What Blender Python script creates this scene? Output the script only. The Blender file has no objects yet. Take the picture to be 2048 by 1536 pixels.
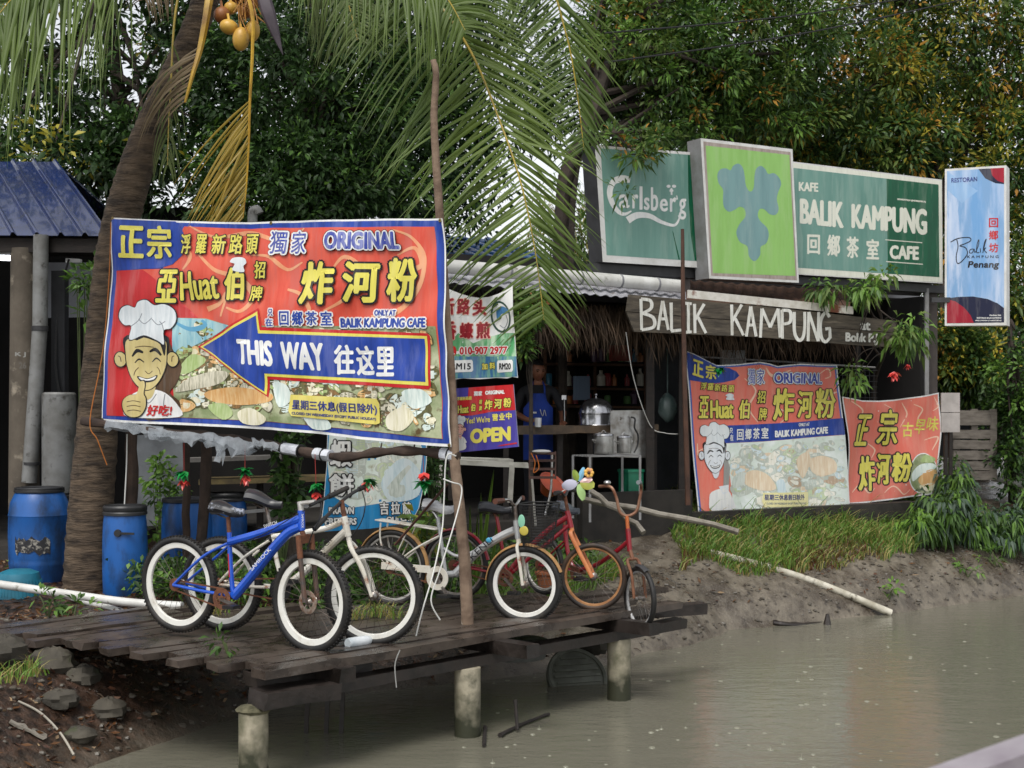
import bpy, bmesh, math, random
import numpy as np
from mathutils import Vector, Matrix
random.seed(7); RNG = np.random.default_rng(11)
S = bpy.context.scene
COL = S.collection
V = Vector
# ---------------------------------------------------------------- camera, sky, sun, exposure
F = 2845.0; EYE = 1.62; HX = 1024.0; HY = 806.0
cd = bpy.data.cameras.new('camera'); cam = bpy.data.objects.new('camera', cd); COL.objects.link(cam)
cam.location = (0, 0, EYE); cam.rotation_euler = (math.pi/2, 0, 0)
cd.sensor_width = 36; cd.lens = F/2048*36; cd.shift_y = (HY-768)/2048
cd.clip_start = .1; cd.clip_end = 2000
cd.dof.use_dof = True; cd.dof.focus_distance = 10.8; cd.dof.aperture_fstop = 6.3
S.camera = cam
W = bpy.data.worlds.new('World'); S.world = W; W.use_nodes = True
wn = W.node_tree.nodes; wl = W.node_tree.links
sky = wn.new('ShaderNodeTexSky'); sky.sky_type = 'NISHITA'; sky.sun_disc = False
SUN_EL, SUN_AZ = math.radians(58), math.radians(200)   # azimuth clockwise from +Y: behind and left of the camera
sky.sun_elevation = SUN_EL; sky.sun_rotation = SUN_AZ
sky.air_density = 1.0; sky.dust_density = 2.0; sky.ozone_density = 1.0; sky.altitude = 0
hs = wn.new('ShaderNodeHueSaturation'); hs.inputs['Saturation'].default_value = .16
wl.new(sky.outputs[0], hs.inputs['Color']); wl.new(hs.outputs[0], wn['Background'].inputs[0])
wn['Background'].inputs[1].default_value = .135
sl = bpy.data.lights.new('sun', 'SUN'); sl.energy = 1.4; sl.angle = math.radians(25); sl.color = (1, .96, .9)
so = bpy.data.objects.new('sun', sl); COL.objects.link(so)
sd = V((math.sin(SUN_AZ)*math.cos(SUN_EL), math.cos(SUN_AZ)*math.cos(SUN_EL), math.sin(SUN_EL)))
so.rotation_euler = sd.to_track_quat('Z', 'Y').to_euler()
S.view_settings.view_transform = 'Standard'; S.view_settings.look = 'None'
S.view_settings.exposure = .62; S.view_settings.gamma = 1
try: S.cycles.use_denoising = True; S.cycles.max_bounces = 8; S.cycles.transparent_max_bounces = 12
except Exception: pass

# ---------------------------------------------------------------- points: photo pixel -> ray -> world
def P(x, y, d): return V(((x-HX)/F*d, d, EYE-(y-HY)/F*d))
def PZ(x, y, z):
    return P(x, y, (EYE-z)*F/(y-HY))
def ray(x, y): return V(((x-HX)/F, 1, -(y-HY)/F))
def onplane(x, y, p0, n):
    r = ray(x, y); o = V((0, 0, EYE)); t = (p0-o).dot(n)/r.dot(n); return o+r*t
BD = V((.875, .483, 0)).normalized(); BN = V((-BD.y, BD.x, 0))     # along / behind the stall front
def sdepth(x, off=0):
    r = (x-HX)/F; X0 = .41+BN.x*off; Y0 = 15.4+BN.y*off
    return Y0+BD.y*(r*Y0-X0)/(BD.x-BD.y*r)
def PS(x, y, off=0): return P(x, y, sdepth(x, off))
DD = V((.697, .717, 0)).normalized(); DN = V((-DD.y, DD.x, 0))     # along / behind the jetty edge
D0 = V((-1.453, 8.63, 0))
def DK(a, p, z=0): return D0+DD*a+DN*p+V((0, 0, z))

def hx(s):
    s = s.lstrip('#'); f = lambda c: c/12.92 if c <= .04045 else ((c+.055)/1.055)**2.4
    return tuple(f(int(s[i:i+2], 16)/255) for i in (0, 2, 4))
# ---------------------------------------------------------------- materials
MATS = {}
def mat(name, c1, c2=None, sc=6, lo=.4, hi=.65, rough=.6, r2=None, bump=0, bs=30, metal=0, st=(1, 1, 1), c3=None, sc3=20, lo3=.55, hi3=.7, spec=.5, trans=0, emit=0, alpha=1, bst=None, coat=0, det=6):
    if name in MATS: return MATS[name]
    m = bpy.data.materials.new(name); m.use_nodes = True; MATS[name] = m
    nt = m.node_tree; N = nt.nodes; L = nt.links; b = N['Principled BSDF']
    t = lambda c: (*(hx(c) if isinstance(c, str) else c), 1)
    b.inputs['Base Color'].default_value = t(c1); b.inputs['Roughness'].default_value = rough
    b.inputs['Metallic'].default_value = metal; b.inputs['Specular IOR Level'].default_value = spec
    b.inputs['Coat Weight'].default_value = coat; b.inputs['Alpha'].default_value = alpha
    if emit: b.inputs['Emission Color'].default_value = t(c1); b.inputs['Emission Strength'].default_value = emit
    if trans: b.inputs['Transmission Weight'].default_value = trans
    if c2 is not None or bump or c3 is not None:
        tc = N.new('ShaderNodeTexCoord'); oi = N.new('ShaderNodeObjectInfo')
        mu = N.new('ShaderNodeMath'); mu.operation = 'MULTIPLY'; mu.inputs[1].default_value = 13; L.new(oi.outputs['Random'], mu.inputs[0])
        def noise(s, stv, d=det):
            mp = N.new('ShaderNodeMapping'); mp.inputs['Scale'].default_value = stv; L.new(tc.outputs['Object'], mp.inputs[0])
            n = N.new('ShaderNodeTexNoise'); n.noise_dimensions = '4D'; n.inputs['Scale'].default_value = s; n.inputs['Detail'].default_value = d; n.inputs['Roughness'].default_value = .62
            L.new(mp.outputs[0], n.inputs['Vector']); L.new(mu.outputs[0], n.inputs['W']); return n
        prev = None
        for (c, s, l, h, stv) in ((c2, sc, lo, hi, st), (c3, sc3, lo3, hi3, st)):
            if c is None: continue
            n = noise(s, stv); mr = N.new('ShaderNodeMapRange'); mr.inputs[1].default_value = l; mr.inputs[2].default_value = h
            L.new(n.outputs['Fac'], mr.inputs[0]); mx = N.new('ShaderNodeMix'); mx.data_type = 'RGBA'
            L.new(mr.outputs[0], mx.inputs[0]); mx.inputs[7].default_value = t(c)
            if prev: L.new(prev, mx.inputs[6])
            else:
                mx.inputs[6].default_value = t(c1)
                if r2 is not None:
                    m2 = N.new('ShaderNodeMapRange'); m2.inputs[3].default_value = rough; m2.inputs[4].default_value = r2; L.new(mr.outputs[0], m2.inputs[0]); L.new(m2.outputs[0], b.inputs['Roughness'])
            prev = mx.outputs[2]
        if prev: L.new(prev, b.inputs['Base Color'])
        if bump:
            n = noise(bs, bst or st); bp = N.new('ShaderNodeBump'); bp.inputs['Strength'].default_value = 1; bp.inputs['Distance'].default_value = bump
            L.new(n.outputs['Fac'], bp.inputs['Height']); L.new(bp.outputs[0], b.inputs['Normal'])
    return m
def leafmat(name, c1, c2, rough=.5, tr=.28):
    if name in MATS: return MATS[name]
    m = mat(name, c1, c2, sc=1.1, lo=.35, hi=.65, rough=rough, spec=.4)
    nt = m.node_tree; N = nt.nodes; L = nt.links; b = N['Principled BSDF']
    td = N.new('ShaderNodeBsdfTranslucent'); col = b.inputs['Base Color'].links[0].from_socket; L.new(col, td.inputs[0])
    mx = N.new('ShaderNodeMixShader'); mx.inputs[0].default_value = tr
    L.new(b.outputs[0], mx.inputs[1]); L.new(td.outputs[0], mx.inputs[2]); L.new(mx.outputs[0], N['Material Output'].inputs[0]); return m

# ---------------------------------------------------------------- objects
ORG = {}
def tag(o, label=None, cat=None, group=None, kind=None):
    if label: o['label'] = label
    if cat: o['category'] = cat
    if group: o['group'] = group
    if kind: o['kind'] = kind
    return o
def thing(name, label, cat, loc, group=None):
    o = bpy.data.objects.new(name, None); COL.objects.link(o); o.location = loc; o.empty_display_size = .1
    ORG[o.name] = V(loc); return tag(o, label, cat, group)
def place(name, me, mats, parent=None, org=None):
    """links mesh data given in WORLD coordinates as an object under parent (or at top level, with its origin at org)"""
    me.name = name
    for m in mats: me.materials.append(m)
    o = bpy.data.objects.new(name, me); COL.objects.link(o)
    base = ORG[parent.name] if parent else V(org if org is not None else (0, 0, 0))
    me.transform(Matrix.Translation(-base)); ORG[o.name] = base
    if parent: o.parent = parent
    else: o.location = base
    return o
def fastmesh(verts, faces, mi=None, smooth=False):
    verts = np.asarray(verts, 'f4'); faces = np.asarray(faces, 'i4'); k = faces.shape[1]; n = len(faces)
    me = bpy.data.meshes.new('m'); me.vertices.add(len(verts)); me.vertices.foreach_set('co', verts.ravel())
    me.loops.add(n*k); me.loops.foreach_set('vertex_index', faces.ravel())
    me.polygons.add(n); me.polygons.foreach_set('loop_start', np.arange(0, n*k, k, dtype='i4'))
    if mi is not None: me.polygons.foreach_set('material_index', np.asarray(mi, 'i4'))
    if smooth: me.polygons.foreach_set('use_smooth', np.ones(n, bool))
    me.update(calc_edges=True); me.validate(); return me
class MB:
    def __init__(s): s.v = []; s.f = []; s.mi = []; s.m = 0
    def add(s, vs, fs):
        k = len(s.v); s.v += [tuple(p) for p in vs]; s.f += [[i+k for i in f] for f in fs]; s.mi += [s.m]*len(fs); return s
    def hexa(s, c8):   # 4 bottom, 4 top
        return s.add(c8, [(3, 2, 1, 0), (4, 5, 6, 7), (0, 1, 5, 4), (1, 2, 6, 5), (2, 3, 7, 6), (3, 0, 4, 7)])
    def box(s, c, d, rz=0, ax=None):
        c = V(c); R = Matrix.Rotation(rz, 3, 'Z') if ax is None else ax
        q = [(-1, -1, -1), (1, -1, -1), (1, 1, -1), (-1, 1, -1), (-1, -1, 1), (1, -1, 1), (1, 1, 1), (-1, 1, 1)]
        return s.hexa([c+R@V((a*d[0]/2, b*d[1]/2, e*d[2]/2)) for a, b, e in q])
    def beam(s, p, q, w, h, up=(0, 0, 1), seg=1, jit=0):
        p = V(p); q = V(q); t = (q-p).normalized(); sd_ = t.cross(V(up)); sd_.normalize(); u = sd_.cross(t)
        vs = []; n = max(1, seg)
        for i in range(n+1):
            c = p+(q-p)*i/n; j = lambda: random.uniform(-jit, jit)
            for a, b in ((-1, -1), (1, -1), (1, 1), (-1, 1)):
                vs.append(c+sd_*(a*w/2+j())+u*(b*h/2+j())+t*(j()*2 if i in (0, n) else 0))
        fs = [(3, 2, 1, 0), tuple(4*n+i for i in range(4))]
        for i in range(n):
            for k in range(4): fs.append((4*i+k, 4*i+(k+1) % 4, 4*i+4+(k+1) % 4, 4*i+4+k))
        return s.add(vs, fs)
    def tube(s, pts, r, n=8, cap=True, flat=1.0, jit=0):
        pts = [V(p) for p in pts]; rs = list(r) if hasattr(r, '__len__') else [r]*len(pts)
        vs = []; prev = None
        for i, p in enumerate(pts):
            t = (pts[min(i+1, len(pts)-1)]-pts[max(i-1, 0)]); t = t.normalized() if t.length > 1e-9 else V((0, 0, 1))
            if prev is None: a = t.cross(V((0, 0, 1)) if abs(t.z) < .9 else V((0, 1, 0))); a.normalize()
            else: a = prev-t*prev.dot(t); a.normalize()
            prev = a; b = t.cross(a)
            for k in range(n):
                th = 2*math.pi*k/n; rr = rs[i]*(1+random.uniform(-jit, jit)); vs.append(p+a*math.cos(th)*rr+b*math.sin(th)*rr*flat)
        fs = []
        for i in range(len(pts)-1):
            for k in range(n): fs.append((i*n+k, i*n+(k+1) % n, (i+1)*n+(k+1) % n, (i+1)*n+k))
        if cap: fs += [tuple(range(n-1, -1, -1)), tuple((len(pts)-1)*n+k for k in range(n))]
        return s.add(vs, fs)
    def lathe(s, c, prof, n=24, axis=(0, 0, 1), closed=False, cap=True):
        c = V(c); ax = V(axis).normalized(); a = ax.cross(V((0, 0, 1)) if abs(ax.z) < .9 else V((1, 0, 0))); a.normalize(); b = ax.cross(a)
        vs = []; m = len(prof)
        for r, h in prof:
            for k in range(n): th = 2*math.pi*k/n; vs.append(c+ax*h+a*math.cos(th)*r+b*math.sin(th)*r)
        fs = []
        for i in range(m if closed else m-1):
            j = (i+1) % m
            for k in range(n): fs.append((i*n+k, i*n+(k+1) % n, j*n+(k+1) % n, j*n+k))
        if cap and not closed:
            if prof[0][0] > 1e-4: fs.append(tuple(range(n-1, -1, -1)))
            if prof[-1][0] > 1e-4: fs.append(tuple((m-1)*n+k for k in range(n)))
        return s.add(vs, fs)
    def ball(s, c, r, n=12, m=8, ax=None, jit=0):
        r = r if hasattr(r, '__len__') else (r, r, r); R = ax or Matrix.Identity(3); vs = []
        for i in range(m+1):
            ph = math.pi*i/m
            for k in range(n):
                th = 2*math.pi*k/n; j = 1+random.uniform(-jit, jit)
                vs.append(V(c)+R@V((r[0]*math.sin(ph)*math.cos(th)*j, r[1]*math.sin(ph)*math.sin(th)*j, r[2]*math.cos(ph)*j)))
        fs = [(i*n+k, (i+1)*n+k, (i+1)*n+(k+1) % n, i*n+(k+1) % n) for i in range(m) for k in range(n)]
        return s.add(vs, fs)
    def poly(s, pts): return s.add(pts, [tuple(range(len(pts)))])
    def build(s, name, mats, parent=None, org=None, sharp=.6):
        me = bpy.data.meshes.new(name); me.from_pydata(s.v, [], s.f); me.polygons.foreach_set('material_index', s.mi)
        bm = bmesh.new(); bm.from_mesh(me); bmesh.ops.remove_doubles(bm, verts=bm.verts, dist=1e-5); bmesh.ops.recalc_face_normals(bm, faces=bm.faces); bm.to_mesh(me); bm.free()
        me.polygons.foreach_set('use_smooth', np.ones(len(me.polygons), bool))
        me.set_sharp_from_angle(angle=sharp)
        if not hasattr(mats, '__len__'): mats = [mats]
        return place(name, me, mats, parent, org)
def single(name, mb, mats, label, cat, org, group=None, kind=None):
    return tag(mb.build(name, mats, None, org), label, cat, group, kind)
def crv(pts, k=6, closed=False):
    pts = [V(p) for p in pts]; n = len(pts); out = []
    rng = range(n if closed else n-1)
    for i in rng:
        if closed: a, b, c, d = pts[(i-1) % n], pts[i], pts[(i+1) % n], pts[(i+2) % n]
        else: a, b, c, d = pts[max(i-1, 0)], pts[i], pts[i+1], pts[min(i+2, n-1)]
        for j in range(k):
            t = j/k; out.append(.5*((2*b)+(c-a)*t+(2*a-5*b+4*c-d)*t*t+(3*b-a-3*c+d)*t**3))
    if not closed: out.append(pts[-1])
    return out
# ================================================================ STRUCTURE: ground and water
WATER = -.70
WL = np.array([(-60, -60), (-12, -6), (-6.5, 2), (-4.6, 5), (-3.6, 7), (-2.95, 8.4), (-2.5, 9.5), (-1.95, 10.7), (-1.5, 11.2), (-.7, 11.6), (.3, 12.25), (1.0, 12.7), (1.15, 13.1), (1.75, 13.7), (2.1, 14.25), (2.2, 14.55), (2.6, 14.75), (3.4, 15.2), (4.3, 15.75), (6.3, 17.3), (9, 19), (14, 22), (30, 30), (120, 70), (400, 190)], float)
def wdist(X, Y):
    X = np.asarray(X, float); Y = np.asarray(Y, float); best = np.full(X.shape, 1e9); sg = np.ones(X.shape)
    for (ax, ay), (bx, by) in zip(WL[:-1], WL[1:]):
        dx, dy = bx-ax, by-ay; t = np.clip(((X-ax)*dx+(Y-ay)*dy)/(dx*dx+dy*dy), 0, 1)
        d = np.hypot(X-ax-t*dx, Y-ay-t*dy); c = dx*(Y-ay)-dy*(X-ax)
        u = d < best; best = np.where(u, d, best); sg = np.where(u, np.sign(c), sg)
    return best*sg
def vnoise(X, Y, s, seed=0):
    X = np.asarray(X, float)*s+seed*17.3; Y = np.asarray(Y, float)*s+seed*9.1
    xi = np.floor(X); yi = np.floor(Y); fx = X-xi; fy = Y-yi; fx = fx*fx*(3-2*fx); fy = fy*fy*(3-2*fy)
    h = lambda a, b: np.modf(np.abs(np.sin(a*127.1+b*311.7+seed*7.7)*43758.5453))[0]
    return (h(xi, yi)*(1-fx)+h(xi+1, yi)*fx)*(1-fy)+(h(xi, yi+1)*(1-fx)+h(xi+1, yi+1)*fx)*fy
def gz(X, Y):
    X = np.asarray(X, float); Y = np.asarray(Y, float); d = wdist(X, Y)
    top = -.05+.45*np.clip((X-.3)/1.6, 0, 1)+.2*np.clip((Y-14)/2, 0, 1)*np.clip((1.5-X)/1.5, 0, 1)*np.clip((X+1.5)/1, 0, 1)
    sl = .52+.12*np.clip((-X-1)/1, 0, 1)
    n = (vnoise(X, Y, 1.3, 1)-.5)*.16+(vnoise(X, Y, 4, 2)-.5)*.08+(vnoise(X, Y, 11, 3)-.5)*.035+(vnoise(X, Y, 26, 4)-.5)*.016
    w_ = np.clip((X-.6)/1.0, 0, 1); up = WATER+d*(sl*(1-w_)+.42*w_)+w_*.26*(1-np.exp(-np.maximum(d, 0)/.2)); z = np.where(d > 0, np.minimum(up, top), np.maximum(up, -1.5))
    k = np.clip(1-np.abs(up-top)/.3, 0, 1); z = z-.07*k*k*(d > 0)
    w = np.clip(.25+np.clip(d, 0, 1.2)*.9, .2, 1)*np.clip((top+.25-z)/.5, .35, 1)
    return z+n*w*np.clip(30/np.maximum(Y, 1), 0, 1)
def GZ(x, y): return float(gz(np.array([x]), np.array([y]))[0])
def grid_axis(a, b, step, far, grow=1.25):
    c = list(np.arange(a, b, step)); s = step; x = b
    while x < far: c.append(x); s *= grow; x += s
    c.append(far); s = step; x = a; pre = []
    while x > -far: s *= grow; x -= s; pre.append(max(x, -far))
    return np.array(sorted(set(pre))+c)
gx = grid_axis(-5, 7.5, .06, 400, 1.3); gy = grid_axis(6.5, 19, .06, 400, 1.3)
XX, YY = np.meshgrid(gx, gy); ZZ = gz(XX, YY)
nx, ny = len(gx), len(gy); idx = np.arange(nx*ny).reshape(ny, nx)
fc = np.stack([idx[:-1, :-1], idx[:-1, 1:], idx[1:, 1:], idx[1:, :-1]], -1).reshape(-1, 4)
MUD = mat('mud', '#736b5e', '#4c443a', sc=3.5, lo=.42, hi=.6, rough=.48, r2=.2, bump=.025, bs=19, c3='#2c2620', sc3=9, lo3=.56, hi3=.7)
# soil darkens to leaf litter away from the water: by height of the ground (a property of the place)
nt = MUD.node_tree; N = nt.nodes; L = nt.links; b_ = N['Principled BSDF']; colsock = b_.inputs['Base Color'].links[0].from_socket
ge = N.new('ShaderNodeNewGeometry'); sx = N.new('ShaderNodeSeparateXYZ'); L.new(ge.outputs['Position'], sx.inputs[0])
mrx = N.new('ShaderNodeMapRange'); mrx.inputs[1].default_value = .6; mrx.inputs[2].default_value = -.9; L.new(sx.outputs[0], mrx.inputs[0])
mrz = N.new('ShaderNodeMapRange'); mrz.inputs[1].default_value = -.72; mrz.inputs[2].default_value = -.5; mrz.inputs[3].default_value = .35; L.new(sx.outputs[2], mrz.inputs[0])
mul = N.new('ShaderNodeMath'); mul.operation = 'MULTIPLY'; L.new(mrx.outputs[0], mul.inputs[0]); L.new(mrz.outputs[0], mul.inputs[1])
nz = N.new('ShaderNodeTexNoise'); nz.inputs['Scale'].default_value = 14; nz.inputs['Detail'].default_value = 8
rp = N.new('ShaderNodeValToRGB'); rp.color_ramp.elements[0].color = (.016, .010, .007, 1); rp.color_ramp.elements[1].color = (.075, .042, .027, 1); rp.color_ramp.elements[0].position = .4; rp.color_ramp.elements[1].position = .68
L.new(ge.outputs['Position'], nz.inputs['Vector']); L.new(nz.outputs['Fac'], rp.inputs[0])
mx = N.new('ShaderNodeMix'); mx.data_type = 'RGBA'; L.new(mul.outputs[0], mx.inputs[0]); L.new(colsock, mx.inputs[6]); L.new(rp.outputs[0], mx.inputs[7]); L.new(mx.outputs[2], b_.inputs['Base Color'])
tag(place('ground', fastmesh(np.stack([XX, YY, ZZ], -1).reshape(-1, 3), fc, smooth=True), [MUD]), kind='structure')
wm = bpy.data.materials.new('river_water'); wm.use_nodes = True; N = wm.node_tree.nodes; L = wm.node_tree.links; b_ = N['Principled BSDF']
b_.inputs['Base Color'].default_value = (.15, .143, .11, 1); b_.inputs['Roughness'].default_value = .07; b_.inputs['IOR'].default_value = 1.33
tc = N.new('ShaderNodeTexCoord'); hsum = None
for sc_, st_, dist in ((1.6, (1, 2.4, 1), .010), (7, (1, 2.0, 1), .005), (26, (1, 1.6, 1), .0018)):
    mp = N.new('ShaderNodeMapping'); mp.inputs['Scale'].default_value = st_; L.new(tc.outputs['Object'], mp.inputs[0])
    n = N.new('ShaderNodeTexNoise'); n.inputs['Scale'].default_value = sc_; n.inputs['Detail'].default_value = 3; L.new(mp.outputs[0], n.inputs['Vector'])
    bp = N.new('ShaderNodeBump'); bp.inputs['Distance'].default_value = dist; L.new(n.outputs['Fac'], bp.inputs['Height'])
    if hsum: L.new(hsum, bp.inputs['Normal'])
    hsum = bp.outputs[0]
L.new(hsum, b_.inputs['Normal'])
wmb = MB(); wmb.poly([(-400, -400, WATER), (400, -400, WATER), (400, 400, WATER), (-400, 400, WATER)])
tag(wmb.build('river', [wm]), kind='structure')

# ================================================================ jetty
WOOD = mat('wet_wood', '#51473f', '#2c2521', sc=5, lo=.38, hi=.66, rough=.45, r2=.16, bump=.006, bs=16, st=(1, 1, 1), c3='#6f6862', sc3=3.5, lo3=.6, hi3=.75)
WOODD = mat('dark_wet_wood', '#2e2723', '#16120f', sc=6, rough=.55, r2=.3, bump=.006, bs=18)
CONC = mat('pile_concrete', '#a39b87', '#5b5a44', sc=5, lo=.4, hi=.66, rough=.7, bump=.004, bs=40, c3='#2f3320', sc3=3, lo3=.58, hi3=.7)
jet = thing('jetty', 'dark wet plank jetty on round concrete piles carrying the row of bicycles', 'jetty', DK(2, 1, 0))
pw = .16; p = .03; i = 0
ends = [(-.02, 4.12), (.06, 3.55), (-.13, 3.95), (-.02, 4.05), (-.2, 3.85), (-.08, 4.3), (-.26, 3.6), (-.16, 3.75), (-.3, 3.3), (-.2, 3.2), (-.32, 2.2)]
for a0, a1 in ends:
    w = pw+random.uniform(-.02, .015); h = .045 if i else .055; z = -.025 if i else -.03
    m = MB(); m.beam(DK(a0, p+w/2, z+random.uniform(-.008, .004)), DK(a1, p+w/2, z+random.uniform(-.008, .004)), w, h, seg=9, jit=.005)
    m.build('plank', [WOOD], jet); p += w+.012; i += 1
for a0, a1 in [(-.3, 1.6), (-.24, 1.2), (-.42, 1.9), (-.33, 1.4), (-.5, 1.0), (-.4, 1.5), (-.6, 1.1)]:
    w = pw+random.uniform(-.03, .02); m = MB(); m.beam(DK(a0, p+w/2, -.045+random.uniform(-.015, .01)), DK(a1, p+w/2, -.035), w, .05, seg=6, jit=.007)
    m.build('plank', [WOOD], jet); p += w+.02
for a in (.55, 2.0, 3.35):       # cross beams that stick out past the edge
    m = MB(); m.beam(DK(a, -.28 if a > 1 else -.05, -.105), DK(a, 2.1, -.105), .13, .095, seg=4, jit=.005); m.build('beam', [WOODD], jet)
m = MB(); m.beam(DK(.1, .12, -.19), DK(4.2, .12, -.19), .13, .075, seg=6, jit=.005); m.build('beam', [WOODD], jet)
m = MB(); m.beam(DK(3.55, .55, -.12), DK(4.62, .2, -.12), .14, .09, seg=3, jit=.005); m.build('beam', [WOODD], jet)
m = MB(); m.beam(DK(3.2, .9, -.02), DK(4.75, .75, -.02), .16, .05, seg=3, jit=.005); m.build('plank', [WOOD], jet)
m = MB(); m.beam(DK(.05, .3, -.11), DK(.95, .24, -.11), .14, .09, seg=4, jit=.007); m.build('beam', [WOODD], jet)
m = MB(); m.beam(DK(-.02, .12, -.19), DK(.5, .05, -.19), .2, .1, seg=2, jit=.008); m.build('beam', [WOODD], jet)
nt = CONC.node_tree; N = nt.nodes; L = nt.links; b_ = N['Principled BSDF']; cs_ = b_.inputs['Base Color'].links[0].from_socket   # algae grows up from the water line
ge = N.new('ShaderNodeNewGeometry'); sx = N.new('ShaderNodeSeparateXYZ'); L.new(ge.outputs['Position'], sx.inputs[0]); nz = N.new('ShaderNodeTexNoise'); nz.inputs['Scale'].default_value = 9; nz.inputs['Detail'].default_value = 6; L.new(ge.outputs['Position'], nz.inputs['Vector'])
ma = N.new('ShaderNodeMath'); ma.operation = 'MULTIPLY_ADD'; ma.inputs[1].default_value = .5; L.new(nz.outputs['Fac'], ma.inputs[0]); L.new(sx.outputs[2], ma.inputs[2])
mr = N.new('ShaderNodeMapRange'); mr.inputs[1].default_value = -.12; mr.inputs[2].default_value = -.34; L.new(ma.outputs[0], mr.inputs[0]); mx = N.new('ShaderNodeMix'); mx.data_type = 'RGBA'; L.new(mr.outputs[0], mx.inputs[0]); L.new(cs_, mx.inputs[6]); mx.inputs[7].default_value = (.028, .030, .014, 1); L.new(mx.outputs[2], b_.inputs['Base Color'])
for x, d in ((507, 8.75), (935, 9.93), (1238, 11.15)):
    q = P(x, 0, d); r = .092; m = MB()
    zt = -.225 if x > 600 else -.27
    m.lathe((q.x, q.y, 0), [(r*1.02, -1.6), (r*1.02, -.8), (r, -.6), (r, zt)], 20); m.build('pile', [CONC], jet)
m = MB(); q = P(507, 0, 8.75); m.ball((q.x, q.y, -.265), (.11, .11, .035), 12, 6, jit=.06); m.build('pile_cap', [mat('mossy_cement', '#6b6650', '#3d3b28', sc=12, rough=.9, bump=.01, bs=40)], jet)
for x, y in ((610, 1395), (650, 1390), (680, 1398)):
    m = MB(); q = P(x, y, 10.0); m.beam((q.x, q.y, -.9), (q.x+.03, q.y, -.2), .035, .03); m.build('old_stake', [WOODD], jet)
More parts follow.
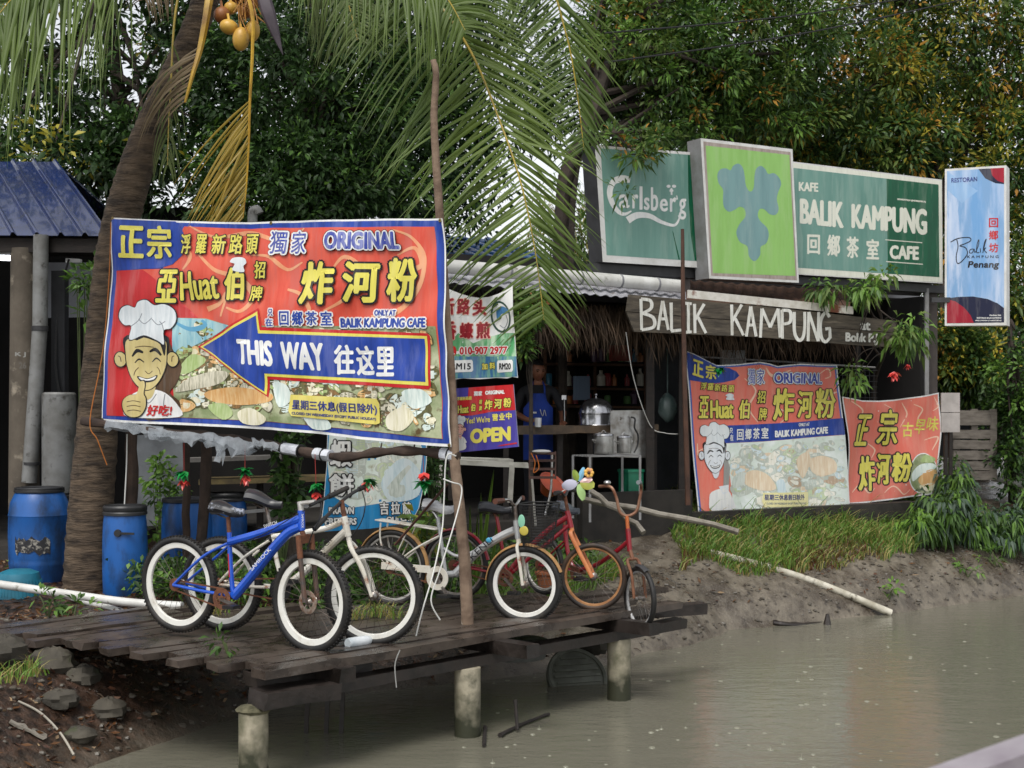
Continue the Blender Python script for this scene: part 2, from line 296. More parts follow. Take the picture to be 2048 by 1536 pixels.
# ================================================================ printed sheets: everything printed lies on the sheet's own surface
_tc = bpy.data.curves.new('lettering', 'FONT'); _tc.resolution_u = 3; _to = bpy.data.objects.new('lettering', _tc)
COL.objects.link(_to)
GLY = {}
def glyphs(s):
    if s in GLY: return GLY[s]
    _tc.body = s; _tc.size = 1
    bpy.context.view_layer.update(); dg = bpy.context.evaluated_depsgraph_get()
    me = bpy.data.meshes.new_from_object(_to.evaluated_get(dg)); me.calc_loop_triangles()
    v = np.array([tuple(p.co)[:2] for p in me.vertices], float); t = np.array([tuple(l.vertices) for l in me.loop_triangles], int)
    bpy.data.meshes.remove(me)
    if len(v): v = (v-v.min(0))/np.maximum(v.max(0)-v.min(0), 1e-6)
    GLY[s] = (v, t); return v, t
LS = .0009
class Sheet:
    def __init__(s, p0, n, conv=lambda x, y: (x, y), cell=None, wrinkle=None):
        s.p0 = V(p0); s.n = V(n).normalized()
        if s.n.y > 0: s.n = -s.n
        s.conv = conv; s.cell = cell; s.wr = wrinkle; s.parts = {}; s.mats = {}; s.cur = None; s.tick = 0; s.ls = LS
    def part(s, name): s.cur = name; s.parts.setdefault(name, [[], [], []]); s.mats.setdefault(name, []); return s
    def _m(s, m):
        L = s.mats[s.cur]
        if m not in L: L.append(m)
        return L.index(m)
    def raw(s, pts, faces, m, lay):
        V_, F_, M_ = s.parts[s.cur]; k = len(V_); s.tick = (s.tick+1) % 12
        h = lay*s.ls+s.tick*.000006
        V_ += [(float(x), float(y), h) for x, y in pts]; F_ += [tuple(int(i)+k for i in f) for f in faces]; M_ += [s._m(m)]*len(faces)
    def poly(s, pts, m, lay=1, smooth=0, raw=False):
        from mathutils.geometry import tessellate_polygon
        if smooth: pts = [(q.x, q.y) for q in crv([(a, b, 0) for a, b in pts], smooth, True)]
        pts = pts if raw else [s.conv(a, b) for a, b in pts]
        s.raw(pts, tessellate_polygon([[V((x, y, 0)) for x, y in pts]]), m, lay)
    def disc(s, cx, cy, rx, ry, m, lay=1, n=24, a0=0, a1=360, rot=0, jit=0):
        pts = []; cr, sr = math.cos(math.radians(rot)), math.sin(math.radians(rot))
        full = abs(a1-a0) >= 360
        for i in range(n if full else n+1):
            t = math.radians(a0+(a1-a0)*i/n); j = 1+random.uniform(-jit, jit); a, b = rx*math.cos(t)*j, ry*math.sin(t)*j
            pts.append((cx+a*cr-b*sr, cy+a*sr+b*cr))
        s.poly(pts, m, lay)
    def stroke(s, pts, w, m, lay=1, k=6, straight=False):
        q = [V((a, b, 0)) for a, b in pts] if straight else crv([(a, b, 0) for a, b in pts], k); n = len(q)
        ws = [w]*n if not hasattr(w, '__len__') else list(np.interp(np.linspace(0, 1, n), np.linspace(0, 1, len(w)), w))
        A, B = [], []
        for i in range(n):
            t = (q[min(i+1, n-1)]-q[max(i-1, 0)]); t.normalize(); nn = V((-t.y, t.x, 0))
            A.append(q[i]+nn*ws[i]/2); B.append(q[i]-nn*ws[i]/2)
        pts = [s.conv(p.x, p.y) for p in A+B]
        s.raw(pts, [(i, i+1, n+i+1, n+i) for i in range(n-1)], m, lay)
    def T(s, txt, x0, y0, x1, y1, m, lay=3, dy=0, bold=0, out=(), sk=0, dyt=None):
        """text filling the box x0..x1, y0(top)..y1(bottom) in the crop's pixels; dy: fall of the baseline to the right; out: [(radius, material), ...] from the outside in"""
        bold *= .62; x0 += bold; x1 -= bold; y0 += bold; y1 -= bold
        v, t = glyphs(txt)
        if not len(v): return
        dyt = dy if dyt is None else dyt
        u, w = v[:, 0], v[:, 1]
        X = x0+(x1-x0)*u+sk*w; yb = y1+dy*u; yt = y0+dyt*u; Y = yb+(yt-yb)*w
        def lay_(r, mm, lv, n):
            offs = [(0, 0)]+[(r*math.cos(2*math.pi*k/n), r*math.sin(2*math.pi*k/n)) for k in range(n)] if r else [(0, 0)]
            for a, b in offs: s.raw([s.conv(p+a, q+b) for p, q in zip(X, Y)], t, mm, lv)
        for k, (r, mm) in enumerate(out): lay_(r+bold, mm, lay+k, 10)
        lay_(bold, m, lay+len(out), 6 if bold else 0)
    def mp(s, a):
        r = np.stack([(a[:, 0]-HX)/F, np.ones(len(a)), -(a[:, 1]-HY)/F], -1); n = np.array(s.n); o = np.array((0, 0, EYE))
        t = ((np.array(s.p0)-o)@n)/(r@n); q = o+r*t[:, None]
        h = a[:, 2].copy()
        if s.wr is not None: h = h+s.wr(a[:, 0], a[:, 1])
        return q+n*h[:, None]
    def finish(s, root, back=.002):
        objs = {}
        for name, (V_, F_, M_) in s.parts.items():
            bm = bmesh.new(); vs = [bm.verts.new(v) for v in V_]
            for f, m in zip(F_, M_):
                try: bm.faces.new([vs[i] for i in f]).material_index = m
                except ValueError: pass
            bmesh.ops.triangulate(bm, faces=bm.faces)
            if s.cell:
                a = np.array(V_)
                for ax in (0, 1):
                    lo, hi = a[:, ax].min(), a[:, ax].max()
                    for c in np.arange(math.ceil(lo/s.cell)*s.cell, hi, s.cell):
                        no = (1, 0, 0) if ax == 0 else (0, 1, 0); co = (c+.013, 0, 0) if ax == 0 else (0, c+.013, 0)
                        bmesh.ops.bisect_plane(bm, geom=bm.verts[:]+bm.edges[:]+bm.faces[:], plane_co=co, plane_no=no)
            me = bpy.data.meshes.new(name); bm.to_mesh(me); bm.free()
            a = np.empty(len(me.vertices)*3, 'f4'); me.vertices.foreach_get('co', a); a = a.reshape(-1, 3).astype(float)
            w = s.mp(a); me.vertices.foreach_set('co', w.astype('f4').ravel()); me.update()
            bm = bmesh.new(); bm.from_mesh(me); n = s.n
            for f in bm.faces:
                if f.normal.dot(n) < 0: f.normal_flip()
            bm.to_mesh(me); bm.free()
            if s.cell: me.polygons.foreach_set('use_smooth', np.ones(len(me.polygons), bool))
            objs[name] = place(name, me, s.mats[name], root)
        return objs
    def box(s, name, pts, m, root, depth=.2, front=.004):
        """solid body behind a flat sheet: outline in crop pixels, pushed back along the normal"""
        a = np.array([(*s.conv(x, y), 0) for x, y in pts], float); q = s.mp(a); n = np.array(s.n); mb = MB(); k = len(pts)
        mb.add([V(p-n*front) for p in q]+[V(p-n*depth) for p in q], [tuple(range(k)), tuple(range(2*k-1, k-1, -1))]+[(i, (i+1) % k, k+(i+1) % k, k+i) for i in range(k)])
        return mb.build(name, [m], root)
def zc(x0, y0, sc): return lambda x, y: (x0+x/sc, y0+y/sc)
def ink(name, c, c2=None, **k):
    if c and 'c3' not in k:   # printed vinyl and lightbox faces have faded in streaks
        k.update(c3=tuple(a*.87+b*.13 for a, b in zip(hx(c), hx('#b5b2aa'))), sc3=2.2, st=k.get('st', (5, 5, .7)), lo3=.5, hi3=.62)
    return mat('ink_'+name, c, c2, rough=k.pop('rough', .42), spec=.35, **k)
I_W = ink('white', '#e9e9e6', '#d3d5d6', sc=5); I_BLU = ink('blue', '#2546a3', '#1f3a86', sc=4); I_RED = ink('red', '#c4262b', '#b2201f', sc=3)
I_SAL = ink('salmon', '#cf4d3b', '#dc6450', sc=2.5); I_SAL2 = ink('salmon_faded', '#e0705f', '#dd8a78', sc=2.5); I_CRM = ink('cream', '#e3a277', '#dd9068', sc=5)
I_YEL = ink('yellow', '#e0d660', '#d3c857', sc=6); I_BLK = ink('black', '#15141a'); I_NAV = ink('navy', '#252b63', '#4350a0', sc=7)
I_VIO = ink('violet', '#35449b', '#8d93c4', sc=5, lo=.45, hi=.6); I_SKIN = ink('skin', '#cdbd83', '#bfae74', sc=5); I_SKINP = ink('skin_pale', '#dfe3e8', '#c9d0d6', sc=5); I_PINK = ink('pink', '#e8b2a4')
I_HAT = ink('hat', '#dfe4e6', '#c4cdd1', sc=6); I_SHD = ink('shade', '#45311f', '#5b4430', sc=4); I_GRY = ink('grey', '#7c8288')
I_TEAL = ink('teal', '#a8ccd0', '#6fa9bd', sc=5); I_BUT = ink('butter', '#dccf6c', '#cfc05f', sc=6); I_ORG = ink('orange', '#d5793a', '#c2592c', sc=6)
FOOD = ink('food', '#b9bd9c', '#7f8c62', sc=4.5, lo=.38, hi=.6, c3='#5d4a2c', sc3=8, lo3=.56, hi3=.66)
FOODS = [ink('dish_cream', '#ebe6cf', '#c8c29a', sc=9), ink('dish_shell', '#d2cdb8', '#94917a', sc=14, lo=.45, hi=.6), ink('dish_tan', '#cf9a5c', '#e2c592', sc=8), ink('dish_green', '#96ad6a', '#b9c795', sc=8), ink('dish_pale', '#dfe9e2', '#b5c9c4', sc=8), ink('dish_brown', '#7a5a33', '#9c7a4b', sc=10)]
FOODP = ink('food_pale', '#e6ecea', '#cfdccf', sc=5, lo=.38, hi=.6, c3='#a9a890', sc3=8, lo3=.58, hi3=.7)
FOODSP = [ink('pale_cream', '#eeece2', '#d5d3c0', sc=9), ink('pale_shell', '#d5dcd5', '#a9b5aa', sc=14), ink('pale_tan', '#dcc5a6', '#ebe0cc', sc=8), ink('pale_green', '#b9c9a0', '#d3dcc0', sc=8), ink('pale_blue', '#d9e6ea', '#b7ced6', sc=8), ink('pale_brown', '#b59d86', '#cdbba6', sc=10)]
GAP = ink('dish_gap', '#4c4a2c', '#6d6a42', sc=8); GAPP = ink('pale_gap', '#b3bbb2', '#c6cbbf', sc=8)
def inside(p, poly):
    x, y = p; c = False; j = len(poly)-1
    for i in range(len(poly)):
        if (poly[i][1] > y) != (poly[j][1] > y) and x < (poly[j][0]-poly[i][0])*(y-poly[i][1])/(poly[j][1]-poly[i][1])+poly[i][0]: c = not c
        j = i
    return c
def food(s, poly, n, r, lay, base, blobs, seed=1, ground=True):
    rr = random.Random(seed)
    if ground: s.poly(poly, base, lay)
    xs = [a for a, b in poly]; ys = [b for a, b in poly]
    for k in range(n):
        for _ in range(30):
            x, y = rr.uniform(min(xs), max(xs)), rr.uniform(min(ys), max(ys)); a = rr.uniform(.4, 1)*r; b = a*rr.uniform(.3, .8); ro = rr.uniform(-60, 60)
            if all(inside((x+a*math.cos(t), y+a*math.sin(t)), poly) for t in (0, .8, 1.6, 2.4, 3.1, 3.9, 4.7, 5.5)): break
        else: continue
        m = rr.choice(blobs); c, sn = math.cos(math.radians(ro)), math.sin(math.radians(ro))
        def ring(f, m, lv):
            pts = []
            for i in range(9):
                t = 2*math.pi*i/9; j = rr.uniform(.75, 1.1)*f; u, w = a*math.cos(t)*j, b*math.sin(t)*j; pts.append((x+u*c-w*sn, y+u*sn+w*c))
            s.poly(pts, m, lv, smooth=3)
        ring(1.13, GAP if base is FOOD else GAPP, lay+.99+.006*k); ring(1, m, lay+1+.006*k); ring(.55, blobs[(blobs.index(m)+2) % len(blobs)] if rr.random() < .35 else blobs[0], lay+1.01+.006*k)
def chef(s, bx, by, bw, bh, lay, skin, hand=True, shirt=True):
    """a generic smiling cook in a tall white hat"""
    X = lambda u: bx+u*bw; Y = lambda v: by+v*bh
    def P_(pts, m, lv, sm=4): s.poly([(X(u), Y(v)) for u, v in pts], m, lay+lv*5, smooth=sm)
    def St(pts, w, m, lv): s.stroke([(X(u), Y(v)) for u, v in pts], [a*bw for a in w] if hasattr(w, '__len__') else w*bw, m, lay+lv*5)
    o = .016
    if shirt:
        P_([(.28, .80), (.5, .76), (.75, .79), (.93, .9), (.95, 1), (.2, 1), (.16, .9)], I_W, .2)
        St([(.75, .8), (.72, .9), (.76, 1)], .014, I_GRY, .3); St([(.4, .8), (.5, .88), (.62, .8)], .012, I_GRY, .3)
    face = [(.19, .32), (.16, .45), (.18, .57), (.27, .68), (.40, .755), (.53, .76), (.66, .69), (.76, .57), (.79, .45), (.77, .33), (.5, .27)]
    grow = lambda pts, g: [(.47+(u-.47)*(1+g), .52+(v-.52)*(1+g*.6)) for u, v in pts]
    P_([(.40, .72), (.42, .82), (.5, .85), (.58, .8), (.6, .7)], skin, .35)
    P_([(.17, .29), (.14, .42), (.16, .48), (.20, .42), (.24, .335), (.45, .30), (.66, .33), (.745, .42), (.79, .48), (.82, .40), (.78, .29)], I_BLK, .4)
    for sx_, cx in ((-1, .08), (1, .87)):
        s.disc(X(cx), Y(.50), .095*bw, .072*bh, I_BLK, lay+2.1); s.disc(X(cx), Y(.50), .08*bw, .062*bh, skin, lay+2.3)
        St([(cx+.03*sx_, .47), (cx, .48), (cx-.01*sx_, .52)], .012, I_SHD, .5)
    P_(grow(face, .045), I_BLK, .52); P_(face, skin, .6)
    P_([(.18, .33), (.24, .315), (.33, .335), (.45, .31), (.6, .335), (.70, .37), (.735, .45), (.765, .46), (.775, .31), (.5, .26), (.18, .3)], I_BLK, .66, 2)
    for a in ([(.25, .475), (.33, .425), (.43, .44)], [(.53, .435), (.62, .415), (.70, .465)]): St(a, (.02, .06, .03), I_BLK, .7)
    for a in ([(.29, .53), (.36, .498), (.43, .525)], [(.55, .522), (.62, .49), (.69, .52)]): St(a, (.012, .026, .012), I_BLK, .7)
    for a in ([(.3, .395), (.45, .385), (.6, .395)], [(.44, .60), (.49, .625), (.55, .60)], [(.28, .64), (.30, .60), (.35, .57)], [(.68, .63), (.66, .59), (.62, .565)]): St(a, .011, I_SHD, .72)
    P_([(.33, .645), (.48, .665), (.63, .635), (.60, .68), (.49, .70), (.38, .69)], I_BLK, .74); P_([(.355, .652), (.48, .672), (.61, .645), (.58, .672), (.49, .684), (.39, .678)], I_W, .8)
    hat = [(.22, .33), (.24, .21), (.12, .20), (.03, .14), (.06, .06), (.18, .03), (.30, .05), (.36, .0), (.5, -.015), (.62, .03), (.76, .02), (.9, .07), (.93, .16), (.86, .23), (.76, .25), (.76, .37), (.66, .335), (.45, .29)]
    P_([(.46+(u-.46)*1.035, .17+(v-.17)*1.045) for u, v in hat], I_BLK, .82); P_(hat, I_HAT, .88)
    for a in ([(.24, .21), (.36, .16), (.42, .10)], [(.36, .15), (.46, .19), (.58, .14)], [(.58, .15), (.68, .2), (.78, .17)], [(.76, .25), (.74, .2), (.7, .17)]): St(a, .011, I_GRY, .93)
    if hand:
        hd = [(.38, .70), (.43, .69), (.45, .73), (.44, .80), (.47, .84), (.46, .92), (.38, .99), (.26, 1.0), (.17, .97), (.13, .91), (.15, .85), (.24, .81), (.34, .80)]
        P_([(.3+(u-.3)*1.09, .85+(v-.85)*1.06) for u, v in hd], I_BLK, .95); P_(hd, skin, 1.02)
        for v in (.86, .9, .94): St([(.2, v+.01), (.3, v), (.4, v+.012)], .011, I_SHD, 1.08)
def quadplane(a, b): # vertical plane through two points
    t = (b-a); t.z = 0; return a, V((-t.y, t.x, 0))

# ---------------------------------------------------------------- large banner over the bicycles
A_, B_ = P(225, 437, 12.2), P(887, 437, 10.42)
pl, nn = quadplane(A_, B_)
def wr1(x, y):
    u = (x-204)/690; v = (y-437)/440
    return .019*np.sin(x*.021+y*.011+1.2*np.sin(y*.012))*np.clip(v*2, .2, 1)+.010*np.sin(x*.045-y*.02)+.02*np.sin(u*3.14)*np.sin(v*3.14)-.012*np.exp(-((x-y*.35-380)/20)**2)-.012*np.exp(-((x+y*.12-640)/20)**2)+.006*np.sin(y*.06+x*.015)+.004*np.sin(x*.12+y*.05)*np.sin(y*.02)-.009*np.exp(-((x-y*.9+150)/19)**2)-.008*np.exp(-((x+y*.7-1150)/19)**2)
bn = thing('banner', 'largest banner, red and blue with a blue THIS WAY arrow, strung between palm and pole', 'banner', (A_+B_)/2)
s = Sheet(pl, nn, zc(180, 420, 2.768), 8, wr1); s.ls = .0015
s.part('cloth'); edge = [(122, 42), (300, 50), (500, 61), (700, 66), (900, 70), (1010, 62), (1250, 55), (1500, 50), (1952, 47), (1962, 200), (1972, 450), (1985, 900), (1999, 1312), (1750, 1293), (1500, 1270), (1250, 1238), (1000, 1216), (750, 1202), (500, 1190), (250, 1180), (62, 1168), (88, 830), (108, 420)]
s.poly(edge, I_W, 0)
s.part('printed_ground')
cx, cy = 1020, 640
s.poly([(cx+(a-cx)*.992, cy+(b-cy)*(.982 if b < 640 else .975)) for a, b in edge], I_BLU, 1)
s.poly([(530, 92), (900, 106), (1010, 98), (1905, 92), (1925, 400), (1942, 700), (1960, 1268), (1500, 1222), (1000, 1172), (500, 1150), (98, 1138), (120, 750), (145, 335), (400, 325)], I_SAL, 2)
s.poly([(143, 335), (300, 332), (420, 420), (560, 560), (600, 600), (470, 600), (470, 1150), (98, 1138), (120, 750)], I_RED, 3)
s.poly([(124, 50), (480, 64), (520, 110), (540, 165), (515, 250), (460, 300), (380, 322), (142, 335)], I_BLU, 4)
for q, w in (([(560, 90), (700, 150), (900, 130), (1080, 180), (1180, 100)], (6, 26, 8)), ([(600, 230), (700, 330), (830, 380), (900, 480), (840, 560), (760, 540)], (10, 34, 10)), ([(650, 550), (720, 520), (760, 460), (730, 590)], (30, 20, 10)), ([(1100, 440), (1180, 470), (1230, 560), (1150, 600)], (12, 26, 10)), ([(1300, 560), (1450, 470), (1500, 330), (1420, 260), (1350, 330)], (10, 34, 8)), ([(1560, 600), (1700, 560), (1830, 420), (1850, 260), (1780, 150), (1680, 110)], (34, 26, 8)), ([(1700, 250), (1800, 210), (1840, 300), (1790, 330)], (8, 26, 30)), ([(900, 250), (1000, 260), (1090, 330), (1180, 290)], (8, 22, 8)), ([(450, 150), (560, 250), (520, 330)], (10, 30, 8))):
    s.stroke(q, w, I_CRM, 3)
s.part('food_photo')
fp = [(470, 597), (640, 600), (780, 640), (1930, 645), (1945, 900), (1958, 1266), (1500, 1220), (1000, 1170), (500, 1148), (468, 1147)]
food(s, fp, 60, 120, 4, FOOD, FOODS, 3); food(s, fp, 190, 52, 5.3, FOOD, FOODS, 9, False)
s.poly([(470, 597), (640, 603), (780, 640), (700, 690), (560, 760), (500, 810), (470, 815)], I_TEAL, 7); s.stroke([(480, 620), (560, 660), (640, 640), (620, 610)], (10, 30, 12), ink('plate_blue', '#5f9fc0'), 7.5)
for pts, m in (([(480, 1005), (560, 930), (700, 890), (775, 905), (720, 960), (600, 990)], 1), ([(640, 1010), (800, 980), (1000, 1010), (1010, 1060), (850, 1080), (680, 1060)], 2), ([(650, 1085), (740, 1070), (790, 1130), (730, 1160)], 3), ([(820, 1120), (900, 1095), (990, 1150), (950, 1190), (850, 1180)], 0), ([(1020, 960), (1100, 970), (1120, 1050), (1060, 1090)], 4), ([(1180, 1120), (1300, 1150), (1330, 1210), (1230, 1210)], 4), ([(1640, 1140), (1750, 1090), (1810, 1150), (1740, 1220), (1650, 1210)], 0), ([(1740, 1010), (1840, 990), (1900, 1060), (1800, 1100)], 4), ([(490, 900), (560, 800), (640, 830), (560, 900)], 3)):
    s.poly(pts, FOODS[m], 7.6, smooth=4)
s.part('chef_picture')
s.poly([(425, 700), (480, 790), (515, 870), (490, 960), (450, 1010), (500, 1060), (495, 1130), (440, 1150), (300, 1145), (360, 900)], I_SHD, 7.8, smooth=3)
chef(s, 160, 510, 355, 635, 9, I_SKIN)
s.part('printed_arrow')
s.poly([(598, 756), (945, 543), (966, 648), (1885, 684), (1897, 700), (1898, 975), (1885, 993), (1008, 938), (1003, 1038)], I_RED, 9)
s.poly([(612, 757), (940, 562), (957, 667), (1880, 699), (1886, 973), (998, 921), (993, 1024)], I_YEL, 10)
s.poly([(627, 758), (934, 584), (948, 684), (1866, 714), (1872, 952), (986, 905), (982, 1006)], I_BLU, 11)
s.part('lettering')
s.T('正', 168, 85, 305, 265, I_YEL, 12, bold=9, dy=4); s.T('宗', 318, 84, 460, 268, I_YEL, 12, bold=9, dy=4)
YB = [(7, I_BLK)]
for c, a, b in (('浮', 513, 568), ('羅', 600, 655), ('新', 682, 755), ('路', 775, 850), ('頭', 872, 940)): s.T(c, a, 135, b, 245, I_YEL, 12, bold=3, out=[(5, I_BLK)], sk=8)
WB = [(15, I_BLK), (12, I_W)]
for c, a, b in (('獨', 1003, 1090), ('家', 1115, 1200)): s.T(c, a, 118, b, 243, I_VIO, 12, bold=2, out=[(11, I_BLK), (9, I_W)], sk=6)
s.T('ORIGINAL', 1312, 120, 1722, 220, I_VIO, 12, bold=8, out=[(11, I_BLK), (7, I_W)])
for c, a, y0, b, y1 in (('亞', 385, 330, 490, 515), ('伯', 750, 318, 855, 500), ('招', 915, 285, 980, 380), ('牌', 885, 420, 960, 505)): s.T(c, a, y0, b, y1, I_YEL, 12, bold=8 if b-a > 90 else 3, out=[(8 if b-a > 90 else 6, I_BLK)], sk=10)
s.T('Huat', 512, 345, 728, 505, I_YEL, 12, bold=6, out=[(7, I_BLK)], dy=-12)
for c, a, y0, b, y1 in (('炸', 1175, 285, 1360, 525), ('河', 1410, 285, 1600, 515), ('粉', 1640, 265, 1815, 510)): s.T(c, a, y0, b, y1, I_YEL, 12, bold=12, out=[(11, I_BLK)], sk=14)
s.poly([(800, 335), (812, 300), (788, 290), (800, 268), (835, 262), (870, 270), (880, 295), (862, 312), (865, 345)], I_HAT, 14, smooth=3)
s.T('只', 1005, 548, 1030, 588, I_BLU, 12, bold=2, out=[(6, I_W)]); s.T('在', 990, 600, 1028, 645, I_BLU, 12, bold=2, out=[(6, I_W)])
for k, c in enumerate('回鄉茶室'): s.T(c, 1068+k*74, 562, 1126+k*74, 640, I_BLU, 12, bold=3, out=[(7, I_W)])
s.T('ONLY AT', 1580, 553, 1695, 586, I_BLU, 12, bold=3, out=[(7, I_W)]); s.T('BALIK KAMPUNG CAFE', 1390, 598, 1878, 652, I_BLU, 12, bold=5, out=[(7, I_W)])
s.T('THIS', 838, 712, 1035, 855, I_W, 12, bold=9, dy=14, dyt=12, sk=-14); s.T('WAY', 1078, 728, 1310, 880, I_W, 12, bold=9, dy=14, dyt=8, sk=-8)
for k, c in enumerate('往这里'): s.T(c, 1357+k*118, 745+k*6, 1466+k*118, 912+k*5, I_W, 12, bold=8)
s.part('closing_day_label')
s.poly([(1122, 1022), (1590, 1045), (1602, 1070), (1600, 1180), (1580, 1188), (1130, 1140), (1112, 1110)], I_BUT, 12)
s.T('星期三休息(假日除外)', 1132, 1048, 1588, 1112, I_NAV, 13, bold=3, dy=26); s.T('CLOSED ON WEDNESDAY (EXCEPT PUBLIC HOLIDAY)', 1132, 1116, 1580, 1136, I_NAV, 13, bold=1.5, dy=34)
s.part('lettering'); s.T('好吃!', 325, 1078, 452, 1140, I_RED, 14, bold=3, sk=12)
s.finish(bn)
for x, y in ((128, 46), (1940, 58), (1990, 1302), (70, 1160), (1000, 72)):
    q = s.mp(np.array([(*s.conv(x, y), .004)]))[0]; m = MB(); m.lathe(q, [(.012, 0), (.014, .003), (.007, .004), (.006, 0)], 10, axis=s.n); m.build('eyelet', [mat('brass', '#8a7b52', rough=.4, metal=.9)], bn)

# ---------------------------------------------------------------- second banner on the stall fence
def wr2(x, y):
    return .018*np.sin(x*.05+y*.012)+.022*np.sin((x+y*.55)*.045)*np.clip((840-y)/160, .15, 1)+.012*np.sin(x*.09-y*.05)*np.clip((800-y)/100, 0, 1)+.03*np.sin((x-1370)/330*3.14)
a = PS(1375, 1000, .05); b = PS(1690, 1000, .05); pl, nn = quadplane(a, b)
bn = thing('banner', 'square banner of a cook and pale fried dishes, low over the grass', 'banner', (a+b)/2)
s = Sheet(pl, nn, zc(1340, 680, 4.153), 8, wr2); s.part('cloth')
edge = [(130, 92), (190, 112), (250, 140), (320, 175), (385, 208), (470, 206), (560, 200), (650, 190), (740, 182), (820, 195), (885, 216), (980, 206), (1060, 198), (1230, 204), (1395, 207), (1408, 400), (1450, 800), (1492, 1420), (1250, 1435), (1000, 1450), (600, 1446), (230, 1440), (215, 1200), (190, 900), (150, 400)]
s.poly(edge, I_W, 0); s.part('printed_ground'); cx, cy = 820, 800
s.poly([(cx+(a_-cx)*.985, cy+(b_-cy)*.985) for a_, b_ in edge], ink('blue_faded', '#3f5fb0', '#5a75b8', sc=4), 1)
s.poly([(cx+(a_-cx)*.965, cy+(b_-cy)*.965) for a_, b_ in edge], I_SAL2, 2)
for q, w in (([(600, 320), (700, 420), (640, 560), (720, 680)], (6, 18, 6)), ([(1240, 280), (1320, 240), (1340, 300), (1290, 320)], (5, 14, 5)), ([(1370, 560), (1300, 480), (1390, 430)], (6, 30, 6)), ([(900, 690), (960, 620), (880, 560)], (4, 14, 4)), ([(230, 860), (240, 960), (290, 900), (225, 930)], (6, 14, 5)), ([(790, 230), (850, 300), (990, 250)], (6, 26, 6))): s.stroke(q, w, ink('cream_faded', '#eec6ac'), 3)
s.poly([(135, 100), (250, 150), (380, 218), (480, 235), (530, 262), (556, 296), (520, 332), (440, 352), (340, 362), (155, 332)], I_BLU, 4)
s.poly([(405, 712), (720, 700), (1060, 680), (1432, 648), (1446, 785), (1100, 812), (760, 842), (440, 856)], I_BLU, 4)
s.part('food_photo'); fp = [(440, 858), (760, 844), (1100, 814), (1445, 788), (1465, 1100), (1478, 1395), (1000, 1418), (520, 1412), (500, 1250), (470, 1060)]
food(s, fp, 60, 105, 4, FOODP, FOODSP, 8); food(s, fp, 60, 60, 5.3, FOODP, [FOODSP[0], FOODSP[4], FOODSP[1], FOODSP[3]], 10, False)
for pts, m in (([(620, 1110), (700, 1080), (800, 1120), (860, 1230), (760, 1250), (620, 1200)], 2), ([(500, 1160), (560, 1100), (630, 1110), (600, 1200), (520, 1230)], 1), ([(1160, 1000), (1250, 960), (1360, 1000), (1370, 1090), (1260, 1130), (1170, 1090)], 2), ([(1030, 1000), (1120, 930), (1160, 1000), (1090, 1150)], 2), ([(860, 1180), (920, 1160), (940, 1280), (890, 1290)], 4)): s.poly(pts, FOODSP[m], 7.6, smooth=4)
s.part('chef_picture'); s.poly([(430, 900), (480, 1060), (470, 1250), (540, 1410), (420, 1412)], ink('shade_faded', '#8f8f8c', '#a9aaa6', sc=6), 7.7); chef(s, 240, 690, 250, 540, 9, I_SKINP, hand=False, shirt=False)
s.poly([(330, 1260), (440, 1230), (500, 1300), (530, 1412), (330, 1416), (310, 1330)], I_W, 9.4, smooth=3); s.poly([(385, 1215), (470, 1200), (470, 1260), (420, 1280)], I_SKINP, 9.42)
s.part('lettering')
s.T('正', 182, 155, 272, 290, I_YEL, 12, bold=6, dy=28, out=[(3, I_NAV)]); s.T('宗', 288, 200, 375, 322, I_YEL, 12, bold=6, dy=10, out=[(3, I_NAV)])
for k, c in enumerate('浮羅新路頭'): s.T(c, 250+k*54, 352+k*6, 296+k*54, 412+k*6, I_YEL, 12, bold=2, out=[(4, I_BLK)], sk=5)
for c, a_, b_ in (('獨', 628, 690), ('家', 708, 775)): s.T(c, a_, 240, b_, 368, I_VIO, 12, bold=2, out=[(9, I_BLK), (7, I_W)])
s.T('ORIGINAL', 850, 268, 1255, 360, I_VIO, 12, bold=7, out=[(9, I_BLK), (6, I_W)], dy=8)
for c, a_, y0, b_, y1, bo in (('亞', 236, 465, 312, 650, 6), ('伯', 545, 495, 640, 655, 6), ('招', 708, 420, 778, 525, 3), ('牌', 722, 562, 790, 665, 3), ('炸', 840, 400, 1005, 670, 9), ('河', 1030, 420, 1165, 650, 9), ('粉', 1190, 400, 1370, 650, 9)): s.T(c, a_, y0, b_, y1, I_YEL, 12, bold=bo, out=[(7, I_BLK)], sk=8)
s.T('Huat', 328, 500, 508, 652, I_YEL, 12, bold=8, out=[(7, I_BLK)]); s.poly([(450, 495), (458, 470), (445, 462), (460, 448), (485, 444), (508, 455), (506, 475), (512, 498)], I_HAT, 14, smooth=3)
s.T('只', 475, 730, 500, 775, I_W, 12, bold=2); s.T('在', 478, 785, 505, 835, I_W, 12, bold=2)
for k, c in enumerate('回鄉茶室'): s.T(c, 535+k*71, 740-k*5, 592+k*71, 832-k*5, I_W, 12, bold=3)
s.T('ONLY AT', 1046, 690, 1144, 718, I_W, 12, bold=2, dy=-5); s.T('BALIK KAMPUNG CAFE', 855, 752, 1308, 810, I_W, 12, bold=5, dy=-33)
s.part('closing_day_label'); s.poly([(757, 1268), (1140, 1262), (1144, 1380), (765, 1388), (748, 1340)], ink('butter_pale', '#e6dfa8', '#dcd49a', sc=6), 12)
s.T('星期三休息假日除外', 765, 1280, 1110, 1330, I_NAV, 13, bold=2); s.T('CLOSED ON WEDNESDAY EXCEPT PUBLIC HOLIDAY', 780, 1348, 1125, 1364, I_GRY, 13, bold=1)
s.finish(bn)

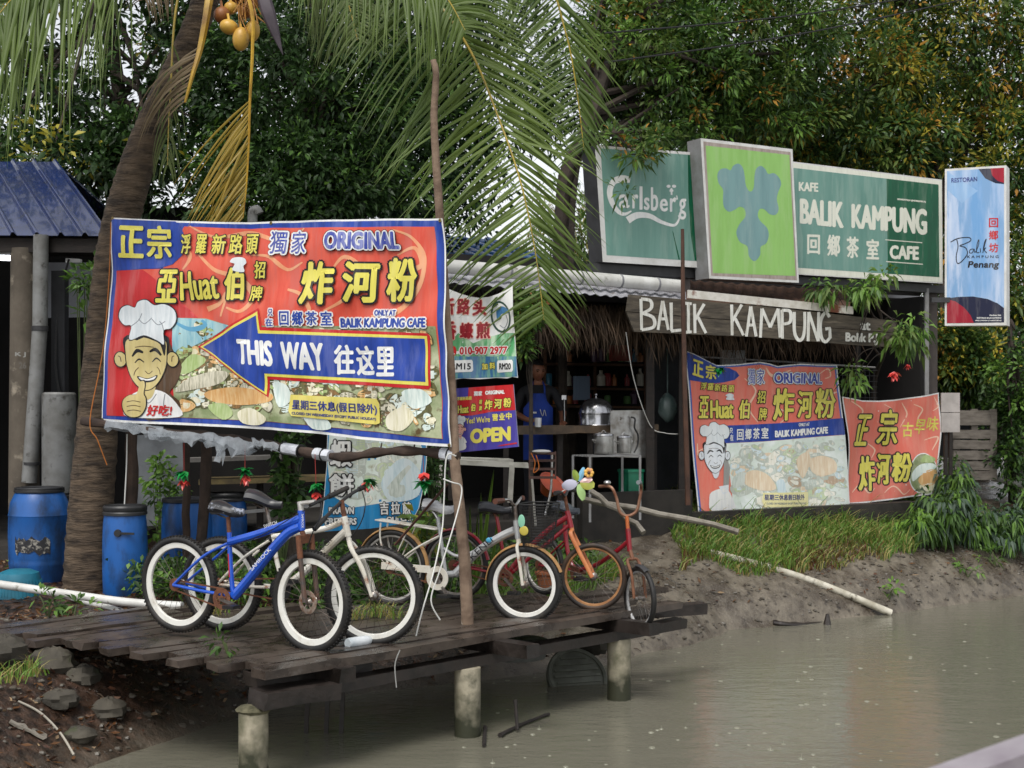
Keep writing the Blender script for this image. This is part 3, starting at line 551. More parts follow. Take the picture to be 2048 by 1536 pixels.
# ---------------------------------------------------------------- third banner, orange, far right
def wr3(x, y): return .03*np.sin((x*.7+y*.9)*.03)+.02*np.sin((x-y*.7)*.055)+.012*np.sin(x*.1+y*.03)
a = PS(1690, 900, .1); b = PS(1885, 900, .1); pl, nn = quadplane(a, b)
bn = thing('banner', 'crumpled orange banner with yellow characters and a plate, tied beside the square banner', 'banner', (a+b)/2)
s = Sheet(pl, nn, zc(1230, 560, 3.057), 7, wr3); s.part('cloth')
edge = [(1392, 712), (1440, 722), (1492, 736), (1600, 738), (1700, 732), (1850, 712), (2000, 688), (1998, 780), (1990, 920), (1965, 1150), (1950, 1308), (1870, 1318), (1800, 1328), (1620, 1350), (1438, 1372), (1432, 1200), (1415, 950), (1404, 820)]
s.poly(edge, I_W, 0); s.part('printed_ground'); cx, cy = 1700, 1020; s.poly([(cx+(a_-cx)*.975, cy+(b_-cy)*.972) for a_, b_ in edge], I_SAL2, 1)
for q in ([(1640, 760), (1700, 800), (1680, 860), (1640, 830)], [(1760, 750), (1800, 820), (1760, 900)], [(1830, 760), (1880, 790), (1860, 850), (1900, 890)], [(1960, 710), (1990, 770), (1950, 800)], [(1460, 1300), (1500, 1250), (1540, 1300), (1580, 1270)], [(1440, 740), (1500, 800), (1470, 850)], [(1640, 1300), (1700, 1260), (1760, 1310), (1800, 1280)], [(1560, 1000), (1600, 1040), (1580, 1090)], [(1900, 980), (1970, 960), (1940, 1040)]): s.stroke(q, (3, 9, 3), ink('cream_faded', '#eec6ac'), 2)
s.part('lettering')
for c, a_, y0, b_, y1 in (('正', 1462, 822, 1550, 1015), ('宗', 1600, 790, 1730, 1010), ('炸', 1488, 1075, 1585, 1290), ('河', 1598, 1060, 1680, 1250), ('粉', 1690, 1055, 1792, 1235)): s.T(c, a_, y0, b_, y1, I_YEL, 4, bold=8, out=[(8, I_BLK)], sk=16)
for k, c in enumerate('古早味'): s.T(c, 1765+k*72, 870-k*18, 1828+k*72, 960-k*18, I_YEL, 4, bold=2, sk=12)
s.part('food_photo'); pc = [(1890+108*math.cos(t)*(1 if math.cos(t) < .1 else .68), 1185+128*math.sin(t)) for t in np.linspace(0, 6.28, 26)[:-1]]
s.poly(pc, I_W, 3); s.poly([(1890+(x-1890)*.94, 1185+(y-1185)*.95) for x, y in pc], FOOD, 4)
for pts, m in (([(1800, 1180), (1850, 1130), (1930, 1120), (1950, 1150), (1860, 1190), (1810, 1230)], 4), ([(1840, 1225), (1880, 1170), (1950, 1160), (1955, 1230), (1880, 1260)], 2), ([(1850, 1255), (1930, 1240), (1945, 1280), (1880, 1290)], 0), ([(1860, 1110), (1900, 1070), (1950, 1090), (1930, 1115)], 3)): s.poly(pts, FOODS[m], 6, smooth=4)
s.finish(bn)

# ---------------------------------------------------------------- white phone number banner behind the pole
a = P(895, 700, 11.3); b = P(1035, 700, 11.15); pl, nn = quadplane(a, b)
bn = thing('banner', 'small white and green banner with a phone number and prices, tied behind the tall pole', 'banner', (a+b)/2)
def wr4(x, y): return .012*np.sin(x*.06+y*.03)+.012*np.sin((x-y)*.05)
s = Sheet(pl, nn, zc(880, 520, 3.84), 10, wr4); s.part('cloth')
edge = [(30, 205), (90, 232), (150, 256), (220, 278), (300, 290), (380, 285), (450, 262), (500, 238), (556, 198), (562, 420), (580, 650), (602, 905), (560, 898), (520, 910), (430, 905), (300, 915), (180, 910), (60, 925), (50, 600)]
s.poly(edge, I_W, 0); s.part('printed_ground')
s.poly([(52, 640), (140, 560), (260, 640), (380, 590), (480, 560), (565, 560), (582, 700), (590, 800), (60, 800)], ink('grass_print', '#4f9a63', '#b9d6b5', sc=5, lo=.42, hi=.6), 1)
s.poly([(55, 740), (588, 740), (598, 896), (300, 905), (58, 912)], ink('pond_print', '#3c6f9c', '#7fb08f', sc=6, lo=.42, hi=.6), 2)
s.part('round_emblem'); s.disc(465, 437, 76, 122, ink('dark_green', '#2c4a3f'), 2, rot=-6); s.disc(466, 437, 62, 106, I_W, 3, rot=-6)
s.poly([(432, 400), (450, 365), (490, 358), (522, 385), (520, 410), (470, 415), (440, 470)], ink('cap_blue', '#4b86b8', '#3a6c9c', sc=8), 4, smooth=3); s.stroke([(505, 420), (515, 470), (490, 520), (455, 500)], 6, I_GRY, 4)
s.part('lettering'); DR = ink('dark_red', '#9c2630', '#7d1c26', sc=9)
for c, a_, y0, b_, y1 in (('新', 20, 290, 112, 420), ('路', 130, 292, 228, 420), ('头', 250, 305, 360, 428), ('香', 20, 470, 122, 612), ('蠔', 152, 480, 262, 605), ('煎', 285, 475, 388, 605)): s.T(c, a_, y0, b_, y1, DR, 4, bold=8, out=[(5, I_PINK)])
s.T('010-907 2977', 150, 668, 518, 728, I_RED, 4, bold=5, out=[(6, I_W)], dy=-6); s.disc(98, 700, 28, 40, I_RED, 4); s.stroke([(84, 690), (92, 715), (112, 722)], 9, I_W, 5)
for t, a_, b_ in (('RM15', 75, 250), ('RM20', 440, 565)): s.poly([(a_+8, 772), (b_-8, 766), (b_, 780), (b_+2, 845), (b_-6, 858), (a_+6, 866), (a_, 850), (a_, 785)], I_W, 4); s.T(t, a_+18, 792, b_-14, 842, I_BLK, 5, bold=3)
s.T('加', 316, 792, 362, 842, I_YEL, 4, bold=3, out=[(4, I_BLK)]); s.T('料', 378, 786, 425, 840, I_YEL, 4, bold=3, out=[(4, I_BLK)])
s.finish(bn)

# ---------------------------------------------------------------- OPEN board
a = P(900, 830, 11.0); b = P(1036, 830, 10.75); pl, nn = quadplane(a, b)
sg = thing('sign_board', 'purple and red OPEN board with yellow letters, hanging under the phone number banner', 'sign', (a+b)/2)
s = Sheet(pl, nn, zc(880, 520, 3.84)); edge = [(72, 990), (562, 956), (602, 1434), (88, 1484)]
s.box('panel', edge, mat('board_edge', '#8d8fae', rough=.6), sg, .012)
s.part('printed_face'); PUR = ink('purple', '#4d46a0', '#443c92', sc=3); s.poly(edge, PUR, 0)
s.poly([(220, 980), (562, 956), (580, 1152), (400, 1165), (240, 1195), (80, 1195), (76, 1090), (215, 1060)], I_RED, 1)
s.poly([(470, 1420), (590, 1400), (592, 1412), (440, 1432)], I_RED, 2)
s.part('lettering'); s.T('獨家', 260, 1008, 326, 1046, I_W, 3, bold=2, dy=-3); s.T('ORIGINAL', 347, 1004, 498, 1036, I_W, 3, bold=4, dy=-8)
for c, a_, y0, b_, y1, bo in (('亞', 95, 1120, 128, 1185, 3), ('伯', 236, 1102, 272, 1162, 3), ('招', 300, 1072, 322, 1108, 1.5), ('牌', 300, 1120, 322, 1158, 1.5), ('炸', 342, 1072, 402, 1150, 4), ('河', 414, 1066, 474, 1142, 4), ('粉', 486, 1058, 548, 1132, 4)): s.T(c, a_, y0, b_, y1, I_YEL, 3, bold=bo, out=[(4, I_BLK)], sk=4)
s.T('Huat', 138, 1118, 222, 1180, I_YEL, 3, bold=4, out=[(4, I_BLK)], dy=-6); s.T('浮羅新路頭', 130, 1052, 245, 1080, I_YEL, 3, bold=1.5, dy=-6)
s.T("Yes! We're", 198, 1212, 385, 1258, I_YEL, 3, bold=2, dy=-14)
for k, c in enumerate('营业中'): s.T(c, 402+k*52, 1180-k*5, 448+k*52, 1236-k*6, I_YEL, 3, bold=3.5)
s.T('OPEN', 232, 1296, 545, 1412, I_YEL, 3, bold=13, dy=-22)
s.part('chef_picture'); chef(s, 112, 1195, 95, 210, 4, I_PINK, hand=False); s.poly([(125, 1400), (160, 1378), (195, 1400), (200, 1450), (130, 1462)], I_W, 5, smooth=3)
s.finish(sg)

# ---------------------------------------------------------------- blue prawn fritter banner, behind the bicycles
a = P(655, 950, 13.25); b = P(845, 950, 12.75); pl, nn = quadplane(a, b)
bn = thing('banner', 'blue and pale banner for prawn fritters, standing behind the white city bicycle', 'banner', (a+b)/2)
s = Sheet(pl, nn, zc(640, 860, 4.876), 14, lambda x, y: .02*np.sin(x*.05+y*.02)); s.part('cloth')
edge = [(68, -40), (500, -20), (1038, -10), (1030, 300), (1010, 500), (960, 760), (880, 905), (500, 960), (40, 992), (4, 965), (45, 700), (75, 350)]
BL2 = ink('cyan_blue', '#2b8fc9', '#2479b0', sc=5); s.poly(edge, I_W, 0); s.part('printed_ground'); s.poly([(x*.985+8, y) for x, y in edge], BL2, 1)
s.part('food_photo'); food(s, [(95, -35), (930, -20), (1000, 200), (960, 480), (850, 680), (560, 720), (300, 760), (120, 640), (85, 300)], 46, 120, 2, FOODP, [FOODSP[1], FOODSP[4], FOODSP[0], FOODSP[3]], 5)
s.poly([(620, 470), (760, 300), (880, 290), (985, 460), (940, 650), (720, 700), (630, 600)], FOODSP[4], 5, smooth=4); s.stroke([(700, 590), (780, 470), (880, 350)], (90, 60, 30), FOODSP[1], 5.5); s.disc(760, 590, 80, 70, FOODSP[1], 6, jit=.1)
s.part('lettering')
s.T('蝦', 112, 95, 312, 360, I_W, 8, bold=12, out=[(12, I_BLK)], sk=8); s.T('餅', 98, 425, 320, 650, I_W, 8, bold=12, out=[(12, I_BLK)], sk=8)
s.T('PRAWN', 92, 752, 328, 822, I_W, 8, bold=6, out=[(7, I_BLK)]); s.T('FRITTERS', 52, 856, 362, 924, I_W, 8, bold=6, out=[(7, I_BLK)])
for k, c in enumerate('吉拉煎'): s.T(c, 600+k*100, 700, 680+k*100, 825, I_W, 8, bold=5, out=[(8, I_BLK)])
s.T('OUI CHI', 655, 845, 880, 890, I_W, 8, bold=5, out=[(7, I_BLK)]); s.finish(bn)

# ================================================================ lightbox signs above the stall
ALU = mat('white_painted_metal', '#d8d8d6', '#c2c1bd', sc=6, rough=.4); DKM = mat('dark_steel', '#3a3a3c', '#2a2a2b', sc=7, rough=.5); GRYM = mat('grey_metal', '#8f8f90', '#7a7876', sc=6, rough=.45)
G_SKY = ink('green_sky_sheen', '#6f978c', '#628a80', sc=1.5, rough=.3); G_D = ink('green_deep', '#0c5a3c', '#0a4c33', sc=2, rough=.25); I_IV = ink('ivory', '#dfe0d2', '#cfd0c2', sc=5)  # the paler green has the sky reflection mixed into its colour
def lightbox(name, label, conv, off, outer, depth, body):
    a = PS(*conv(*outer[0]), off); b = PS(*conv(*outer[1]), off); pl, nn = quadplane(a, b)
    o = thing(name, label, 'sign', a); s = Sheet(pl, nn, conv); s.box('casing', outer, body, o, depth); s.part('frame'); s.poly(outer, ALU, 0); return o, s
cv = zc(1150, 260, 4.042)
sg, s = lightbox('lightbox_sign', 'faded green lightbox with a white beer lettering, partly behind the leafy branch', cv, .1, [(160, 122), (1075, 190), (1110, 1120), (224, 1066)], .28, DKM)
s.part('printed_face'); s.poly([(207, 148), (1075, 212), (1100, 1068), (255, 1012)], G_SKY, 1); s.poly([(912, 200), (1075, 212), (1100, 1068), (968, 1056), (935, 850), (915, 500)], G_D, 2); s.poly([(785, 812), (795, 830), (848, 1048), (835, 1046)], G_D, 2)
s.part('lettering')
s.stroke([(445, 405), (380, 395), (310, 420), (280, 500), (300, 590), (350, 660), (400, 680), (455, 655)], (46, 60, 50, 46, 40, 34, 26, 10), I_W, 3)
for c, x0, y0, x1, y1 in (('a', 352, 520, 440, 632), ('r', 462, 520, 512, 635), ('l', 520, 455, 545, 645), ('s', 556, 545, 602, 648), ('b', 612, 462, 672, 655), ('e', 684, 555, 750, 660), ('r', 766, 550, 815, 662), ('g', 838, 555, 898, 725)): s.T(c, x0, y0, x1, y1, I_W, 3, bold=6)
s.stroke([(425, 730), (500, 690), (600, 695), (700, 745), (800, 770), (840, 720), (835, 690)], (60, 52, 40, 28, 22, 14, 8), I_W, 3)
for a_, b_ in ((755, 455), (800, 455), (778, 490)): s.disc(a_, b_, 17, 13, I_W, 3, n=10)
s.stroke([(778, 470), (780, 525)], 14, I_W, 3, straight=True); s.stroke([(800, 545), (825, 560), (820, 530)], 8, I_W, 3); s.finish(sg)
sg, s = lightbox('lightbox_sign', 'lime green lightbox with a rounded leaf emblem, standing taller between two green signs', cv, -.12, [(1015, 66), (1758, 155), (1810, 1235), (1085, 1200)], .26, GRYM)
s.part('printed_face'); s.poly([(1036, 92), (1742, 178), (1795, 1215), (1100, 1178)], ink('weathered_border', '#a79a92', '#8d8079', sc=6), 1); LIM = ink('lime', '#90bf6a', '#86b460', sc=2, rough=.3); s.poly([(1056, 126), (1732, 202), (1782, 1180), (1114, 1156)], LIM, 2)
s.part('leaf_emblem'); s.poly([(1450, 1060), (1405, 1020), (1392, 940), (1332, 905), (1303, 830), (1330, 760), (1376, 700), (1370, 640), (1330, 620), (1290, 645), (1240, 660), (1202, 620), (1195, 550), (1195, 480), (1160, 430), (1150, 360), (1175, 318), (1218, 310), (1256, 325), (1278, 290), (1320, 272), (1355, 305), (1370, 370), (1378, 440), (1400, 488), (1425, 496), (1445, 460), (1450, 370), (1465, 312), (1502, 290), (1538, 318), (1560, 355), (1608, 350), (1650, 388), (1665, 440), (1642, 500), (1630, 560), (1645, 640), (1620, 685), (1572, 680), (1530, 642), (1492, 640), (1476, 690), (1500, 740), (1550, 790), (1565, 850), (1545, 915), (1500, 945), (1495, 1010)], ink('leaf_green', '#789b9c', '#6d9092', sc=2), 3, smooth=4); s.finish(sg)
cv = zc(1560, 300, 4.043)
sg, s = lightbox('lightbox_sign', 'green lightbox with ivory KAFE and CAFE lettering, right of the lime emblem box', cv, .1, [(60, 88), (1310, 240), (1316, 1080), (100, 1004)], .28, DKM)
s.part('printed_face'); s.poly([(70, 100), (1308, 250), (1312, 1070), (105, 998)], I_IV, 1); s.poly([(70, 140), (1281, 280), (1288, 1028), (105, 950)], G_SKY, 2); s.poly([(860, 232), (1281, 280), (1288, 1028), (872, 1000)], G_D, 3)
s.part('lettering'); s.T('KAFE', 150, 257, 308, 332, I_IV, 4, bold=6, dy=8); s.T('BALIK', 158, 390, 515, 595, I_IV, 4, bold=14, dy=38, dyt=28); s.T('KAMPUNG', 575, 432, 1188, 634, I_IV, 4, bold=14, dy=56, dyt=44)
for c, a_, y0, b_, y1 in (('回', 218, 682, 322, 842), ('鄉', 380, 682, 485, 860), ('茶', 536, 698, 636, 875), ('室', 696, 718, 800, 884)): s.T(c, a_, y0, b_, y1, I_IV, 4, bold=7, dy=3)
s.T('CAFE', 885, 768, 1122, 882, I_IV, 4, bold=10, dy=10); s.stroke([(850, 726), (1148, 750)], 7, I_IV, 4, straight=True); s.stroke([(856, 902), (1152, 924)], 7, I_IV, 4, straight=True); s.T('20240397624 (JM0982398-X)', 946, 390, 1178, 408, I_IV, 4, bold=2, dy=22); s.finish(sg)
# vertical lightbox
a = P(1890, 500, 17.3); b = P(2012, 500, 16.98); pl, nn = quadplane(a, b)
sg = thing('lightbox_sign', 'tall narrow blue and white restaurant lightbox with navy and red circles', 'sign', a)
s = Sheet(pl, nn, cv); outer = [(1333, 154), (1830, 124), (1832, 1418), (1332, 1421)]; s.box('casing', outer, ALU, sg, .26); s.part('frame'); s.poly(outer, ALU, 0)
s.part('printed_face'); SKB = ink('sky_print', '#6f9fd0', '#c3cfe4', sc=.7, lo=.38, hi=.62, rough=.3)
s.poly([(1350, 170), (1812, 143), (1812, 1394), (1349, 1401)], SKB, 1); s.poly([(1350, 172), (1600, 330), (1470, 430), (1350, 320)], ink('sky_fold', '#86aed9', '#a3c0e0', sc=2), 1.5)
s.poly([(1605, 154), (1812, 143), (1812, 276), (1740, 268), (1660, 230)], ink('midnight', '#171b38'), 2, smooth=0); s.poly([(1702, 149), (1812, 143), (1812, 266), (1760, 250), (1715, 205)], ink('crimson', '#a0192f', '#8d1529', sc=3), 3)
s.poly([(1349, 1200), (1440, 1188), (1560, 1184), (1680, 1205), (1760, 1240), (1812, 1278), (1812, 1394), (1349, 1401)], ink('midnight', ''), 2) ; s.poly([(1349, 1206), (1420, 1225), (1490, 1275), (1540, 1335), (1568, 1398), (1349, 1401)], ink('crimson', ''), 3)
s.part('lettering'); s.T('RESTORAN', 1386, 228, 1595, 265, I_NAV, 4, bold=1.5, dy=-12)
for c, y0 in (('回', 550), ('鄉', 650), ('坊', 752)): s.T(c, 1690, y0, 1765, y0+76, I_RED, 4, bold=3)
for q, w in (([(1380, 745), (1440, 715), (1530, 708), (1540, 735), (1490, 760), (1455, 775), (1500, 790), (1515, 840), (1470, 900), (1435, 915), (1425, 860), (1440, 780), (1430, 725)], 7), ([(1565, 800), (1540, 805), (1532, 830), (1555, 830), (1570, 800), (1572, 830)], 6), ([(1580, 830), (1605, 770), (1608, 725), (1595, 760), (1590, 825), (1612, 828)], 6), ([(1620, 795), (1622, 830)], 6), ([(1640, 832), (1655, 770), (1668, 720), (1650, 760), (1642, 830)], 6), ([(1645, 808), (1665, 790), (1652, 808), (1672, 832)], 6)): s.stroke(q, w, I_BLK, 4, k=8)
s.T('K A M P U N G', 1514, 852, 1768, 874, I_BLK, 4, bold=1); s.T('Penang', 1516, 898, 1766, 968, I_BLK, 4, bold=4, sk=10)
for k, t in enumerate(('Disediakan Oleh:', 'RESTORAN BALIK KAMPUNG', '002512359666 (CA0097040-X)')): s.T(t, (1695, 1592, 1580)[k], 1330+k*22, 1790, 1342+k*22, I_W, 4, bold=.8)
s.finish(sg)

# ---------------------------------------------------------------- hand painted plank sign
cv = zc(1230, 560, 3.057)
a = PS(1257, 620, -.45); b = PS(1790, 650, -.45); pl, nn = quadplane(a, b)
sg = thing('sign_board', 'long weathered plank sign with hand painted white capitals, below the lightboxes', 'sign', a)
s = Sheet(pl, nn, cv)
OLD = mat('weathered_board', '#585044', '#3a342c', sc=4, lo=.4, hi=.62, rough=.75, bump=.004, bs=12, st=(1, 1, 7), c3='#7a7062', sc3=3, lo3=.58, hi3=.7)
s.box('plank', [(88, 88), (900, 160), (1722, 250), (1724, 322), (900, 258), (72, 192)], OLD, sg, .03)
s.box('plank', [(72, 196), (900, 262), (1724, 326), (1720, 412), (1480, 398), (900, 350), (118, 316)], OLD, sg, .03)
s.part('lettering'); PW = ink('brushed_white', '#deded8', '#b9b6ab', sc=10)
LET = {'B': [[(0, 0), (.05, 1)], [(0, 0), (.7, .06), (.75, .3), (.15, .46)], [(.1, .46), (.9, .6), (.95, .9), (.05, 1)]], 'A': [[(.45, 0), (0, 1)], [(.45, 0), (1, 1)], [(.2, .62), (.8, .62)]], 'L': [[(0, 0), (.05, 1)], [(0, 1), (1, .96)]], 'I': [[(.5, 0), (.5, 1)], [(0, 0), (1, .02)], [(0, 1), (1, .98)]], 'K': [[(0, 0), (.05, 1)], [(.85, 0), (.05, .55)], [(.3, .45), (1, 1)]], 'M': [[(.08, 0), (0, 1)], [(.08, 0), (.5, .65)], [(.5, .65), (.9, 0)], [(.9, 0), (1, 1)]], 'P': [[(0, 0), (.05, 1)], [(0, .02), (.85, .06), (.85, .42), (.05, .5)]], 'U': [[(0, 0), (.02, .7), (.35, 1), (.75, .95), (.95, .6), (.95, 0)]], 'N': [[(0, 1), (.05, 0)], [(.05, 0), (.9, 1)], [(.9, 1), (.95, 0)]], 'G': [[(.9, .15), (.5, 0), (.05, .3), (.1, .8), (.5, 1), (.95, .85)], [(.95, .88), (.92, .55)], [(.5, .56), (1, .53)]]}
for c, x0, y0, x1, y1 in (('B', 158, 116, 240, 305), ('A', 262, 128, 325, 305), ('L', 342, 138, 410, 312), ('I', 428, 142, 468, 320), ('K', 485, 146, 555, 325), ('K', 712, 150, 785, 338), ('A', 802, 162, 862, 345), ('M', 888, 175, 1008, 352), ('P', 1020, 182, 1078, 358), ('U', 1095, 195, 1162, 365), ('N', 1180, 196, 1248, 374), ('G', 1252, 200, 1318, 378)):
    for st in LET[c]: s.stroke([(x0+u*(x1-x0), y0+w*(y1-y0)) for u, w in st], (19, 21, 17), PW, 3, straight=len(st) == 2)
s.T('at', 1498, 255, 1562, 306, PW, 3, bold=5, dy=4); s.T('Bolik P.J', 1408, 320, 1606, 392, PW, 3, bold=5, dy=8); s.finish(sg)
for _t in ('SAMROCK', 'SWITCH', 'SHIMANO', 'ROCK', 'BICYCLE', 'KENLI', 'K J', '26'): glyphs(_t)
bpy.data.objects.remove(_to)
# ================================================================ bicycles
RUB = mat('tyre_rubber', '#171615', '#3a342d', sc=9, lo=.5, hi=.7, rough=.6, r2=.4, bump=.002, bs=120); RIMW = mat('rim_white', '#dcdbd4', '#b9b3a2', sc=9, lo=.5, hi=.75, rough=.35, c3='#7a5a3a', sc3=16, lo3=.66, hi3=.76)
STEEL = mat('worn_steel', '#8d8a86', '#5e4a3c', sc=18, rough=.35, metal=.8); RUST = mat('rust', '#54301f', '#754a30', sc=22, rough=.75, bump=.002, bs=60, c3='#3a2218', sc3=12)
BLKP = mat('black_plastic', '#161617', '#242425', sc=9, rough=.4); CHR = mat('dull_chrome', '#b9b9ba', '#8c8680', sc=14, rough=.25, metal=.9)
SADB = mat('black_vinyl', '#1b1c20', '#2b2d33', sc=6, rough=.3); TAN = mat('tan_mudguard', '#b98f5c', '#9a7346', sc=9, rough=.5)
PAINT = {'blue': mat('blue_paint', '#1f56c4', '#1b49ab', sc=4, rough=.25, coat=.4, c3='#3a4a6a', sc3=18, lo3=.6, hi3=.7), 'white': mat('white_paint_worn', '#d9d6cc', '#bdb5a4', sc=6, rough=.35, c3='#8a5530', sc3=11, lo3=.56, hi3=.66), 'silver': mat('silver_paint', '#a9abac', '#c3c3c0', sc=8, rough=.35, metal=.35, c3='#7d7468', sc3=14, lo3=.62, hi3=.72), 'red': mat('red_paint', '#8e1424', '#74101c', sc=6, rough=.3, coat=.3, c3='#5a2a1c', sc3=14, lo3=.62, hi3=.72)}
def wheel(parent, c, axis, R, tw, rim_d, rim_m, knob=False, ns=28, tyre_m=None, name='wheel'):
    ax = V(axis).normalized(); m = MB()
    m.lathe(c, [(.012, -.045), (.03, -.03), (.018, -.02), (.018, .02), (.03, .03), (.012, .045)], 14, axis=ax)
    w = m.build(name, [STEEL], parent)
    a = ax.cross(V((0, 0, 1))); a.normalize(); b = ax.cross(a); Ri = R-tw*1.7-rim_d
    m = MB()
    for k in range(ns):
        t = 2*math.pi*k/ns; t2 = t+(.5 if k % 2 else -.5); sd_ = .03*(1 if k % 4 < 2 else -1)
        m.tube([c+ax*sd_+(a*math.cos(t2)+b*math.sin(t2))*.025, c+(a*math.cos(t)+b*math.sin(t))*(Ri+.005)], .0016, 4)
    m.build('spokes', [STEEL if not knob else mat('dark_spoke', '#4a423c', rough=.5, metal=.6)], w)
    m = MB(); Ro = R-tw*1.5; h = tw*.55
    m.lathe(c, [(Ri, -h*.4), (Ri+.004, -h*.8), (Ro, -h), (Ro+.004, -h*.5), (Ro+.004, h*.5), (Ro, h), (Ri+.004, h*.8), (Ri, h*.4)], 64, axis=ax, closed=True)
    m.build('rim', [rim_m], w)
    m = MB(); prof = [(R-tw+tw*math.cos(t), tw*math.sin(t)) for t in np.linspace(-2.5, 2.5, 11)]; m.lathe(c, prof, 72, axis=ax, cap=False)
    if knob:
        for k in range(76):
            t = 2*math.pi*k/76
            for hh, rr in ((-.55, .88), (.0, 1.0), (.55, .88)):
                tt = t+(.03 if hh else 0); d = a*math.cos(tt)+b*math.sin(tt); q = c+d*(R-tw+tw*rr+.001)+ax*hh*tw
                m.box(q, (.012, .011, .009), ax=Matrix((ax, d.cross(ax), d)).transposed())
    m.build('tyre', [tyre_m or RUB], w)
    return w
class Bike:
    def __init__(s, label, rear, rd, front, fd, conv, name='bicycle'):
        s.cv = conv; s.r = P(*conv(*rear), rd); s.f = P(*conv(*front), fd); t = s.f-s.r; t.z = 0; s.t = t.normalized(); s.n = V((s.t.y, -s.t.x, 0))
        if s.n.y > 0: s.n = -s.n
        s.root = thing(name, label, 'bicycle', ((s.r.x+s.f.x)/2, (s.r.y+s.f.y)/2, 0), 'bicycles parked in a row on the jetty')
    def at(s, x, y, lat=0): return onplane(*s.cv(x, y), s.r, s.n)+s.n*lat
    def pts(s, l, lat=0): return [s.at(*p[:2], p[2] if len(p) > 2 else lat) for p in l]
    def saddle(s, c, m, L=.26, w=.14, tilt=0, cover=False):
        t = V((s.t.x, s.t.y, tilt)).normalized(); n = s.n; u = t.cross(n); u = u if u.z > 0 else -u; b = MB(); vs = []; N_ = 13; K = 10
        for i in range(N_):
            q = i/(N_-1); x = (q-.42)*L; ww = w*(.5*(1-q)**1.3+.13)*math.sin(min(1, q*6+.35)*math.pi/2)*(1 if q < .97 else .6); h = .03+.028*(1-q)
            z = .012*math.sin(q*6)+.018*(1-q)**2
            for k in range(K): th = 2*math.pi*k/K; vs.append(c+t*x+n*(math.cos(th)*ww)+u*(z+(math.sin(th)*h if math.sin(th) > 0 else math.sin(th)*h*.8)+(random.uniform(-.006, .006) if cover else 0)))
        fs = [(i*K+k, i*K+(k+1) % K, (i+1)*K+(k+1) % K, (i+1)*K+k) for i in range(N_-1) for k in range(K)]+[tuple(range(K-1, -1, -1)), tuple((N_-1)*K+k for k in range(K))]
        b.add(vs, fs); o = b.build('saddle', [m], s.root)
        b = MB(); b.tube([c-u*.02-t*.08, c-u*.045, c-u*.02+t*.09], .006, 6); b.build('saddle_rail', [STEEL], o); return o
    def tubes(s, name, lst, m, parent=None, n=10):
        b = MB()
        for pts, r, *fl in lst: b.tube(crv(s.pts(pts), 5) if len(pts) > 2 else s.pts(pts), r, n, flat=fl[0] if fl else 1)
        return b.build(name, m if hasattr(m, '__len__') else [m], parent or s.root)
    def writing(s, parent, name, items):
        """lettering on a tube's near face: (text, start, end, height px, material, lateral)"""
        sh = Sheet(s.r+s.n*items[0][5], s.n, s.cv); sh.part(name)
        for txt, (x0, y0), (x1, y1), h, m, lat in items:
            v, t = GLY[txt]
            dx, dy = x1-x0, y1-y0; l = math.hypot(dx, dy); px, py = dy/l*h, -dx/l*h
            sh.raw([sh.conv(x0+dx*u+px*w, y0+dy*u+py*w) for u, w in v], t, m, 1)
        sh.finish(parent)
def crank(bk, c, m_ring, r, ang=.4, arm=.15, pedal=True):
    n = bk.n; t = bk.t; b = MB()
    b.lathe(c, [(r*.55, .045), (r, .045), (r, .049), (r*.55, .049)], 30, axis=n, closed=True); b.lathe(c, [(.02, -.06), (.02, .06)], 12, axis=n)
    for k in range(5):
        th = k*1.257+.3; d = t*math.cos(th)+V((0, 0, 1))*math.sin(th); b.beam(c+n*.047+d*.015, c+n*.047+d*r*.62, .014, .004, up=n)
    o = b.build('crank', [m_ring], bk.root)
    for sgn, lat in ((1, .06), (-1, -.06)):
        d = (t*math.cos(ang)-V((0, 0, 1))*math.sin(ang))*sgn; b = MB(); b.beam(c+n*lat, c+n*(lat+.01*sgn)+d*arm, .022, .014, up=n); b.build('crank_arm', [STEEL], o)
        if pedal: b = MB(); q = c+n*(lat+.06*sgn)+d*arm; b.beam(q-t*.045, q+t*.045, .085, .022, up=(0, 0, 1)); b.build('pedal', [BLKP], o)
    return o
def chain(bk, c, r, m=None):
    b = MB(); h = bk.r
    for sz in (1, -1): b.beam(c+bk.n*.045+V((0, 0, r*.95*sz)), h+bk.n*.045+V((0, 0, .035*sz)), .006, .01)
    b.lathe(h, [(.02, .035), (.045, .037), (.045, .05), (.02, .052)], 16, axis=bk.n); b.build('chain', [m or RUST], bk.root)
def mudguard(bk, c, R, a0, a1, m, axis=None, w=.055):
    n = V(axis or bk.n).normalized(); t = n.cross(V((0, 0, 1))); t.normalize()
    if t.dot(bk.t) < 0: t = -t
    b = MB(); vs = []; N_ = 28
    for i in range(N_+1):
        a = math.radians(a0+(a1-a0)*i/N_); d = t*math.cos(a)+V((0, 0, 1))*math.sin(a)
        for k in range(5): q = (k-2)/2; vs.append(c+d*(R-.014*q*q)+n*(q*w/2))
    vs2 = [v+V((0, 0, 0)) for v in vs]; fs = [(i*5+k, i*5+k+1, i*5+6+k, i*5+5+k) for i in range(N_) for k in range(4)]
    k0 = len(vs); vs += [v-(v-c).normalized()*.003 for v in vs2]; fs += [tuple(k0+i for i in reversed(f)) for f in fs]
    b.add(vs, fs); return b.build('mudguard', [m], bk.root)
UP = V((0, 0, 1))
z7 = zc(250, 940, 3.413); z8 = zc(680, 880, 2.768)
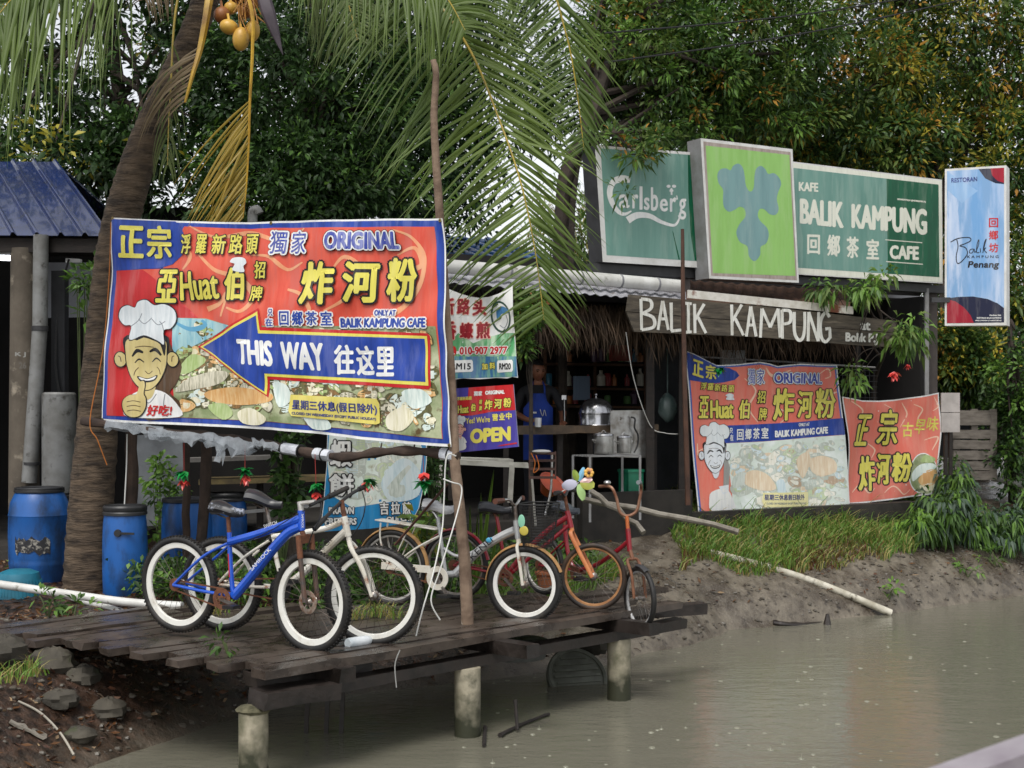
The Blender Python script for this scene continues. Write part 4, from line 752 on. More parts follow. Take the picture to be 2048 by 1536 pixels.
# ---- blue mountain bike in front
b = Bike('bright blue mountain bike with white rims and a rusty front fork, nearest in the row', (370, 778), 9.9, (1272, 898), 9.36, z7)
wheel(b.root, b.r, b.n, .336, .026, .042, RIMW, True); ax = (b.n+b.t*-.10).normalized(); wheel(b.root, b.f, ax, .338, .028, .044, RIMW, True)
fr = b.tubes('frame', [([(745, 862), (850, 740), (1010, 540), (1120, 425), (1203, 385)], .034, 1), ([(716, 490), (900, 440), (1060, 385), (1203, 330)], .028), ([(712, 425), (718, 600), (730, 770), (742, 862)], .017), ([(1202, 275), (1206, 412)], .024)], PAINT['blue'])
b.tubes('seat_stay', [([(712, 500, .02), (560, 590, .05), (370, 778, .06)], .010), ([(712, 500, -.02), (600, 590, -.05), (370, 778, -.06)], .010)], PAINT['blue'], fr); b.tubes('chain_stay', [([(730, 855, .02), (560, 820, .05), (370, 778, .06)], .0115), ([(730, 855, -.02), (560, 820, -.05), (370, 778, -.06)], .0115)], PAINT['blue'], fr)
b.writing(fr, 'lettering', [('SAMROCK', (868, 690), (1000, 545), 26, I_W, .036), ('SWITCH', (952, 398), (1040, 368), 24, I_W, .036), ('SAMROCK', (1206, 300), (1206, 395), 14, I_W, .036), ('SHIMANO', (445, 812), (560, 838), 12, I_W, .062)])
m = MB(); m.tube(b.pts([(716, 570), (724, 730)], .0165), .005, 6); m.build('red_sticker', [mat('red_sticker', '#b3202c', rough=.4)], fr)
sp = b.tubes('seat_post', [([(704, 320), (712, 440)], .015)], RUST); b.saddle(b.at(690, 282), mat('torn_saddle', '#1d1e22', '#8a8f9c', sc=16, lo=.55, hi=.62, rough=.4), .27, .15)
q = b.f; st = b.at(1208, 418); t2 = (q-st).normalized(); lat = ax
m = MB(); cr = b.at(1228, 470); m.beam(cr-lat*.062, cr+lat*.062, .04, .055); m.tube([st, cr], .018, 10)
for k in (-1, 1): m.tube([cr+lat*.062*k+UP*.025, cr+lat*.062*k+(q-cr)*.30], .02, 10)
fk = m.build('fork', [RUST], b.root); m = MB()
for k in (-1, 1): m.tube([cr+lat*.062*k+(q-cr)*.24, q+lat*.062*k], .017, 10)
m.build('fork_leg', [mat('grey_fork_leg', '#45403d', '#6b4a38', sc=10, rough=.4)], fk)
m = MB(); m.lathe(q+lat*.035, [(.045, -.001), (.075, -.001), (.078, 0), (.075, .001), (.045, .001)], 40, axis=lat, closed=True)
for k in range(6): a = k*1.047; d = b.t*math.cos(a)+UP*math.sin(a); m.beam(q+lat*.035+d*.015, q+lat*.035+d*.05, .008, .003, up=lat)
m.build('brake_rotor', [mat('rotor_steel', '#b3a598', '#7a4b30', sc=30, rough=.4, metal=.7)], b.root)
m = MB(); m.tube(b.pts([(1203, 290), (1195, 215)]), .02, 12); m.tube(b.pts([(1195, 230), (1300, 218)]), .017, 10); m.build('stem', [mat('alloy', '#c9c8c4', '#a59f96', sc=12, rough=.3, metal=.5)], b.root)
h0 = b.at(1305, 222); m = MB(); hd = (-b.n+b.t*.15+UP*.28).normalized(); m.tube([h0-hd*.06, h0+hd*.30], .012, 8); hb = m.build('handlebar', [BLKP], b.root)
m = MB(); m.tube([h0+hd*.12, h0+hd*.31], .017, 10); m.build('grip', [RUB], hb)
c = b.at(690, 872); crank(b, c, RUST, .075, ang=.25); chain(b, c, .07)
m = MB(); e = h0+hd*.05; m.tube(crv([e, b.at(1330, 330), b.at(1280, 430), b.at(1240, 560)], 8), .0045, 5); m.tube(crv([e, b.at(1150, 330, .04), b.at(980, 430, .04), b.at(740, 520, .04)], 8), .0035, 5); m.build('brake_cable', [BLKP], hb)
# ---- white mountain bike behind
b = Bike('white mountain bike with black lettering and rusty stem, just behind the blue one', (662, 775), 10.12, (1697, 858), 9.62, z7)
wheel(b.root, b.r, b.n, .334, .027, .040, RIMW, True); ax = (b.n+b.t*.28).normalized(); wheel(b.root, b.f, ax, .338, .026, .036, RIMW, True)
fr = b.tubes('frame', [([(1508, 415), (1400, 520), (1230, 690), (1100, 790)], .026), ([(1498, 345), (1380, 395), (1200, 430), (1010, 455)], .02), ([(1010, 440), (1040, 640), (1090, 800)], .016), ([(1494, 318), (1524, 452)], .024)], PAINT['white'])
b.tubes('swing_arm', [([(1000, 480, .03), (830, 600, .05), (662, 775, .06)], .010), ([(1000, 480, -.03), (830, 600, -.05), (662, 775, -.06)], .010), ([(1085, 800, .03), (860, 790, .05), (662, 775, .06)], .011), ([(1085, 800, -.03), (662, 775, -.06)], .011), ([(930, 540), (800, 650), (690, 770)], .007)], PAINT['white'], fr)
m = MB(); a_, c_ = b.at(925, 540), b.at(1010, 465)
hel = [a_+(c_-a_)*i/40+(b.n*math.cos(i*1.1)+UP*math.sin(i*1.1))*.028 for i in range(41)]; m.tube(hel, .006, 6); m.tube([a_, c_], .012, 8); m.build('shock_spring', [BLKP], fr)
b.writing(fr, 'lettering', [('ROCK', (1325, 575), (1418, 482), 44, I_BLK, .031), ('BICYCLE', (1372, 388), (1455, 362), 12, I_BLK, .031)])
b.tubes('seat_post', [([(965, 250), (985, 350), (1010, 450)], .014)], STEEL); b.saddle(b.at(935, 215), SADB, .29, .16, -.12)
q = b.f; cr = b.at(1532, 490); m = MB(); m.tube([b.at(1524, 445), cr], .018, 10)
for k in (-1, 1): m.tube(crv([cr, cr+ax*.05*k+b.t*.03-UP*.04, cr+ax*.06*k+(q-cr)*.5+b.t*.025, q+ax*.06*k], 5), [.017]*11+[.014, .013, .012, .011, .010], 10)
m.build('fork', [PAINT['white']], b.root)
m = MB(); m.tube(b.pts([(1498, 320), (1488, 270), (1478, 205)]), .017, 10); m.build('stem', [RUST], b.root)
h0 = b.at(1478, 215); m = MB(); hd = (-b.n*.95+b.t*.12+UP*.22).normalized(); m.tube(crv([h0-hd*.30-UP*.10, h0-hd*.1-UP*.03, h0+hd*.1+UP*.02, h0+hd*.33+UP*.03], 5), .012, 8); hb = m.build('handlebar', [BLKP], b.root)
GM_ = [RUB]; m = MB(); m.tube([h0-hd*.30-UP*.10, h0-hd*.18-UP*.06], .018, 10); m.build('grip', GM_, hb); m = MB(); m.tube([h0+hd*.2+UP*.028, h0+hd*.34+UP*.03], .018, 10); m.build('grip', GM_, hb)
m = MB(); e = h0+hd*.24; m.tube(crv([e, b.at(1640, 240), b.at(1610, 360), b.at(1535, 470)], 8), .004, 5); m.build('brake_cable', [BLKP], hb)
c = b.at(1085, 810); crank(b, c, BLKP, .085, ang=-.5); chain(b, c, .08)
# ---- silver city bike
b = Bike('silver and white city bicycle with rear rack, chain guard and wire basket', (292, 706), 11.15, (1022, 800), 10.72, z8)
RW2 = mat('rim_chalk_white', '#e2e1dc', '#cfccc2', sc=8, rough=.4)
wheel(b.root, b.r, b.n, .300, .024, .02, mat('aluminium_rim', '#b5b3ae', '#8f8b84', sc=12, rough=.35, metal=.4), False); ax = (b.n+b.t*.12).normalized(); wheel(b.root, b.f, ax, .293, .027, .034, RW2, True)
fr = b.tubes('frame', [([(965, 500), (900, 530), (800, 590), (730, 650), (640, 740)], .032), ([(575, 600), (640, 640), (710, 630), (800, 590)], .013), ([(540, 430), (560, 560), (585, 740)], .015), ([(972, 445), (984, 545)], .02), ([(585, 745), (640, 740)], .026)], PAINT['silver'])
b.tubes('rear_stay', [([(292, 706, .06), (430, 600, .05), (555, 530, .02)], .008), ([(292, 706, -.06), (430, 600, -.05), (555, 530, -.02)], .008), ([(292, 706, .06), (450, 720, .05), (590, 745, .02)], .010), ([(292, 706, -.06), (590, 745, -.02)], .010)], PAINT['white'], fr)
b.writing(fr, 'lettering', [('KENLI', (735, 665), (850, 560), 34, I_BLK, .0335)])
m = MB(); m.ball(b.at(838, 552, .03), (.03, .008, .022), 8, 5); m.build('sticker', [mat('cyan_sticker', '#4aa3c9', rough=.4)], fr)
b.tubes('seat_post', [([(512, 395), (535, 425), (548, 470)], .014)], CHR); b.saddle(b.at(535, 380), mat('plastic_wrapped_saddle', '#c9c9ca', '#a5a6aa', sc=14, rough=.2, bump=.006, bs=18), .25, .16, 0, True)
mudguard(b, b.r, .318, -20, 150, TAN); mudguard(b, b.f, .312, 20, 175, TAN, ax)
q = b.f; cr = b.at(990, 570); m = MB(); m.tube([b.at(984, 540), cr], .018, 10)
for k in (-1, 1): m.tube(crv([cr, cr+ax*.05*k-UP*.03, cr+ax*.055*k+(q-cr)*.5, q+ax*.055*k], 5), .013, 10)
m.build('fork', [PAINT['white']], b.root)
m = MB(); m.tube(b.pts([(975, 450), (968, 360)]), .014, 10); m.build('stem', [STEEL], b.root); h0 = b.at(968, 362); m = MB()
m.tube(crv([h0-b.n*.26-b.t*.05+UP*.04, h0-b.n*.12+UP*.05, h0, h0+b.n*.12+UP*.05, h0+b.n*.3-b.t*.02+UP*.05], 5), .011, 8); hb = m.build('handlebar', [CHR], b.root)
GM_ = [mat('brown_grip', '#5a3526', '#4a2a1e', sc=9, rough=.5)]; m = MB(); m.tube([h0+b.n*.20-b.t*.01+UP*.05, h0+b.n*.33-b.t*.02+UP*.05], [.018, .022], 10); m.build('grip', GM_, hb); m = MB(); m.tube([h0-b.n*.16+UP*.045, h0-b.n*.28-b.t*.05+UP*.04], .018, 10); m.build('grip', GM_, hb)
c = b.at(560, 760); crank(b, c, STEEL, .06, ang=1.0); chain(b, c, .055)
m = MB(); m.lathe(c+b.n*.062, [(.05, 0), (.09, 0), (.093, .006), (.09, .01), (.05, .01), (.047, .006)], 36, axis=b.n, closed=True); m.beam(b.at(250, 690, .06), b.at(520, 712, .062), .012, .055, up=UP); m.build('chain_guard', [PAINT['white']], b.root)
m = MB(); rk = [b.at(215, 440, .06), b.at(545, 492, .06), b.at(545, 492, -.06), b.at(215, 440, -.06)]
for i in range(4): m.tube([rk[i], rk[(i+1) % 4]], .006, 6)
for k in (.25, .5, .75): m.tube([rk[0]+(rk[3]-rk[0])*k, rk[1]+(rk[2]-rk[1])*k], .004, 6)
for lt in (.06, -.06): m.tube(crv(b.pts([(245, 455, lt), (245, 560, lt), (292, 700, lt)]), 4), .007, 6); m.tube(b.pts([(400, 480, lt), (300, 700, lt)]), .005, 6)
m.build('rear_rack', [PAINT['white']], b.root)
WIRE = mat('black_wire', '#1a1a1b', rough=.5); m = MB()
top = b.at(1105, 352); bt = b.at(1095, 590)
def ring(cn, l, w, n=20): return [cn+b.t*(math.copysign(abs(math.cos(a))**.6, math.cos(a))*l/2)+b.n*(math.copysign(abs(math.sin(a))**.6, math.sin(a))*w/2) for a in np.linspace(0, 2*math.pi, n+1)]
rt, rb = ring(top, .27, .34, 56), ring(bt, .19, .24, 56)
for k in np.linspace(0, 1, 16): m.tube([p_+(q_-p_)*k for p_, q_ in zip(rt, rb)], .005 if k == 0 else .0016, 4, cap=False)
for i in range(56): m.tube([rt[i], rb[i]], .0016, 4)
for k in range(-4, 5): m.tube([bt+b.t*.02*k-b.n*.11, bt+b.t*.02*k+b.n*.11], .0016, 4)
bk_ = m.build('basket', [WIRE], b.root)
m = MB(); q = b.at(1055, 440, .165); 
for (x, y, rx, ry, mi) in ((1052, 440, .028, .05, 0), (1065, 492, .036, .036, 1)): m.m = mi; m.ball(b.at(x, y, .17), (rx, .004, ry), 14, 8, ax=Matrix((b.t, b.n, UP)).transposed())
m.build('petal_ornament', [mat('mint', '#7fb79c', rough=.5), mat('mustard', '#b5a647', rough=.5)], bk_)
# ---- red bicycle with pinwheel
b = Bike('dark red bicycle with orange fork and a plastic pinwheel on its handlebar', (640, 690), 11.6, (1403, 757), 11.2, z8)
wheel(b.root, b.r, b.n, .285, .022, .02, mat('steel_rim', '#9a9893', '#7d6a58', sc=12, rough=.4, metal=.4), False); ax = (b.n+b.t*.10).normalized(); wheel(b.root, b.f, ax, .268, .021, .02, mat('rusty_tan_rim', '#a5764a', '#7d5232', sc=12, rough=.5), False, tyre_m=mat('brown_black_tyre', '#1f1a17', '#4a3524', sc=5, rough=.6))
fr = b.tubes('frame', [([(1262, 425), (1150, 500), (1010, 640), (925, 745)], .022), ([(1270, 470), (1200, 530), (1090, 620), (940, 745)], .016), ([(868, 425), (895, 580), (925, 745)], .015), ([(1258, 392), (1280, 485)], .022)], PAINT['red'])
b.tubes('rear_stay', [([(640, 690, .05), (780, 600, .03), (885, 520, .02)], .008), ([(640, 690, -.05), (885, 520, -.02)], .008), ([(640, 690, .05), (925, 745, .02)], .010), ([(640, 690, -.05), (925, 745, -.02)], .010)], PAINT['red'], fr)
b.tubes('seat_post', [([(855, 400), (868, 440)], .013)], RUST); b.saddle(b.at(850, 388), SADB, .27, .17, .06)
q = b.f; cr = b.at(1285, 500); m = MB(); m.tube([b.at(1280, 480), cr], .018, 10)
for k in (-1, 1): m.tube(crv([cr, cr+ax*.045*k-UP*.03, cr+ax*.05*k+(q-cr)*.5-b.t*.01, q+ax*.05*k], 5), .017, 10, flat=.7)
m.build('fork', [mat('orange_fork', '#c8804e', '#a3552e', sc=7, rough=.5, c3='#7a3b22', sc3=16, lo3=.58, hi3=.68)], b.root)
m = MB(); m.tube(b.pts([(1262, 400), (1245, 310)]), .014, 10); m.build('stem', [RUST], b.root); h0 = b.at(1245, 312); m = MB()
m.tube(crv([h0-b.n*.27+UP*.03, h0-b.n*.1+UP*.05, h0, h0+b.n*.1+UP*.04, h0+b.n*.24+UP*.04], 5), .011, 8); hb = m.build('handlebar', [BLKP], b.root); GM_ = [RUB]; m = MB(); m.tube([h0+b.n*.14+UP*.04, h0+b.n*.25+UP*.04], .017, 10); m.build('grip', GM_, hb); m = MB(); m.tube([h0-b.n*.16+UP*.042, h0-b.n*.28+UP*.03], .017, 10); m.build('grip', GM_, hb)
c = b.at(925, 760); crank(b, c, RUST, .07, ang=.8); chain(b, c, .065); mudguard(b, b.r, .30, 10, 160, PAINT['red'])
pc = b.at(1345, 232, .12); m = MB(); m.tube([h0+b.n*.1+UP*.04, pc-b.t*.0], .005, 6); ps = m.build('pinwheel_stick', [mat('stick_white', '#c9c9c4', rough=.5)], b.root)
PCOL = [mat('petal_blue', '#7fb3cf', rough=.35), mat('petal_pink', '#d9b3b0', rough=.35), mat('petal_olive', '#b0ad4e', '#8e9a3e', sc=9, rough=.35), mat('petal_green', '#9dbd7a', rough=.35), mat('petal_lilac', '#c3c3d6', rough=.35), mat('petal_moss', '#8ea348', rough=.35)]
for k, (dx, dy, l, w) in enumerate(((10, -95, .115, .042), (60, -20, .10, .05), (72, 20, .115, .09), (-2, 85, .13, .065), (-70, 15, .12, .085), (-45, -50, .095, .05))):
    d = (onplane(*z8(1345+dx, 232+dy), pc, V((0, -1, 0)))-pc).normalized(); sd_ = d.cross(V((0, -1, 0))); m = MB(); n_ = V((0, -1, 0)); vs = []
    for i in range(9):
        q = i/8; ww = w*.5*math.sin(math.pi*min(1, q*.86+.07))**.7; cc = pc+d*(.012+l*q)
        for j in (-1, 0, 1): vs.append(cc+sd_*ww*j+n_*(.012*(1-j*j)*math.sin(q*3)+.012*j*(q)))
    m.add(vs, [(i*3+j, i*3+j+1, i*3+j+4, i*3+j+3) for i in range(8) for j in (0, 1)]); m.build('petal', [PCOL[k]], ps)
m = MB(); fc = b.at(1398, 178, .1)
for k in range(7): a = k*.9; d = V((math.cos(a), -.2, math.sin(a))); m.ball(fc+d*.025, (.016, .006, .016), 8, 5)
m.build('small_flower', [mat('flower_yellow', '#e3b54c', '#d99a6a', sc=20, rough=.5)], ps); m = MB(); m.ball(fc+V((0, -.012, 0)), .013, 8, 6); m.build('flower_heart', [mat('flower_brown', '#4a2d1c', rough=.6)], ps)
# ---- last red bicycle, front wheel over the edge
b = Bike('small red bicycle with high rusty handlebars, front wheel hanging over the jetty edge', (1125, 690), 11.85, (1660, 875), 11.0, z8)
wheel(b.root, b.r, b.n, .25, .02, .02, mat('chrome_rim', '#c4c2bd', '#a39d94', sc=12, rough=.3, metal=.5), False); ax = (b.n+b.t*-.32).normalized(); wheel(b.root, b.f, ax, .248, .021, .016, mat('grey_rim', '#8a8a8a', '#b9b9b9', sc=12, rough=.4), False)
fr = b.tubes('frame', [([(1598, 560), (1500, 640), (1400, 700), (1320, 722)], .018), ([(1245, 470), (1258, 600), (1285, 690), (1330, 722)], .018), ([(1594, 490), (1604, 615)], .02)], PAINT['red'])
b.tubes('rear_stay', [([(1125, 690, .05), (1250, 560, .02)], .008), ([(1125, 690, -.05), (1250, 560, -.02)], .008), ([(1125, 690, .05), (1320, 725, .02)], .009), ([(1125, 690, -.05), (1320, 725, -.02)], .009)], PAINT['red'], fr)
b.tubes('seat_post', [([(1238, 400), (1246, 480)], .013)], RUST); b.saddle(b.at(1255, 388), mat('grey_saddle', '#3a3f46', '#4d535b', sc=6, rough=.25), .25, .16)
q = b.f; cr = b.at(1620, 660); m = MB(); m.tube([b.at(1606, 610), cr], .016, 10)
for k in (-1, 1): m.tube(crv([cr, cr+ax*.045*k-UP*.01, cr+ax*.05*k+(q-cr)*.4+b.t*.02, q+ax*.05*k], 5), .012, 10)
m.build('fork', [mat('rust_fork', '#7a5138', '#5c3522', sc=12, rough=.6)], b.root)
m = MB(); m.tube(b.pts([(1594, 495), (1588, 420)]), .015, 10); m.build('stem', [mat('orange_stem', '#b5622f', '#8f4322', sc=12, rough=.55)], b.root); h0 = b.at(1588, 425)
m = MB(); HB = lambda x, y, l: onplane(*z8(x, y), h0, V((0, -1, 0)))+V((0, l, 0))
m.tube(crv([HB(1440, 262, .12), HB(1500, 262, .02), HB(1530, 320, 0), HB(1548, 395, 0), HB(1588, 420, 0), HB(1640, 395, 0), HB(1660, 320, 0), HB(1668, 262, 0), HB(1655, 232, -.10)], 6), .0125, 10); hb = m.build('handlebar', [mat('rusty_chrome', '#94705a', '#6b3d26', sc=10, rough=.4, metal=.4)], b.root)
m = MB(); m.ball(HB(1482, 238, .05), (.03, .03, .02), 12, 8); m.build('bell', [CHR], hb); m = MB(); m.tube([HB(1655, 232, -.1), HB(1640, 228, -.17)], .017, 10); m.build('grip', [mat('grey_grip', '#6d7476', rough=.6)], hb)
mudguard(b, b.f, .262, 60, 100, DKM, ax); c = b.at(1325, 735); crank(b, c, RUST, .06, ang=.2); chain(b, c, .055)
# ================================================================ left shed, stall building, far roof
def wavy_roof(name, a, b, c, d, m, parent, pitch=.2, amp=.025, n=200, kind='rib'):
    """corrugated sheet: a->b front edge, d->c back edge"""
    vs = []; a, b, c, d = V(a), V(b), V(c), V(d); nn = (b-a).cross(d-a).normalized()
    if nn.z < 0: nn = -nn
    L_ = (b-a).length
    for i in range(n+1):
        u = i/n; t = u*L_/pitch; fr = t-math.floor(t)
        h = amp*(math.sin(t*2*math.pi)*.5+.5) if kind == 'wave' else amp*(max(0, 1-abs(fr-.5)*7) if abs(fr-.5) < .2 else 0)
        h = min(h, amp*.7) if kind == 'rib' else h
        for v in (0, .5, 1): vs.append((a+(b-a)*u)*(1-v)+(d+(c-d)*u)*v+nn*h)
    mb = MB(); k = len(vs); fs = [(i*3+j, i*3+3+j, i*3+4+j, i*3+1+j) for i in range(n) for j in (0, 1)]
    mb.add(vs+[p-nn*.006 for p in vs], fs+[tuple(k+q for q in reversed(f)) for f in fs]); return mb.build(name, [m], parent, sharp=.3)
BLU_R = mat('blue_roof_sheet', '#0e2356', '#0b1c46', sc=3, rough=.10, r2=.2, c3='#081433', sc3=7, spec=.8, coat=.6)
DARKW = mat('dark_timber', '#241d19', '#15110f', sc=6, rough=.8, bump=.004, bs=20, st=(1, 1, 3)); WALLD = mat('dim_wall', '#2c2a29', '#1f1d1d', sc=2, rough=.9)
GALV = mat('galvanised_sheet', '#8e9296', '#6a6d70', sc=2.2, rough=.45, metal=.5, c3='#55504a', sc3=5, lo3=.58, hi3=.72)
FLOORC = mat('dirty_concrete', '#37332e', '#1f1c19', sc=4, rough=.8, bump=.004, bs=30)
shed = thing('shed', 'dark open shed under a glossy blue ribbed roof, beyond the palm trunk', 'shed', (-5.5, 16, 0))
r0, r1 = P(-420, 468, 14.6), P(222, 472, 14.3); r2, r3 = P(300, 300, 18.2), P(-420, 262, 18.4)
ra, rb = V((r0.x, r0.y, r0.z)), V((r1.x, r1.y, r1.z)); up = V((-1.25, 2.2, 1.12))
wavy_roof('roof', ra, rb, rb+up, ra+up, BLU_R, shed, .25, .05, 700)
m = MB(); k0, k1 = ra+up-UP*.03, rb+up-UP*.03; m.hexa([k0, k1, k1+V((0, 3.4, -.4)), k0+V((0, 3.4, -.4)), k0+UP*.03, k1+UP*.03, k1+V((0, 3.4, -.37)), k0+V((0, 3.4, -.37))]); m.build('added_rear_roof', [BLU_R], shed)  # unseen roof plane added so the shed interior stays dark
m = MB(); m.beam(ra-UP*.09+V((0, .1, 0)), rb-UP*.09+V((0, .1, 0)), .06, .14); m.beam(P(100, 490, 15)-UP*.02, P(215, 492, 14.8)-UP*.02, .05, .2); m.build('roof_beam', [DARKW], shed)
m = MB(); m.box((-8, 19.6, 2.1), (12, .12, 4.4)); m.build('back_wall', [mat('near_black_wall', '#191716', '#0e0d0d', sc=2, rough=.95)], shed)  # back wall is near-black all over
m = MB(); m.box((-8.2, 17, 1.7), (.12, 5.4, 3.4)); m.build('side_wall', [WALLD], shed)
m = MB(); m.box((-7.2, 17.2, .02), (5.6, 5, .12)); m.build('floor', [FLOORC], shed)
m = MB(); a_, b_ = P(86, 525, 16.2), P(190, 525, 16.2); m.hexa([P(86, 636, 16.2), P(190, 634, 16.2), P(190, 634, 16.26), P(86, 636, 16.26), a_, b_, b_+V((0, .06, 0)), a_+V((0, .06, 0))]); m.build('wall_sheet', [mat('grey_canvas', '#8a8c92', '#777a80', sc=2, rough=.8)], shed)
PIPEG = mat('grey_pipe', '#7c7d7c', '#605f5b', sc=4, rough=.5, c3='#3b3833', sc3=9, lo3=.56, hi3=.68)
m = MB(); q = P(120, 806, 14.9); m.beam((q.x, q.y, 0), (q.x, q.y, 3.0), .14, .14, up=(0, 1, 0)); m.build('post', [mat('black_post', '#26272b', '#1a1b1e', sc=6, rough=.5)], shed)
# utility pole (concrete) with strapped pipe
PW_ = mat('weathered_pole', '#5f574c', '#453e35', sc=2.5, rough=.85, bump=.004, bs=25, c3='#8d8475', sc3=6, lo3=.58, hi3=.7)
q = P(48, 806, 14.55); up_ = thing('utility_pole', 'old stained utility pole with stencilled letters under the blue shed roof', 'pole', (q.x, q.y, 0))
m = MB(); m.lathe((q.x, q.y, 0), [(.155, -.1), (.15, 1), (.13, 3.2)], 20); m.build('pole', [PW_], up_)
sh = Sheet(P(48, 806, 14.38), V((0, -1, 0)), zc(0, 500, 2.048), None); sh.part('lettering'); sh.T('K J', 62, 418, 106, 440, mat('stencil_grey', '#8a8a86', rough=.8), 2, bold=1.5); sh.T('26', 78, 460, 108, 486, mat('stencil_faint', '#5f5b55', rough=.8), 2, bold=1); sh.finish(up_)
q = P(73, 806, 14.35); dp = thing('drain_pipe', 'tall grey stained drain pipe strapped beside the utility pole', 'pipe', (q.x, q.y, 0))
m = MB(); m.tube([P(82, 470, 14.35), P(80, 650, 14.35), P(70, 800, 14.35), P(58, 965, 14.35)], .075, 16); m.build('pipe', [PIPEG], dp); 
for a_ in ((80, 662, .05), (63, 930, .03)): m = MB(); m.lathe(P(a_[0], a_[1], 14.35), [(.082, 0), (.084, a_[2])], 16); m.build('collar', [DKM], dp)
q = P(118, 890, 14.2); m = MB(); m.lathe((q.x, q.y, P(0, 985, 14.2).z), [(.16, 0), (.165, .02), (.165, .98), (.15, 1.0), (.15, .1)], 24); single('grey_drum', m, [PIPEG], 'smooth grey upright drum in the dim shed, behind the widest blue barrel', 'drum', (q.x, q.y, 0))
q = P(132, 825, 14.75); mt = thing('meter_box', 'pale tilted electric meter box hung on the black post', 'meter box', q); R_ = Matrix.Rotation(.22, 3, 'Y'); m = MB(); m.box(q, (.1, .05, .2), ax=R_); m.build('case', [mat('meter_case', '#a9a399', '#8f897f', sc=9, rough=.6)], mt); m = MB(); m.lathe(q+V((-.015, -.025, .05)), [(.035, 0), (.03, -.015)], 14, axis=(0, 1, 0)); m.build('dial', [BLKP], mt)
m = MB(); m.tube(crv([q+V((-.05, .02, .1)), q+V((-.12, .05, .5)), q+V((-.1, .1, 1.2)), q+V((0, .1, 1.6))], 6), .012, 6); m.build('cable', [BLKP], mt)
TUBE = mat('lit_tube', '#f4f6ff', emit=3.0); 
for x0, x1, y, d, lb in ((-30, 30, 515, 17, 'lit fluorescent tube at the far edge of the shed ceiling'), (133, 162, 531, 17, 'short lit fluorescent tube just beside the palm trunk')):
    a_, b_ = P(x0, y, d), P(x1, y+2, d); o = thing('ceiling_light', lb, 'lamp', (a_+b_)/2); m = MB(); m.tube([a_, b_], .03, 10); m.build('tube', [TUBE], o); m = MB(); m.beam(a_+UP*.06, b_+UP*.06, .08, .05); m.build('fitting', [ALU], o)
# ---------------- stall
st = thing('food_stall', 'dark open fronted food stall with grey corrugated roof and thatched eaves', 'stall', PS(1150, 900, 1)*1)
ROOFG = mat('grey_roof_sheet', '#a5a5ab', '#87868a', sc=2, rough=.55, c3='#5d5349', sc3=9, lo3=.58, hi3=.7)
a_, b_ = PS(880, 566, -.35), PS(1372, 606, -.35); c_, d_ = PS(1372, 566, .9), PS(860, 531, .9)
wavy_roof('roof', a_, b_, c_, d_, ROOFG, st, .13, .018, 300, 'wave')
e_, f_ = PS(1372, 604, -.3), PS(1700, 622, -.3); g_, h_ = PS(1700, 584, .9), PS(1372, 562, .9); wavy_roof('roof', e_, f_, g_, h_, mat('litter_roof', '#5a3d2c', '#39261b', sc=9, rough=.9, bump=.02, bs=30), st, .15, .02, 160, 'wave')
m = MB(); m.beam(PS(1376, 588, -.42), PS(1705, 621, -.42), .03, .09); m.build('fascia', [mat('peeling_fascia', '#d5d2ca', '#b9b4a8', sc=7, rough=.6, c3='#7a4a35', sc3=2.2, lo3=.57, hi3=.62)], st)
def wall(name, x0, x1, y0, y1, off, th, m):
    a, b = PS(x0, y1, off), PS(x1, y1, off); c, d = PS(x0, y0, off), PS(x1, y0, off); a.z = b.z = min(a.z, b.z); c.z = d.z = max(c.z, d.z); mb = MB(); k = BN*th
    mb.hexa([a, b, b+k, a+k, c, d, d+k, c+k]); return mb.build(name, [m], st)
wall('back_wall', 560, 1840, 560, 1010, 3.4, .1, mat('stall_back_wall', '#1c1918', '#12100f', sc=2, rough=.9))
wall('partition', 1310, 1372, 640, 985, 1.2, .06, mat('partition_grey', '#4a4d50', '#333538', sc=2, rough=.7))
m = MB()
for x in (905, 1300, 1365): m = MB(); m.beam(PS(x, 1000, -.05), PS(x, 575 if x < 1200 else 600, -.05), .09, .09, up=(0, 1, 0)); m.build('post', [DARKW], st)
m = MB(); a_, b_ = PS(560, 990, -.1), PS(1840, 985, -.1); 
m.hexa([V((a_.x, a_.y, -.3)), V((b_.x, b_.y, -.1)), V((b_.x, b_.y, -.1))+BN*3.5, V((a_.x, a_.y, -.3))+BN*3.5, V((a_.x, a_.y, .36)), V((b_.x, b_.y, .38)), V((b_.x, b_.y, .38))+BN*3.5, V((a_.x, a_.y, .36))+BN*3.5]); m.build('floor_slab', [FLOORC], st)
m = MB(); a_, b_ = PS(1165, 985, -.2), PS(1385, 990, -.2); m.hexa([V((a_.x, a_.y, -.1)), V((b_.x, b_.y, -.1)), V((b_.x, b_.y, -.1))+BN*.12, V((a_.x, a_.y, -.1))+BN*.12, V((a_.x, a_.y, .64)), V((b_.x, b_.y, .64)), V((b_.x, b_.y, .64))+BN*.12, V((a_.x, a_.y, .64))+BN*.12]); m.build('kerb_wall', [mat('mossy_kerb', '#2c2824', '#191714', sc=5, rough=.85)], st)
